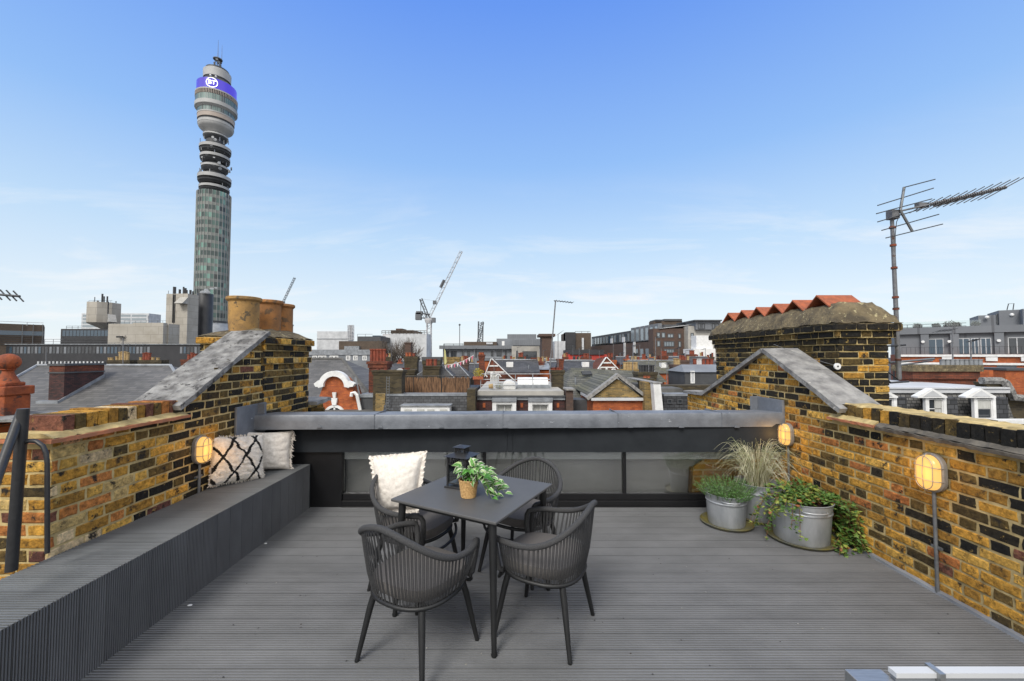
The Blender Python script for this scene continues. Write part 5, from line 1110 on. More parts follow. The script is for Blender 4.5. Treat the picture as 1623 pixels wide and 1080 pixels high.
# ---------------------------------------------------------------- centre distance
def block(label, px0, px1, ytop, Y, depth, mat, cat='building', name='building', **k):
    t = T(name, label, cat, (px0 + px1) / 2, Y); g = Fac(px0 - 5, Y, px1 + 5, Y); body(t, g, px0, px1, ytop, max(.6, min(depth, Y * 9 / (abs((px0 + px1) / 2 - 811) + 1))), mat); return t, g
t, g = block('large windowless pale box-shaped building left of the scaffolded one', 502, 552, 525.5, 160, 25, 'white_far')
b = MB(); g.pbox(b, 502, 552, 537, 537.6, 0, .2); b.build('panel_joint', 'grey_mid', t)
for k in range(3): b = MB(); lattice(b, at(553.5 + k * 2.6, 540, 159), at(553.5 + k * 2.6, 515.5, 159), .8, 9, .1); b.build('flue_tower', 'crane_white', t)
t, g = block('brown brick block with a dark box on its roof, right of the pale windowless building', 537, 605, 541, 130, 18, 'brownbrick2'); body(t, g, 566, 603, 533.5, 10, 'grey_dk', 'plant_room', zb=Zp(580, 541, 130) + .01); body(t, g, 590, 602, 532, 6, 'wglass_b', 'roof_box', zb=Zp(580, 534, 130) + .02); rail(t, g, 566, 590, 530, 533.5, 2.5, .06, 1)
body(t, g, 548, 571, 549, 1.5, 'lead', 'roof_plant', out=1.2)
t, g = block('white sheeted building with brown scaffolding along its roof', 606, 676, 529, 140, 22, 'white_far')
body(t, g, 619, 655, 523.5, 14, 'brownbrick2', 'roof_scaffold', zb=Zp(640, 529, 140)); body(t, g, 627, 637, 521, 6, 'brownbrick', 'roof_hoist', zb=Zp(640, 524, 140)); rail(t, g, 605, 676, 524.5, 529.5, 1.2, .09, 2, .2, 'bark', 'scaffolding')
t, g = block('long low grey building with a fluted fascia and white sash windows', 487, 596, 555, 75, 14, 'grey_mid', 'house', 'terrace_building'); body(t, g, 487, 596, 554.5, 1, 'lead', 'fascia', zb=Zp(540, 563, 75), out=.15)
for px in (499, 507.5, 514, 526, 533, 552, 563.5, 578): g.win(t, px - 3.4, px + 3.4, 564, 571.5, 'wglass', 'white', .16, (2, 2))
# bare trees
def bare_tree(label, px, ytop, ybase, Y, spread, seed, group='bare winter trees beyond the roofs'):
    random.seed(seed); t = T('bare_tree', label, 'tree', px, Y, group); p0 = at(px, ybase, Y); p0.z = GZ; top = at(px, ytop, Y); H = top.z; zf_ = at(px, ybase, Y).z
    MB().tube([p0, (p0.x, p0.y, zf_)], [.35, .22], 7).build('trunk', 'bark', t); b = MB()
    def br(p, d, L_, r, k):
        q = p + d * L_ * .5 + Vector([random.uniform(-.06, .06) * L_ for _ in range(3)]); e = p + d * L_; b.tube([p, q, e], [r, r * .8, r * .6], 4 if k < 3 else 3, caps=False)
        if k > 5 or e.z > H: return
        for _ in range(3 if k < 4 else 2):
            nd = (d + Vector((random.uniform(-.6, .6), random.uniform(-.6, .6), random.uniform(-.1, .5))) * spread).normalized(); br(e if random.random() < .6 else q, nd, L_ * random.uniform(.62, .85), r * .62, k + 1)
    hh = (H - zf_)
    for _ in range(5): br(Vector((p0.x, p0.y, zf_)), Vector((random.uniform(-.5, .5), random.uniform(-.4, .4), 1)).normalized(), hh * .30, .15, 0)
    b.build('crown', 'bark', t)
bare_tree('bare tree in front of the scaffolded building, left of the pair', 630, 533, 592, 80, 1.0, 4); bare_tree('bare tree close to the mast of the large crane, right of the pair', 657, 536, 592, 78, 1.0, 8)
t, g = block('long grey office block with a flat overhanging roof and dark windows', 702, 812, 548, 105, 18, 'grey_mid', 'office', 'office_building')
b = MB(); g.pbox(b, 697, 813, 548, 553.5, -.5, .9); b.build('roof_edge', 'greyclad', t)
for a_, c_ in ((704, 712), (714, 724), (732, 736), (740, 745), (753, 756), (778, 782), (787, 795), (800, 803)): g.win(t, a_, c_, 556.5, 567, 'wglass', 'grey_dk', .15, (2, 1))
rail(t, g, 703, 734, 545, 548.5, 2.4, .07, 2, -1)
body(t, g, 735, 787, 542, 8, 'brownbrick2', 'roof_plant', zb=Zp(760, 548, 105)); body(t, g, 771, 781, 543, 1, 'white_far', 'roof_hatch', zb=Zp(760, 546, 105), out=.4)
t, g = block('grey metal clad block with a set-back top storey', 787, 862, 537, 112, 16, 'grey_mid', 'office', 'office_building'); body(t, g, 804, 850, 530, 8, 'greyclad', 'top_storey', zb=Zp(820, 537, 112)); g.win(t, 795.5, 799.5, 541, 549, 'white', None); body(t, g, 812, 862, 539, 3, 'greyclad', 'side_block', out=.8, ybot=548)
t, g = block('pale stone modern house front with a deep dark window, under the grey clad block', 811, 855, 549, 95, 10, 'concrete_p', 'building'); g.win(t, 818, 821, 556, 571, 'wglass', None); g.win(t, 828, 851, 557, 572, 'wglass', 'grey_dk', .15, (3, 1))
t, g = block('square brown brick tower with a corbelled top', 859, 876, 531, 90, 6, 'brownbrick', 'tower', 'brick_tower'); b = MB(); g.pbox(b, 854, 880, 529.5, 533.5, -6.5, .5); b.build('cornice', 'brownbrick', t)
t, g = block('small white building between the brick tower and the dark apartment block', 879, 896, 541, 120, 10, 'white_far')
t, g = block('dark brick apartment block at the left end of the long mansard terrace', 896, 937, 528, 130, 20, 'brownbrick2', 'flats', 'apartment_block'); body(t, g, 896, 912, 527, 4, 'darkclad', 'corner_bay', out=.5)
for a_ in (898, 902.5, 907): g.win(t, a_, a_ + 3, 548, 558, 'wglass', 'grey_dk', .2, (1, 1), deep=.6, fd=.65)
b = MB(); g.pbox(b, 922, 925, 536, 560, .1, .6); b.build('downpipe', 'white_far', t); rail(t, g, 912, 936, 525.5, 528, 2, .07, 1)
# long mansard terrace, nearer at its right end
g = Fac(930, 150, 1040, 92); t = T('mansard_terrace', 'long curving terrace with dark metal mansard and a row of slanted window bays', 'terrace', 985, 120)
u0, u1 = g.uz(930, 0)[0], g.uz(1040, 0)[0]; zt_ = g.uz(1035, 517)[1]; zl_ = g.uz(935, 533)[1]
um = g.uz(992, 0)[0]; zA = g.uz(960, 530)[1]; zB = g.uz(1015, 520)[1]
b = MB(); g.bx(b, u0, um, GZ, zA - 3.4, -14, 0); g.bx(b, um, u1, GZ, zA - 3.4, -14, .01); b.build('wall', 'brownbrick', t)
b = MB(); g.bx(b, u0, um, zA - 3.38, zA, -14, -.9); b.build('mansard', 'darkclad', t); b = MB(); g.bx(b, um, u1, zA - 3.38, zB, -14, -.85); b.build('upper_mansard', 'grey_dk', t)
for k in range(14):
    ua = lerp(u0, um, (k + .1) / 14 * 1.0); 
    px_a = 934 + k * 4.2
    ua = g.uz(px_a, 0)[0]; ub = g.uz(px_a + 3.0, 0)[0]
    b = MB(); g.bx(b, ua, ub, zA - 3.0, zA - .5, -.8, -.1); w0 = b.build('window', 'grey_dk', t); b = MB(); g.bx(b, ua + .2, ub - .2, zA - 2.8, zA - .8, -.1, -.02); b.build('pane', 'wglass_l' if k % 3 else 'wglass_b', w0)
for k in range(6):
    px_a = 995 + k * 7.3; ua = g.uz(px_a, 0)[0]; ub = g.uz(px_a + 5.4, 0)[0]; zc_ = lerp(zA, zB, .5)
    b = MB(); g.bx(b, ua, ub, zc_ - 3.2, zc_ + .4, -.8, .1); w0 = b.build('window', 'greyclad', t); b = MB(); g.bx(b, ua + .3, ub - .3, zc_ - 3.0, zc_ - .2, .1, .16); b.build('pane', 'wglass_l', w0)
for px in (964, 982): ua = g.uz(px, 0)[0]; b = MB(); g.bx(b, ua, ua + 1.6, zA - 3.0, zA - 1.6, 0, .3); b.build('white_panel', 'white_far', t)
for px in (986, 1001): b = MB(); ua = g.uz(px, 0)[0]; g.bx(b, ua, ua + .5, zA - 9, zA - 3.2, .1, .6); b.build('downpipe', 'white_far', t)
for r_ in range(2):
    for px in (1001, 1009, 1017, 1025, 1033): 
        ua = g.uz(px, 0)[0]; b = MB(); g.bx(b, ua, ua + 1.7, zA - 7.4 + r_ * 0 - r_ * 3.4, zA - 5.0 - r_ * 3.4, -.1, .08); b.build('window', 'wglass_l', t)
t, g = block('brown brick block with pale square windows and a curved dark corner bay', 1036, 1088, 521, 88, 14, 'brownbrick', 'flats', 'apartment_block')
b = MB(); g.prism = None
b.prism([g.P(g.uz(1037, 0)[0], Zp(1045, 521.5, 88), .3), g.P(g.uz(1092, 0)[0], Zp(1080, 515, 88), .3), g.P(g.uz(1092, 0)[0], Zp(1080, 514, 88), .3), g.P(g.uz(1044, 0)[0], Zp(1045, 520, 88), .3)], (0, 8, 0)); b.build('sloping_roof_edge', 'white_far', t)
for (a_, c_, y0_, y1_) in ((1041, 1047, 527, 536), (1048.5, 1055, 527, 536), (1058, 1068, 529, 536), (1075, 1080, 529, 537), (1041, 1047, 540, 550), (1052, 1069, 541, 550), (1075, 1080, 541, 551), (1052, 1069, 553, 560)): g.win(t, a_, c_, y0_, y1_, 'wglass_l', 'grey_dk', .18, (max(1, int((c_ - a_) / 4)), 1))
b = MB(); x_ = g.uz(1089, 0)[0]; pz = Zp(1089, 518, 88); b.prism([g.P(x_ - .7, GZ, .6), g.P(x_ + .7, GZ, .6), g.P(x_ + .7, pz - .6, .6), g.P(x_ + .3, pz, .6), g.P(x_ - .3, pz, .6), g.P(x_ - .7, pz - .6, .6)], (0, 10, 0)); b.build('corner_bay', 'darkclad', t)
for k in range(3): g.win(t, 1087.2, 1091, 523 + k * 14, 534 + k * 14, 'wglass_l', None, deep=.75)
t, g = block('beige stone block with a flat dark plant room on top, behind the brown brick flats', 1037, 1082, 509, 100, 14, 'brownbrick2'); body(t, g, 1053, 1081, 506, 8, 'grey_dk', 'plant_room', zb=Zp(1060, 509, 100) + .01, out=.3); body(t, g, 1039, 1048, 507, 4, 'darkclad', 'roof_box', zb=Zp(1060, 510, 100), out=.35)
t, g = block('stone office block with a glazed grey top floor, left of the ridge-tiled chimney', 1091, 1140, 517, 86, 14, 'concrete_p', 'office', 'office_building'); body(t, g, 1101, 1140, 509, 10, 'greyclad', 'top_floor', zb=Zp(1110, 523, 86), out=.8); b = MB(); g.pbox(b, 1097, 1140, 508, 510, -8, 1.4); b.build('flat_roof', 'grey_dk', t)
for a_ in (1104, 1110, 1126, 1132): g.win(t, a_, a_ + 5, 513, 522, 'wglass_b', 'grey_dk', .15, deep=.84, fd=.9)
for (y0_, y1_) in ((528, 536), (539, 548)): g.win(t, 1095, 1100, y0_, y1_, 'wglass_l', 'grey_dk', .15)
t, g = block('plain white block in front of the stone office, left of the big dark chimney', 1104, 1130, 532, 78, 6, 'white'); body(t, g, 1097, 1131, 553, 4, 'white', 'lower_block', out=.6)
# red building with dark roof
t, g = block('low bright red building with a dark barrel roof', 897, 962, 562, 70, 10, 'redpaint'); b = MB(); g.pbox(b, 903, 957, 554.5, 562.5, -9, .25); b.build('roof', 'darkclad', t)
for k in range(5): g.win(t, 908 + k * 6.4, 912 + k * 6.4, 565, 572, 'wglass', None)
# ---------------------------------------------------------------- pitched-roof houses of the middle distance
def house(label, px0, px1, yeave, yridge, Y, depth, wall, roof, hip=False, name='slate_roofed_house', cat='house', ov=.2, light=None):
    t = T(name, label, cat, (px0 + px1) / 2, Y); x0, x1 = Xp(px0, Y), Xp(px1, Y); ze = Zp((px0 + px1) / 2, yeave, Y); Ym = Y + depth / 2; zr2 = Zp((px0 + px1) / 2, yridge, Ym); Yb = Y + depth
    MB().box(x0, x1, Y, Yb, GZ, ze).build('wall', wall, t); hx = (x1 - x0) * .24 if hip else 0
    b = MB(); b.add([(x0 - ov, Y - ov, ze), (x1 + ov, Y - ov, ze), (x1 + ov, Yb + ov, ze), (x0 - ov, Yb + ov, ze), (x0 - ov + hx, Ym, zr2), (x1 + ov - hx, Ym, zr2)], [(0, 1, 5, 4), (2, 3, 4, 5), (0, 4, 3), (1, 2, 5), (3, 2, 1, 0)]); b.build('roof', roof, t)
    MB().tube([(x0 + hx, Ym, zr2 + .03), (x1 - hx, Ym, zr2 + .03)], .1, 5).build('ridge_tiles', 'lead', t)
    if light:
        for lx in light: k = .55; z = lerp(ze, zr2, k); yy = lerp(Y - ov, Ym, k); x = Xp(lx, yy); b = MB(); b.box(x - .4, x + .4, yy - .5, yy + .1, z - .2, z + .42); b.build('skylight', 'white', t)
    return t
random.seed(77)
house('slate roofed house with red brick wall behind the bunting', 690, 760, 600, 577, 50, 9, 'redbrick_dk', 'slate')
house('long dark slate roof with one small white skylight, right of the first striped gable', 783, 853, 591, 571, 46, 8, 'redbrick_dk', 'slate', light=(808,))
house('dark slate roof with a small skylight behind the aerial mast', 893, 950, 590, 572, 46, 8, 'redbrick_dk', 'slate', light=(927,))
house('brown tiled roof below the red building', 845, 905, 580, 570, 62, 8, 'redbrick_dk', 'roof_felt'); house('red brick house row under the long mansard terrace', 985, 1060, 578, 566, 66, 9, 'redbrick', 'slate'); house('red brick houses left of the big dark chimney', 1058, 1140, 582, 566, 56, 8, 'redbrick_dk', 'slate')
house('grey roofed house front below the pale stone modern house', 818, 870, 586, 576, 52, 6, 'redbrick', 'lead'); house('low slate roof right of the bare trees', 596, 700, 590, 573, 62, 10, 'stock_dk', 'slate', True); house('slate roof below the brown flats', 1010, 1092, 592, 572, 48, 8, 'redbrick', 'slate_moss', light=(1050,))
# pyramid slate roofs behind the reed screen
for i, (a_, c_, ye, yr_, Y, lab) in enumerate(((655, 720, 600, 573, 36, 'grey pyramid slate roof left behind the reed screen'), (692, 745, 600, 574, 38, 'grey pyramid slate roof with pale hip behind the bunting'))):
    t = T('pyramid_roofed_house', lab, 'house', (a_ + c_) / 2, Y); x0, x1 = Xp(a_, Y), Xp(c_, Y); ze = Zp(700, ye, Y); zz = Zp(700, yr_, Y + 2); xm = (x0 + x1) / 2
    MB().box(x0, x1, Y, Y + 4, GZ, ze).build('wall', 'stock_dk', t); b = MB(); b.add([(x0 - .1, Y - .1, ze), (x1 + .1, Y - .1, ze), (x1 + .1, Y + 4.1, ze), (x0 - .1, Y + 4.1, ze), (xm, Y + 2, zz)], [(0, 1, 4), (1, 2, 4), (2, 3, 4), (3, 0, 4)]); b.build('roof', 'slate', t)
    b = MB(); b.tube([(xm, Y + 2, zz), (x1 + .1, Y - .1, ze)], .06, 4); b.tube([(xm, Y + 2, zz), (x0 - .1, Y - .1, ze)], .06, 4); b.build('hip_tiles', 'lead', t)
# striped gables
def striped(label, px0, px1, apx, ytop, ybot, Y, win=None):
    t = T('striped_gable_house', label, 'house', apx, Y); g = Fac(px0 - 3, Y, px1 + 3, Y); x0, x1, xa = Xp(px0, Y), Xp(px1, Y), Xp(apx, Y); z0, z1 = Zp(apx, ybot, Y), Zp(apx, ytop, Y)
    MB().prism([(x0, Y, GZ), (x1, Y, GZ), (x1, Y, z0), (xa, Y, z1 - .1), (x0, Y, z0)], (0, 5, 0)).build('wall', 'redbrick_dk', t)
    for s, xx_ in ((-1, x0), (1, x1)): d = Vector((xx_ - xa, 0, z0 - z1)); n_ = Vector((-d.z, 0, d.x)).normalized() * (.09 if s < 0 else -.09); MB().prism([(xa, Y - .12, z1), (xx_, Y - .12, z0), Vector((xx_, Y - .12, z0)) - n_ * (1), Vector((xa, Y - .12, z1)) - n_ * 1.0], (0, .3, 0)).build('white_coping', 'white', t)
    for k in (.32, .60):
        z = lerp(z1, z0, k); hw0, hw1 = (xa - x0) * k, (x1 - xa) * k; b = MB(); b.box(xa - hw0 * .95, xa + hw1 * .95, Y - .05, Y + .05, z - .07, z + .07); b.build('white_band', 'white', t)
    b = MB(); z = lerp(z1, z0, .78); b.prism([(xa - .12, Y - .08, z + .35), (xa + .12, Y - .08, z + .35), (xa + .08, Y - .08, z - .15), (xa - .08, Y - .08, z - .15)], (0, .1, 0)); b.build('keystone', 'white', t)
    for s in (-1, 1): b = MB(); b.tube([(xa + s * .45, Y - .03, z - .1), (xa + s * .62, Y - .03, z + .12), (xa + s * .9, Y - .03, z + .1), (xa + s * 1.0, Y - .03, z - .12)], .08, 5); b.build('scroll', 'white', t)
    if win: g.win(t, *win, 'curtain', 'white', .1, (3, 3))
    return t
striped('first striped red brick gable with white bands, right of the yellow shrub', 766, 815, 779, 569, 604, 44, (777, 791, 592, 610)); striped('second striped red brick gable with white bands, near the yellow pediment', 943, 986, 961, 567, 593, 44)
# chimney stacks of the middle distance
chimney('tall sooty red brick stack with a block of red pots, left of the reed screen', 585, 612, 573, 0, 25.5, 1.0, 'redbrick_dk', [589, 594, 599, 604, 609], .18, pr=.115, ph=.78, capout=.12)
chimney('broad mossy brown stack in front of the red-potted one, by the reed screen', 592, 637, 587, 0, 24, .8, 'stock_dk', [(600, .6, 'terra_far'), (612, .6, 'terra_far')], .12, pr=.12, ph=.16)
chimney('low ivy-green stack with flat terracotta caps, behind the reed screen', 628, 657, 586, 0, 30, .8, 'stock_dk', [(637, .5, 'terra_far'), (646, .5, 'terra_far')], .15, pr=.2, ph=.2)
chimney('tall brown square stack with bright orange pots below it, near the bare trees', 641.5, 651, 543, 0, 55, .8, 'brownbrick', [], .1); chimney('small stack with two orange pots and one brown', 641, 661, 565, 0, 50, .9, 'stock_dk', [(645, 1, 'terra_ridge'), (650, 1, 'terra_ridge'), (656, .9, 'terra_far')], .3, pr=.2, ph=.45)
chimney('square stack with two dark red pots standing over the reed screen', 673, 696, 580, 0, 31, 1.0, 'stock_dk', [(678, 1, 'terra_far'), (683, 1, 'terra_far'), (690, 1, 'terra_far')], .12, pr=.15, ph=.5); chimney('stone-capped wide stack just behind the square one', 670, 697, 566, 0, 36, 1.0, 'stock_dk', [], .3, capmat='grey_dk')
chimney('yellow-brown stack behind the bunting', 703, 728, 566, 0, 52, 1.0, 'stock', [], .3); chimney('red brick stack behind the yellow shrub', 759, 767, 562, 0, 40, .9, 'redbrick_dk', [(761, .7, 'terra_ridge'), (765, .7, 'terra_ridge')], .2, pr=.15, ph=.3)
chimney('dark brick stack with red clay pots at the foot of the tall aerial mast', 875, 893, 587, 0, 27, .7, 'stock_dk', [(878, 1, 'terra_far'), (883, 1, 'terra_far'), (888, 1, 'terra_far')], .14, pr=.13, ph=.16)
chimney('tall thin red brick stack behind the aerial mast', 884, 893, 569, 0, 45, .8, 'redbrick_dk', [], .2); chimney('tall brick stack right of the long slate roof', 842, 850, 567, 0, 50, .8, 'redbrick_dk', [], .2)
b_ = chimney('long mossy stack with a row of pale buff pots, right of the second striped gable', 986, 1014, 586, 0, 34, 1.2, 'stock', [(p_, 1, 'buff_far') for p_ in (990, 994.5, 999, 1003.5, 1008)], .2, pr=.15, ph=.6)
chimney('sooty stack crowded with dark pots, below the brown flats', 1012, 1040, 590, 0, 30, 1.2, 'stock_dk', [(p_, 1, 'darkclad') for p_ in (1015, 1019, 1024, 1029, 1034)], .2, pr=.14, ph=.5)
chimney('low stack with one orange pot beside the white wall', 1018, 1034, 600, 0, 26, 1.0, 'stock_dk', [(1022, .5, 'terra_ridge'), (1027, .5, 'terra_ridge')], .1, pr=.13, ph=.25)
for i, (a_, c_, y, Y, lab) in enumerate(((922, 936, 567, 60, 'brown brick stack right of the red building'), (960, 975, 566, 64, 'wide brick stack behind the second striped gable'), (1046, 1058, 564, 52, 'brown stack below the brown brick flats'), (1092, 1101, 562, 60, 'red stack below the stone office block'), (1066, 1074, 565, 64, 'small brown stack between the flats and the grey shed'))):
    chimney(lab, a_, c_, y, 0, Y, 1.0, 'redbrick_dk', [((a_ * 2 + c_) / 3, 1, 'terra_far'), ((a_ + c_ * 2) / 3, 1, 'terra_far')], .3, pr=.24, ph=.6)
chimney('line of red pots on a low stack behind the grey shed', 1098, 1134, 578, 0, 40, 1.0, 'redbrick_dk', [(p_, 1, m_) for p_, m_ in ((1101, 'terra_far'), (1105, 'white_far'), (1109, 'white_far'), (1114, 'terra_far'), (1121, 'terra_far'), (1127, 'terra_far'))], .2, pr=.2, ph=.55)
random.seed(5); tl = aerial('tall leaning TV aerial mast rising from the dark stack, boom pointing right', 871, 477, 592, 26.5, (27, 3), 7, .045, .12, tilt=9.5)
for px, yt, yb_, Y, bm, lab in ((884.5, 530, 590, 30, (6, -4), 'short TV aerial right of the tall leaning one'), (1003, 548, 600, 32, (5, 1), 'thin TV aerial over the row of buff pots'), (1039, 535, 585, 34, (6, -2), 'black TV aerial in front of the brown flats'), (1028, 560, 600, 30, (4, -2), 'short bent TV aerial over the dark pots'), (1057, 575, 622, 27, (4, 2), 'short mast beside the grey shed'), (983, 560, 590, 40, (5, 0), 'slim TV aerial left of the row of buff pots'), (752, 555, 598, 27, (3, -2), 'thin pole by the yellow shrub that carries the bunting')): aerial(lab, px, yt, yb_, Y, bm, 5, .028, .2)
# ---------------------------------------------------------------- Dutch gable house
Y = 24.5; g = Fac(490, Y, 600, Y); t = T('gabled_house', 'orange-red brick Dutch gable with thick white curved coping and an arched window', 'house', 537, Y)
def gp(px, py, d=0): return Vector((Xp(px, Y, py), Y - d, Zp(px, py, Y)))
arc = [gp(531 + 17.5 * math.cos(a), 612 - 15.5 * math.sin(a)) for a in [R(180 - 180 * i / 16) for i in range(17)]]
poly = [gp(497, 760), gp(590, 760), gp(575, 660), gp(566, 640), gp(557, 612)] + list(reversed(arc)) + [gp(512, 612), gp(502, 640), gp(498, 660)]
MB().prism(poly, (0, 1.2, 0)).build('wall', 'redbrick', t)
b = MB(); ang = [R(184 - 188 * i / 24) for i in range(25)]
o1 = [gp(531 + 24.5 * math.cos(a), 613 - 25 * math.sin(a), .22) for a in ang]; i1 = [gp(531 + 16.5 * math.cos(a), 612 - 15.5 * math.sin(a), .22) for a in ang]
for k in range(24): b.prism([o1[k], o1[k + 1], i1[k + 1], i1[k]], (0, .42, 0))
b.prism([gp(500, 608, .23), gp(507, 603, .23), gp(515, 608, .23), gp(515, 613, .23), gp(502.5, 613, .23)], (0, .4, 0)); b.prism([gp(547, 608, .23), gp(555, 604, .23), gp(564, 608, .23), gp(561, 613, .23), gp(548, 613, .23)], (0, .4, 0)); b.build('curved_coping', 'white', t)
b = MB(); pts = [gp(559, 628, .2), gp(559.5, 623, .2), gp(564, 622, .2), gp(568, 626, .2), gp(572, 645, .2), gp(577, 670, .2)]; b.tube(pts, .10, 6); b.build('side_scroll', 'white', t)
b = MB(); b.prism([gp(528, 622, .15), gp(534, 622, .15), gp(533, 631, .15), gp(529.5, 631, .15)], (0, .2, 0)); b.prism([gp(526, 631, .15), gp(536, 631, .15), gp(534, 642, .15), gp(528, 642, .15)], (0, .2, 0)); b.build('keystone', 'white', t)
b = MB(); ang = [math.pi * i / 16 for i in range(17)]
for k in range(16): b.prism([gp(531 + 17 * math.cos(ang[k]), 658 - 16 * math.sin(ang[k]), .1), gp(531 + 17 * math.cos(ang[k + 1]), 658 - 16 * math.sin(ang[k + 1]), .1), gp(531 + 13 * math.cos(ang[k + 1]), 658 - 12 * math.sin(ang[k + 1]), .1), gp(531 + 13 * math.cos(ang[k]), 658 - 12 * math.sin(ang[k]), .1)], (0, .15, 0))
b.prism([gp(529.8, 645, .1), gp(532.2, 645, .1), gp(532.2, 700, .1), gp(529.8, 700, .1)], (0, .15, 0)); wn_ = b.build('window', 'white', t); MB().prism([gp(531 + 13 * math.cos(a), 658 - 12 * math.sin(a), .03) for a in ang] + [gp(518, 690, .03), gp(544, 690, .03)], (0, .1, 0)).build('pane', 'wglass', wn_)
b = MB(); b.tube([gp(561, 598, -.2), gp(570, 632, -.1)], .06, 5); b.build('side_flashing', 'lead', t)
# slate roof behind it
t = T('slate_roofed_house', 'weathered slate hipped roof behind the Dutch gable', 'house', 530, 26); Y0, Y1 = 25.8, 31; P4 = [at(455, 645, Y0), at(601, 645, Y0), at(543, 569, Y1), at(470, 569, Y1)]
P5 = Vector((P4[1].x + .6, 36, P4[1].z)); P6 = Vector((P4[0].x, 36, P4[0].z)); b = MB(); b.add(P4 + [P5, P6], [(0, 1, 2, 3), (1, 4, 2), (2, 4, 5, 3), (0, 3, 5)]); b.build('roof', 'slate_big', t)
MB().box(P4[0].x + .2, P4[1].x - .1, Y0 + .2, 35.8, GZ, P4[0].z).build('wall', 'stock_dk', t); b = MB(); b.tube([P4[2], P4[1]], .12, 5); b.build('hip_tiles', 'roof_felt', t); MB().tube([P4[3], P4[2]], .1, 5).build('ridge_tiles', 'roof_felt', t)
g = Fac(560, 25, 620, 25); t2_, g2 = block('dark lead-clad parapet box between the Dutch gable and the brown stack', 573, 596, 626, 24.6, 1.5, 'grey_dk', 'parapet', 'parapet_wall'); b = MB(); g2.pbox(b, 572, 597, 625, 630, -1.6, .08); b.build('lead_cap', 'lead', t2_)
t, g = block('narrow yellow brick pier between the brown stack and the slate mansard', 596, 611, 624, 23.8, .8, 'stock', 'pier', 'brick_pier')
# mansard with white dormer and reed screen
Y = 24; t = T('mansard_house', 'dark slate mansard with a long white dormer, below the reed screen', 'house', 680, Y); g = Fac(600, Y, 760, Y)
z1, z0 = Zp(680, 628, Y - .1), Zp(680, 700, Y - .6); x0, x1 = Xp(611, Y), Xp(744, Y)
MB().prism([(x0, Y - .6, z0), (x0, Y - .1, z1), (x0, Y + 9, z1), (x0, Y + 9, z0)], (x1 - x0, 0, 0)).build('roof', 'slate_near', t); MB().box(x0, x1, Y - .55, Y + 9, GZ, z0).build('wall', 'redbrick_dk', t)
b = MB(); b.box(x0, x1, Y - .15, Y + .1, z1, z1 + .12); b.build('roof_edge', 'lead', t)
b = MB(); b.box(Xp(636, Y - 1.2), Xp(713, Y - 1.2), Y - 1.2, Y - .5, Zp(675, 700, Y - 1.2), Zp(675, 644, Y - 1.2)); dm = b.build('dormer', 'white', t); b = MB(); b.box(Xp(635, Y - 1.2), Xp(715, Y - 1.2), Y - 1.3, Y - .4, Zp(675, 643.8, Y - 1.2), Zp(675, 642.3, Y - 1.2)); b.build('dormer_roof', 'lead', dm)
g = Fac(620, Y - 1.21, 730, Y - 1.21)
for a_ in (642, 662, 678, 698): g.win(dm, a_, a_ + 11, 649, 664, 'curtain', None)
MB().box(Xp(741, 23.4), Xp(754, 23.4), 23.2, 24.6, GZ, Zp(747, 617, 23.4)).build('party_wall', 'stock_dk', t)
MB().box(Xp(596, 23.9), Xp(745, 23.9), 24.4, 24.6, GZ, Zp(680, 623, 24.4)).build('upstand', 'lead', t)
t = T('reed_screen', 'brown reed screen fence on the roof terrace above the white dormer', 'fence', 680, 26.6); b = MB(); random.seed(14); x = Xp(617, 26); xe = Xp(744, 26)
while x < xe: h_ = random.uniform(-.05, .08); b.box(x, x + .045, 26 + random.uniform(-.02, .02), 26.05, Zp(680, 632, 26), Zp(680, 599, 26) + h_, (1, 1, 1)); x += .05
b.build('reeds', 'reed', t); b = MB(); b.tube([(Xp(612, 26), 26, Zp(680, 596.5, 26)), (Xp(746, 26), 26, Zp(680, 596.5, 26))], .03, 5); [b.tube([(Xp(p_, 26), 26, Zp(680, 632, 26)), (Xp(p_, 26), 26, Zp(680, 596, 26))], .03, 5) for p_ in (614, 656, 700, 745)]; b.build('rail', 'black_metal', t)
# bunting and flag
t = thing('bunting', 'string of small pink and white bunting flags hung above the reed screen', 'bunting', at(704, 578, 26.5)); a_, c_ = at(704, 579, 26.5), at(751, 563, 27); N_ = 10
pt = lambda k: a_.lerp(c_, k) - Vector((0, 0, .16 * math.sin(math.pi * k)))
MB().tube([pt(i / 12) for i in range(13)], .012, 4).build('string', 'white', t)
for i in range(N_):
    p, q = pt((i + .12) / N_), pt((i + .82) / N_); m_ = (p + q) / 2 - Vector((0, 0, .32)); b = MB(); e_ = Vector((0, .006, 0)); b.prism([p, q, q.lerp(m_, .55), m_ + Vector((.03, 0, .06)), p.lerp(m_, .55)], e_, (.62, .16, .24) if i % 2 else (.75, .68, .68)); b.build('pennant', 'bare', t)
t = thing('flag', 'limp cream and green flag on a thin pole left of the bunting', 'flag', at(706, 600, 26.4)); MB().tube([at(703.5, 602, 26.4), at(703.5, 545, 26.4)], .025, 5).build('pole', 'alu', t); b = MB(); b.prism([at(704, 553, 26.4), at(706, 556, 26.4), at(708, 574, 26.4), at(706, 578, 26.4), at(703, 575, 26.4)], (0, .04, 0), (.5, .48, .2)); b.build('cloth', 'bare', t)
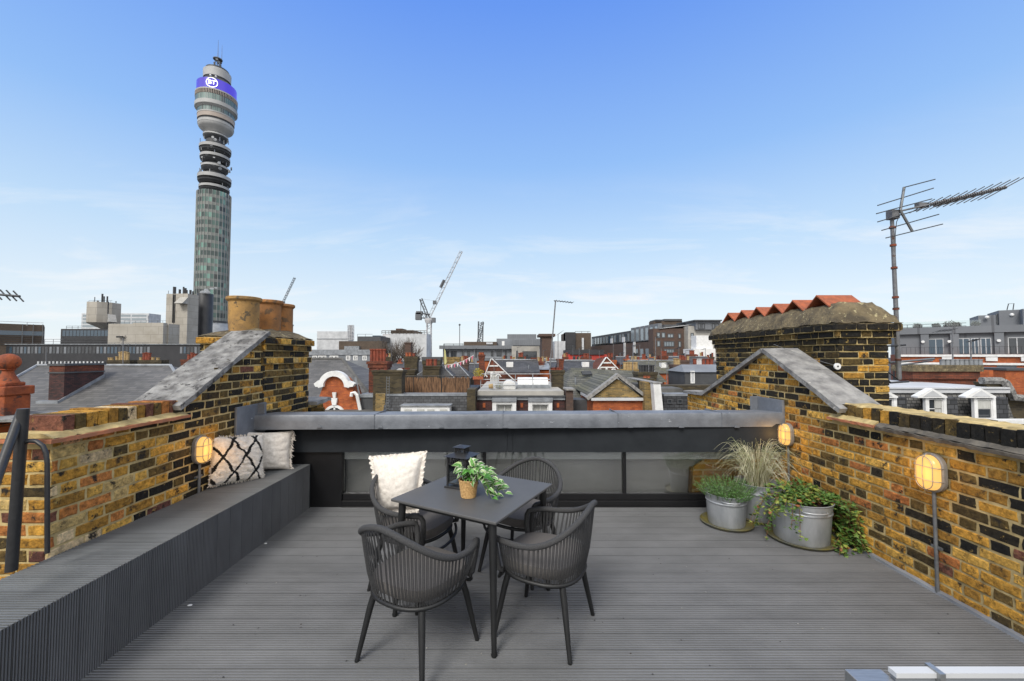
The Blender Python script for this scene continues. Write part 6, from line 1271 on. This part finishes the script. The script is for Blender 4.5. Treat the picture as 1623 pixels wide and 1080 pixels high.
# yellow shrub in pot
t = thing('potted_shrub', 'bright yellow-green shrub in a terracotta trough on the roof terrace', 'plant', at(758, 600, 25)); random.seed(6); b = MB(); c = at(758, 591, 25)
for i in range(500):
    v = Vector([random.gauss(0, 1) for _ in range(3)]).normalized() * random.random() ** .4; p = c + Vector((v.x * .34, v.y * .3, v.z * .28)); k = random.uniform(.6, 1.2); s = Vector([random.uniform(-.05, .05) for _ in range(3)]); q = Vector([random.uniform(-.05, .05) for _ in range(3)]); b.add([p, p + s, p + q], [(0, 1, 2)], (.50 * k, .40 * k, .035 * k))
b.build('foliage', 'leafattr', t); b = MB(); b.box(Xp(750, 25), Xp(766, 25), 24.8, 25.1, Zp(758, 601.5, 25), Zp(758, 597, 25)); b.build('trough', 'terra_ridge', t)
# ---------------------------------------------------------------- house with the two white windows, terrace above it
Y = 24; t = T('roof_terrace_house', 'dark brick attic storey with two white framed windows and a flat railed roof', 'house', 828, Y); g = Fac(750, Y, 920, Y)
body(t, g, 754, 895, 632, 9, 'plumbrick'); b = MB(); g.pbox(b, 757, 893, 620, 627, -9, .05); b.build('parapet', 'concrete_p', t); b = MB(); g.pbox(b, 756, 895, 626.8, 628.5, -9, .22); b.build('cornice', 'grey_dk', t); b = MB(); g.pbox(b, 757, 895, 628.6, 634, -.3, .10); b.build('lead_apron', 'lead', t)
for a_, c_ in ((781, 818), (837, 874)):
    b = MB(); g.pbox(b, a_ - .5, c_ + .5, 630, 635.5, 0, .5); hd_ = b.build('window_hood', 'lead', t); b = MB(); g.pbox(b, a_, a_ + 6, 636, 690, 0, .42); g.pbox(b, c_ - 6, c_, 636, 690, 0, .42); g.pbox(b, a_ + 6, c_ - 6, 636, 640, 0, .40); b.build('window_surround', 'white', t); g.win(t, a_ + 6.2, c_ - 6.2, 640.3, 690, 'curtain', 'white', .05, (2, 1), deep=.2, fd=.25)
for px in (767.5, 827, 884): b = MB(); g.pbox(b, px - 2, px + 2, 639, 646, 0, .05); b.build('air_brick', 'redbrick', t)
body(t, g, 896, 907, 618, .8, 'brownbrick', 'brick_pier', out=.3); b = MB(); g.pbox(b, 895, 909, 615.5, 618, -.9, .45); b.build('pier_cap', 'stone', t)
rail(t, Fac(750, 25, 900, 25), 762, 872, 593, 619, 1.05, .022, 3, 0, 'galv'); 
b = MB(); yb_ = 26; xa, xb = Xp(820, yb_), Xp(869, yb_); zb_ = Zp(845, 610, yb_); rr_ = Zp(845, 599, yb_) - zb_
for k in range(2):
    xs0, xs1 = lerp(xa, xb, k * .5) + .02, lerp(xa, xb, k * .5 + .5) - .02; b = MB(); b.prism([(xs0, yb_ + .6 - .75 * math.cos(a), zb_ + rr_ * math.sin(a)) for a in [math.pi * i / 12 for i in range(13)]], (xs1 - xs0, 0, 0)); tag(b.build('barrel_rooflight', 'white', smooth=40, loc=(xs0, yb_, zb_)), 'white translucent barrel rooflight, ' + ('left' if k == 0 else 'right') + ' one of the pair on the flat railed roof', 'rooflight', 'barrel rooflights on the flat roof')
b = MB(); b.box(xa - .05, xb + .05, yb_ - .2, yb_ + 1.4, Zp(845, 624, yb_), zb_ - .005); tag(b.build('rooflight_kerb', 'lead', loc=(xa, yb_, zb_ - .5)), 'grey lead kerb under the two barrel rooflights', 'kerb')
t = thing('roof_vent', 'small white louvred roof vent with a domed cap, left of the barrel rooflights', 'vent', at(806, 618, 25.6)); b = MB(); b.box(Xp(798, 25.6), Xp(817, 25.6), 25.4, 26.0, Zp(806, 621, 25.6), Zp(806, 610, 25.6)); b.build('body', 'white', t); b = MB(); b.prism([at(797, 610, 25.3), at(818, 610, 25.3), at(815, 606, 25.3), at(810, 603.5, 25.3), at(803, 603.5, 25.3), at(799, 606, 25.3)], (0, .8, 0)); b.build('cap', 'white', t)
t = thing('plant_pot', 'round pale terracotta pot lying on the flat railed roof', 'pot', at(778, 613, 25)); b = MB(); c = at(778, 613, 25); b.tube([c - Vector((.13, 0, 0)), c + Vector((.13, 0, .03))], [.12, .16], 14); b.build('body', 'buff_far', t, smooth=40)
t = thing('potted_shrub', 'small dark yellow-green shrub beside the white roof vent', 'plant', at(791, 616, 25.2)); b = MB(); c = at(791, 612, 25.2); random.seed(8)
for i in range(350): v = Vector([random.gauss(0, 1) for _ in range(3)]).normalized() * random.random() ** .4; p = c + Vector((v.x * .27, v.y * .2, v.z * .2)); k = random.uniform(.5, 1.2); s = Vector([random.uniform(-.04, .04) for _ in range(3)]); q = Vector([random.uniform(-.04, .04) for _ in range(3)]); b.add([p, p + s, p + q], [(0, 1, 2)], (.17 * k, .17 * k, .03 * k))
b.build('foliage', 'leafattr', t); b = MB(); b.box(c.x - .15, c.x + .15, c.y - .1, c.y + .1, c.z - .35, c.z - .1); b.build('trough', 'stone', t)
# big mossy slate roof and yellow pediment
t = T('slate_roofed_house', 'wide mossy slate roof with a skylight behind the yellow pediment', 'house', 940, 30); Y0, Y1 = 27, 33
b = MB(); P4 = [at(893, 632, Y0), at(1045, 632, Y0), at(1005, 588, Y1), at(905, 583, Y1)]; b.add(P4 + [Vector((P4[1].x, 38, P4[1].z)), Vector((P4[0].x, 38, P4[0].z))], [(0, 1, 2, 3), (1, 4, 2), (2, 4, 5, 3), (0, 3, 5)]); b.build('roof', 'slate_moss', t); MB().box(P4[0].x + .1, P4[1].x - .1, Y0 + .2, 37.8, GZ, P4[0].z).build('wall', 'stock_dk', t)
b = MB(); p = at(925, 590, 31.3); q = at(938, 579, 31.3); b.obox(at(930, 592, 31), (.42, .3, .0), (-.05, .05, .12), (.0, -.05, .05)); b.build('skylight', 'grey_dk', t)
b = MB(); c = at(960, 602, 29.5); b.box(c.x - .9, c.x + .8, c.y - .6, c.y + .6, c.z - .35, c.z + .12); b.build('roof_lantern', 'white_far', t)
t, g = block('gabled grey slate roof peak left of the second striped gable', 903, 960, 604, 36, 4, 'slate_moss', 'roof', 'slate_roof_peak'); 
bpy.data.objects.remove(t.children[0]); x0, x1, xm = Xp(903, 36), Xp(966, 36), Xp(932, 36); b = MB(); z0_, z1_ = Zp(930, 607, 36), Zp(930, 584, 36); b.add([(x0, 36, z0_), (x1, 36, z0_), (xm, 38, z1_), (x0, 42, z0_), (x1, 42, z0_)], [(0, 1, 2), (1, 4, 2), (3, 0, 2), (4, 3, 2)]); b.build('roof', 'slate_moss', t); MB().box(x0 + .1, x1 - .1, 36.1, 41.9, GZ, z0_).build('wall', 'stock_dk', t)
Y = 23; t = T('pedimented_house', 'yellow brick triangular pediment with grey stone coping over orange brick', 'house', 979, Y)
A_, B_, D_ = at(937, 630, Y), at(1021, 630, Y), at(979, 598, Y)
MB().prism([A_ + Vector((.15, 0, 0)), B_ - Vector((.15, 0, 0)), D_ - Vector((0, 0, .1))], (0, .6, 0)).build('pediment', 'stock', t); MB().box(A_.x + .1, B_.x - .1, Y + .01, Y + 4, GZ, A_.z - .18).build('wall', 'redbrick', t)
MB().box(A_.x - .02, B_.x + .02, Y - .16, Y + 3.5, A_.z - .17, A_.z - .02).build('cornice', 'white_far', t)
for e_ in (A_, B_): d = (e_ - D_).normalized(); n_ = Vector((-d.z, 0, d.x)); n_ = n_ if n_.z > 0 else -n_; MB().prism([D_ + Vector((0, -.18, 0)), e_ + d * .25 + Vector((0, -.18, 0)), e_ + d * .25 + n_ * .17 + Vector((0, -.18, 0)), D_ + Vector((0, -.18, .21))], (0, .55, 0)).build('raking_coping', 'stone', t)
MB().prism([A_ + Vector((0, .6, 0)), B_ + Vector((0, .6, 0)), D_ + Vector((0, .6, 0))], (0, 5, 0)).build('roof', 'slate_moss', t)
t, g = block('dark lead gutter wall running behind the yellow pediment', 908, 1040, 634, 24.8, 1.5, 'grey_dk', 'parapet', 'parapet_wall')
t, g = block('mossy rendered wall left of the white one', 1021, 1036, 606, 22.6, 5, 'stock', 'wall', 'party_wall')
t = T('white_party_wall', 'bright white painted slanting end wall right of the yellow pediment', 'wall', 1044, 22); MB().prism([at(1035.5, 608, 22), at(1047, 608, 22), at(1053, 668, 22), at(1040, 668, 22)], (0, .5, 0)).build('render', 'white', t); 
b = MB(); b.box(Xp(1034, 22), Xp(1049, 22), 21.95, 27, Zp(1040, 608, 22), Zp(1040, 606.5, 22)); b.build('coping', 'stone', t)
t, g = block('dark slate mansard with two small dark windows right of the white wall', 1051, 1092, 628, 22.5, 6, 'slate_near', 'house', 'mansard_house'); b = MB(); g.pbox(b, 1051, 1092, 618, 625, -6, -.9); b.build('upper_roof', 'roof_felt', t); b = MB(); g.pbox(b, 1051, 1092, 624.5, 628, -6, .05); b.build('lead_gutter', 'lead', t)
for a_ in (1056, 1072): g.win(t, a_, a_ + 8, 633, 640, 'wglass', 'grey_dk', .05)
t = T('roof_shed', 'grey shed-like rooftop room with a small white door, left of the big dark chimney', 'shed', 1110, 28); Y = 28; x0, x1 = Xp(1085, Y), Xp(1150, Y); ze, zr2 = Zp(1110, 590, Y), Zp(1110, 578, Y + 1.2)
MB().box(x0, x1, Y, Y + 3, Zp(1110, 640, Y), ze).build('wall', 'grey_dk', t); b = MB(); b.add([(x0 - .1, Y - .12, ze), (x1, Y - .12, ze), (x1, Y + 1.3, zr2), (x0 + .3, Y + 1.3, zr2), (x0 - .1, Y + 3.1, ze), (x1, Y + 3.1, ze)], [(0, 1, 2, 3), (3, 2, 5, 4), (0, 3, 4), (1, 5, 2), (0, 4, 5, 1)]); b.build('roof', 'grey_mid', t)
g = Fac(1080, Y, 1150, Y); g.win(t, 1093.5, 1100, 588, 608, 'white_far', 'white', .06, name='door')
t, g = block('flat brown-roofed terrace under the grey shed', 1040, 1150, 611, 25, 6, 'stock_dk', 'house', 'brick_house'); house('red gabled brick dormer beside the low orange-potted stack', 1040, 1052, 606, 590, 30, 4, 'redbrick', 'slate_moss')
# ---------------------------------------------------------------- right side
Y = 62; g = Fac(1395, 66, 1640, 56); t = T('apartment_building', 'grey zinc clad top floors over red brick with white bands, at the right edge', 'building', 1520, 60)
def gb(px0, px1, py0, py1, d0, d1, nm, mat, par=None): b = MB(); g.pbox(b, px0, px1, py0, py1, d0, d1); return b.build(nm, mat, par or t)
u0, u1 = g.uz(1400, 0)[0], g.uz(1640, 0)[0]; zq = g.uz(1520, 562)[1]; ztop = g.uz(1520, 528)[1]
b = MB(); g.bx(b, u0, u1, zq, ztop, -10, -1.5); b.build('zinc_storey', 'greyclad', t); b = MB(); g.bx(b, u0, u1, ztop, ztop + 1.0, -10, -.9); b.build('zinc_fascia', 'greyclad', t)
zb1_ = g.uz(1520, 563.5)[1]; b = MB(); g.bx(b, u0, u1, GZ, zq - .01, -12, 0); b.build('wall', 'redbrick', t)
b = MB(); g.bx(b, u0, u1, zq - .35, zq - .02, -.5, .25); b.build('white_band', 'white', t); b = MB(); z_ = g.uz(1520, 575)[1]; g.bx(b, u0, u1, z_ - .3, z_, -.1, .2); b.build('white_band', 'white', t)
for a_, c_ in ((1453, 1477), (1498, 1518), (1520, 1532), (1535, 1552), (1578, 1607)):
    x = (a_ + c_) / 2; u0_, u1_ = g.uz(a_, 0)[0], g.uz(c_, 0)[0]; zz0_ = zq + .1; zz1_ = zq + 2.3; b = MB()
    for uu in (u0_, (u0_ + u1_) / 2 - .04, u1_ - .08): g.bx(b, uu, uu + .08, zz0_, zz1_, -1.5, -1.42)
    g.bx(b, u0_, u1_, zz1_, zz1_ + .08, -1.5, -1.42); w0 = b.build('window', 'white_far', t); b = MB(); g.bx(b, u0_ + .02, u1_ - .02, zz0_, zz1_, -1.49, -1.455); b.build('pane', 'wglass_b' if x < 1560 else 'wglass', w0)
for px in (1441, 1487, 1556, 1616): uu = g.uz(px, 0)[0]; b = MB(); g.bx(b, uu, uu + .9, zq, ztop - .01, -1.5, -1.0); b.build('zinc_pier', 'greyclad', t)
for px in (1444, 1485, 1562, 1617): uu = g.uz(px, 0)[0]; b = MB(); b.tube([g.P(uu, zq + 1.95, -.95), g.P(uu, zq + 1.95, -.7)], .2, 14); b.build('wall_light', 'white', t)
for px in (1471, 1538, 1592): uu = g.uz(px, 0)[0]; b = MB(); g.bx(b, uu, uu + 1.1, zq - .95, zq - .40, .0, .28); b.build('white_block', 'white', t)
for a_, c_ in ((1395, 1450), (1555, 1585)): b = MB(); uu, u2 = g.uz(a_, 0)[0], g.uz(c_, 0)[0]; z_ = g.uz(1520, 578)[1]; g.bx(b, uu, u2, z_ - 3, z_, .0, .06); b.build('lower_window', 'wglass', t)
rail(t, g, 1402, 1536, 513.5, 522.5, 1.4, .035, 2, -1.2, 'black_metal'); b = MB(); g.bx(b, u0, g.uz(1536, 0)[0], ztop + 1.0, ztop + 1.9, -1.25, -1.22); b.build('terrace_glass', 'balglass', t); rail(t, g, 1430, 1623, 550, 561, .5, .02, 1, -.3, 'black_metal', 'balcony_railing')
b = MB(); z2 = g.uz(1580, 497)[1]; g.bx(b, g.uz(1537, 0)[0], u1, ztop + 1.0, z2, -9, -3); b.build('roof_storey', 'greyclad', t); b = MB(); g.bx(b, g.uz(1569, 0)[0], u1, ztop + 1.0, g.uz(1590, 490)[1], -9.2, -2.6); b.build('stair_core', 'greyclad', t)
b = MB(); uu = g.uz(1603, 0)[0]; g.bx(b, uu, u1, ztop + 1.0, ztop + 3.2, -2.6, -1.3); lv = b.build('louvred_plant', 'grey_mid', t)
for k in range(9): b = MB(); g.bx(b, uu + .1, u1, ztop + 1.2 + k * .22, ztop + 1.28 + k * .22, -1.3, -1.2); b.build('louvre', 'white_far', lv)
for px, py in ((1550, 502), (1590, 498)): p = g.P(g.uz(px, 0)[0], g.uz(px, py)[1], -2.55); b = MB(); b.ball(p, .24, 10); b.build('wall_light', 'white', t)
b = MB(); uu = g.uz(1566, 0)[0]; g.bx(b, uu, uu + .35, ztop + 1.3, ztop + 2.8, -3, -2.9); b.build('door', 'wglass', t)
b = MB(); b.tube([g.P(g.uz(1587, 0)[0], z2 + .7, -4), g.P(g.uz(1590, 0)[0], z2 + 1.6, -4), g.P(g.uz(1599, 0)[0], z2 + 1.6, -4), g.P(g.uz(1597, 0)[0], z2 + .7, -4)], .06, 5); b.build('hatch_rail', 'alu', t)
for px, r_ in ((1438, .55), (1468, .45), (1489, .8), (1500, .5), (1530, .5)):
    tt = thing('terrace_shrub', {1438: 'shrub behind the roof rail just right of the antenna mast', 1468: 'small shrub behind the roof rail, second from the antenna mast', 1489: 'largest dark shrub behind the roof rail of the zinc building', 1500: 'low shrub right of the largest one behind the roof rail', 1530: 'shrub behind the roof rail beside the zinc roof storey'}[px], 'plant', g.P(g.uz(px, 0)[0], ztop + 1.0, -2)); random.seed(px); b = MB(); c = g.P(g.uz(px, 0)[0], ztop + 1.25, -2)
    for i in range(260): v = Vector([random.gauss(0, 1) for _ in range(3)]).normalized() * random.random() ** .4; p = c + Vector((v.x * r_ * 1.2, v.y * r_, abs(v.z) * r_ * .9)); k = random.uniform(.5, 1.3); s = Vector([random.uniform(-.16, .16) for _ in range(3)]); q = Vector([random.uniform(-.16, .16) for _ in range(3)]); b.add([p, p + s, p + q], [(0, 1, 2)], (.05 * k, .06 * k, .03 * k))
    b.build('foliage', 'leafattr', tt); b = MB(); b.box(c.x - r_, c.x + r_, c.y - .2, c.y + .2, c.z - .4, c.z + .05); b.build('trough', 'grey_dk', tt)
chimney('long red brick stack with a row of grey pots, behind the pedimented white dormers', 1446, 1546, 579, 0, 18.2, .7, 'redbrick_dk', [(1493 + k * 7.4, 1, 'lead') for k in range(9)], .28, pr=.105, ph=.26, capmat='flaunch', capout=.16)
b = MB(); [aerial(l_, px, yt, 581, 20.5, bm, 5, .03, .2) for px, yt, bm, l_ in ((1510, 523, (-24, 2), 'TV aerial with a boom to the left on the long red stack'), (1539, 540, (8, 0), 'short TV aerial on the right of the long red stack'))]
# mansard with pedimented dormers
Y = 15; t = T('mansard_house', 'white-trimmed slate mansard with pedimented dormer windows, behind the right brick wall', 'house', 1500, Y)
x0, x1 = Xp(1395, Y), Xp(1592, Y); zt_, zb_ = Zp(1500, 622, Y + .05), Zp(1500, 700, Y - .4)
MB().prism([(x0, Y - .4, zb_), (x0, Y + .05, zt_), (x0, Y + 2.8, zt_), (x0, Y + 2.8, zb_)], (x1 - x0, 0, 0)).build('roof', 'slate_fish', t); MB().box(x0, x1, Y - .38, Y + 2.8, GZ, zb_).build('wall', 'redbrick_dk', t)
b = MB(); b.box(x0, Xp(1597, Y), Y - .03, Y + 5.5, zt_ - .02, Zp(1500, 612.5, Y + .6)); b.build('eaves_board', 'white_far', t); b = MB(); za_ = Zp(1500, 614.4, Y + .6); b.add([(x0, Y - .08, za_), (Xp(1597, Y), Y - .08, za_), (Xp(1580, Y), Y + 2.9, za_ + .04), (x0, Y + 2.9, za_ + .10)], [(0, 1, 2, 3)]); b.build('flat_roof', 'grey_mid', t)
for cx_, hw in ((1400, 12.5), (1478, 12.5), (1555, 13)):
    yd = Y - .62; g = Fac(cx_ - 20, yd, cx_ + 20, yd); b = MB(); g.bx(b, g.uz(cx_ - hw - 4.5, 0)[0], g.uz(cx_ + hw + 4.5, 0)[0], Zp(cx_, 700, yd), Zp(cx_, 630.5, yd), -1.0, -.05); dm = b.build('dormer', 'slate_near', t)
    b = MB(); g.pbox(b, cx_ - hw - 4, cx_ - hw + 1, 631, 700, -.04, .06); g.pbox(b, cx_ + hw - 1, cx_ + hw + 4, 631, 700, -.04, .06); b.build('dormer_pilaster', 'white', dm)
    a_, c_, d_ = at(cx_ - hw - 11, 631, yd - .15), at(cx_ + hw + 11, 631, yd - .15), at(cx_, 616, yd - .15)
    b = MB(); b.prism([a_, c_, c_ + Vector((0, 0, .05)), d_, a_ + Vector((0, 0, .05))], (0, .24, 0)); b.build('dormer_pediment', 'white', dm)
    b = MB(); k_ = .62; m_ = (a_ + c_) / 2; b.prism([m_ + (a_ - m_) * k_ + Vector((0, -.012, .05)), m_ + (c_ - m_) * k_ + Vector((0, -.012, .05)), m_ + (d_ - m_) * .8 + Vector((0, -.012, 0))], (0, .02, 0)); b.build('tympanum', 'white_far', dm)
    g.win(dm, cx_ - hw + 1, cx_ + hw - 1, 632, 664, 'wglass', 'white', .035, (1, 2), deep=.01, fd=.04)
    if cx_ > 1450: b = MB(); g.pbox(b, cx_ - (1 if cx_ < 1500 else hw - 3), cx_ + hw - 3, 634, 648 if cx_ > 1500 else 660, .012, .03); b.build('curtain', 'curtain', dm)
b = MB(); b.box(Xp(1530, Y - 1.2), Xp(1680, Y - 1.2), Y - 1.25, Y - .9, Zp(1560, 672, Y - 1.2), Zp(1560, 666, Y - 1.2)); b.build('parapet_band', 'white', t)
t = T('party_wall', 'mossy curved brick party wall stepping down at the right edge', 'wall', 1610, 15); b = MB(); pr_ = [(1560, 606), (1585, 606), (1594, 610), (1600, 620), (1604, 632), (1640, 636), (1640, 720), (1590, 720), (1585, 640)]; b.prism([at(x_, y_, 15.3) for x_, y_ in pr_], (0, .4, 0)); b.build('brickwork', 'stock_dk', t)
b = MB(); b.tube([at(1556, 603.5, 15.3), at(1584, 603.5, 15.3), at(1594, 607, 15.2), at(1601, 619, 15.1), at(1606, 630, 15.1), at(1640, 633, 15.1)], .14, 6); b.build('coping', 'stone_dk', t)
t, g = block('red brick gable end at the right edge above the party wall', 1592, 1650, 586, 24, 5, 'redbrick', 'building', 'brick_building'); b = MB(); g.pbox(b, 1591, 1650, 584, 587.5, -5, .1); b.build('coping', 'grey_dk', t)
# ---------------------------------------------------------------- big aerial on the right stack
p0 = at(1425, 602, 4.75); p1 = at(1413.5, 343, 4.75); t = thing('tv_aerial', 'large rusty TV aerial on a tall leaning mast beside the ridge-tiled chimney', 'aerial', p0)
b = MB(); b.tube([p0, p0.lerp(p1, .5), p1], [.025, .022, .019], 12); b.build('mast', 'rust', t, smooth=50)
for k in (.12, .30, .43, .50, .68, .82, .93): b = MB(); c = p0.lerp(p1, k); b.tube([c - Vector((0, 0, .012)), c + Vector((0, 0, .012))], .031, 10); b.build('mast_clamp', 'redbrick_dk', t)
b = MB(); c = at(1415, 341, 4.75); b.box(c.x - .045, c.x + .045, c.y - .04, c.y + .04, c.z - .05, c.z + .05); b.build('junction_box', 'rust', t)
q0, q1 = at(1426, 335, 4.72), at(1595, 297, 4.45); b = MB(); b.tube([at(1413, 341, 4.72), q0, q1], .010, 8); b.tube([at(1480, 327, 4.66), q1], .016, 6)
for k in range(34): c = q0.lerp(q1, .30 + .7 * k / 34); b.tube([c, c + (q1 - q0) * .011], .021, 6)
b.build('boom', 'rust', t)
b = MB(); b.tube([at(1427, 334, 4.7), at(1433, 297, 4.7)], .014, 6); b.tube([at(1427, 334, 4.7), at(1446, 367, 4.7)], .014, 6); b.build('reflector_arm', 'conduit', t)
for (xa, ya_, xb, yb2) in ((1434, 297, 1482, 284.5), (1391, 326, 1479.5, 298.5), (1389, 339, 1477, 315.5), (1391, 352, 1458, 332), (1397.5, 365.5, 1488, 340), (1404, 377.5, 1494, 355.5)):
    b = MB(); b.tube([at(xa, ya_, 4.66), at(xb, yb2, 4.74)], .0065, 6); b.build('reflector_rod', 'alu', t)
for k in range(12):
    c = q0.lerp(q1, .22 + .78 * k / 11); s_ = lerp(.62, 1.0, k / 11); d = Vector((.205, -.03, .118)) * s_; b = MB(); b.tube([c - d, c + d], .0052, 5); b.build('director_rod', 'alu', t)
b = MB(); b.box(*sorted((at(1440, 0, 4.7).x, at(1455, 0, 4.7).x)), 4.66, 4.72, Zp(1447, 330, 4.7), Zp(1447, 323, 4.7)); b.build('terminal_box', 'rust', t)
b = MB(); b.tube([at(1427, 340, 4.7), at(1421, 352, 4.73), at(1419, 372, 4.75), at(1421, 600, 4.76)], .004, 5); b.build('cable', 'black_metal', t)
b = MB(); b.tube([at(1435, 547, 4.75), at(1404, 549, 4.72), at(1391, 575, 4.6), at(1390, 583, 4.6), at(1411, 607, 4.72), at(1440, 605, 4.75)], .011, 6); b.tube([at(1398, 583, 4.62), at(1424, 602, 4.75)], .007, 5); b.build('wall_bracket', 'black_metal', t)
b = MB(); b.tube([at(1410, 575, 4.8), at(1480, 569, 4.9)], .014, 6); b.tube([at(1420, 580, 4.8), at(1478, 572, 4.95)], .010, 6); b.build('second_boom', 'conduit', t)

# ---------------------------------------------------------------- clutter on the roofs
t = thing('satellite_dish', 'small white satellite dish on the stack left of the reed screen', 'satellite dish', at(634, 592, 25.5)); c = at(634, 590, 24.2); b = MB(); b.lathe([(.02, 0), (.12, .02), (.2, .07), (.215, .085), (.19, .075), (.11, .03), (.02, .012)], (0, 0, 0), 20); mm = Matrix.Translation(c) @ Matrix.Rotation(R(70), 4, 'X'); b.v = [tuple(mm @ Vector(v)) for v in b.v]; b.build('dish', 'white_far', t, smooth=60); MB().tube([c, c + Vector((0, .2, -.3))], .02, 5).build('arm', 'conduit', t)
t = thing('ladder', 'thin pale ladder fixed between the brown stack and the reed screen', 'ladder', at(614, 640, 23.6)); b = MB(); b.tube([at(612, 650, 23.6), at(613, 597, 23.6)], .02, 4); b.tube([at(616.5, 650, 23.6), at(617, 597, 23.6)], .02, 4)
for k in range(12): y_ = 648 - k * 4.4; b.tube([at(612.2, y_, 23.6), at(616.8, y_, 23.6)], .014, 4)
b.build('rails_and_rungs', 'conduit', t)
for lab, a_, c_, y, Y, n in (('slim brown stack with two pots at the left end of the red building', 893, 900, 566, 58, 2), ('squat red stack with three pots right of the second striped gable', 1000, 1014, 571, 56, 3), ('small red stack with two pots above the low slate roof by the bare trees', 611, 620, 566, 68, 2),
    ('dark brick stack with three pots over the slate roof behind the bunting', 731, 742, 572, 49, 3), ('stack with two pots on the ridge right of the first striped gable', 822, 829, 566, 52, 2), ('wide red stack with four pots at the right of the brown flats', 1076, 1092, 571, 50, 4), ('red stack with two pots just left of the grey shed', 1068, 1077, 578, 36, 2), ('brown stack with three pots beneath the pale stone modern house', 852, 862, 573, 54, 3)):
    chimney(lab, a_, c_, y, 0, Y, .9, random.choice(['redbrick_dk', 'stock_dk', 'brownbrick']), [(lerp(a_, c_, (i + .5) / n), random.uniform(.8, 1.2), random.choice(['terra_far', 'terra_far', 'buff_far'])) for i in range(n)], .25, pr=.19, ph=.55)
for lab, px, y, Y in (('small lead vent pipe on the slate roof behind the Dutch gable', 552, 612, 27), ('short dark vent pipe on the mossy slate roof', 912, 606, 29.5), ('short grey vent pipe on the long dark slate roof', 838, 583, 47)):
    t = thing('vent_pipe', lab, 'vent pipe', at(px, y, Y)); p = at(px, y, Y); MB().tube([p - Vector((0, 0, .5)), p + Vector((0, 0, .35))], .05, 7).build('pipe', 'lead', t); MB().tube([p + Vector((0, 0, .36)), p + Vector((0, 0, .42))], .08, 7).build('cowl', 'grey_dk', t)
for px, yt, yb_, Y, bm, lab in ((620, 548, 590, 45, (5, 1), 'thin TV aerial in front of the scaffolded building'), (783, 556, 592, 40, (4, -1), 'thin TV aerial above the first striped gable'), (918, 552, 585, 50, (5, 0), 'thin TV aerial in front of the red building'), (1076, 552, 590, 40, (-5, 1), 'thin TV aerial in front of the curved corner bay'), (950, 556, 585, 48, (4, 1), 'thin TV aerial left of the second striped gable')): aerial(lab, px, yt, yb_, Y, bm, 5, .025, .25)

for lab, a_, c_, ye, yr_, Y, dp, wl, rf in (('small red brick house between the pale stone house and the red building', 868, 900, 583, 574, 58, 7, 'redbrick', 'slate'), ('narrow dark slate roof under the brown corbelled tower', 842, 880, 579, 569, 70, 7, 'brownbrick', 'slate'), ('low red brick range below the stone office block', 1088, 1136, 574, 566, 68, 7, 'redbrick', 'roof_felt'),
    ('grey slated roof between the two central tv masts', 905, 958, 583, 573, 54, 6, 'redbrick_dk', 'slate_moss'), ('red brick parapet house beneath the grey office roof', 756, 800, 572, 567, 75, 7, 'redbrick', 'roof_felt')): house(lab, a_, c_, ye, yr_, Y, dp, wl, rf)
random.seed(19)
spots_ = [(905, 566, 72), (917, 569, 64), (943, 568, 70), (953, 570, 58), (973, 568, 62), (981, 566, 72), (994, 566, 68), (1008, 563, 74), (1022, 566, 64), (1033, 563, 70), (1041, 569, 58), (1060, 568, 60), (1083, 562, 72), (1104, 565, 66), (1112, 562, 72), (1120, 567, 60), (1128, 563, 70), (714, 570, 64), (737, 568, 70), (747, 571, 60), (800, 568, 70), (813, 569, 64), (834, 567, 72), (602, 570, 70), (634, 572, 66), (664, 570, 70), (868, 570, 64)]
ORD = ('first', 'second', 'third', 'fourth', 'fifth', 'sixth', 'seventh', 'eighth', 'ninth', 'tenth')
def where(px):
    for lim, nm in ((690, 'by the bare trees'), (780, 'below the long grey office block'), (880, 'below the grey clad block'), (1012, 'below the long mansard terrace'), (1095, 'below the brown brick flats'), (1200, 'below the stone office block')):
        if px < lim: return nm
def ordlab(head, px, allpx):
    g_ = sorted(q for q in allpx if where(q) == where(px)); return head + ' ' + where(px) + ', ' + ORD[g_.index(px)] + ' from the left'
for i, (px, y, Y) in enumerate(spots_):
    n = random.choice((2, 3)); wpx = n * 2.6 + 2
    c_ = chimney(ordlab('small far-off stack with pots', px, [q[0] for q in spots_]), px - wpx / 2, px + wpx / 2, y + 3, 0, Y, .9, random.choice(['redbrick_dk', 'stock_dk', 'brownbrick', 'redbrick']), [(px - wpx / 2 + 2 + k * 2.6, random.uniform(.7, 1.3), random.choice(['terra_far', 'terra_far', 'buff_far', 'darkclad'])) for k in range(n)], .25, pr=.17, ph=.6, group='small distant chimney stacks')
far_ = ((908, 548, 55), (934, 553, 50), (972, 545, 52), (992, 551, 46), (1014, 546, 52), (1048, 552, 48), (1087, 556, 50), (1118, 553, 46), (735, 553, 50), (796, 554, 48), (820, 551, 55), (861, 556, 50), (645, 556, 60))
for px, yt, Y in far_:
    aerial(ordlab('faint small TV aerial', px, [q[0] for q in far_]), px, yt, 582, Y, (random.choice((-5, 5)), random.uniform(-1, 2)), 4, .022, .22, group='small distant tv aerials')
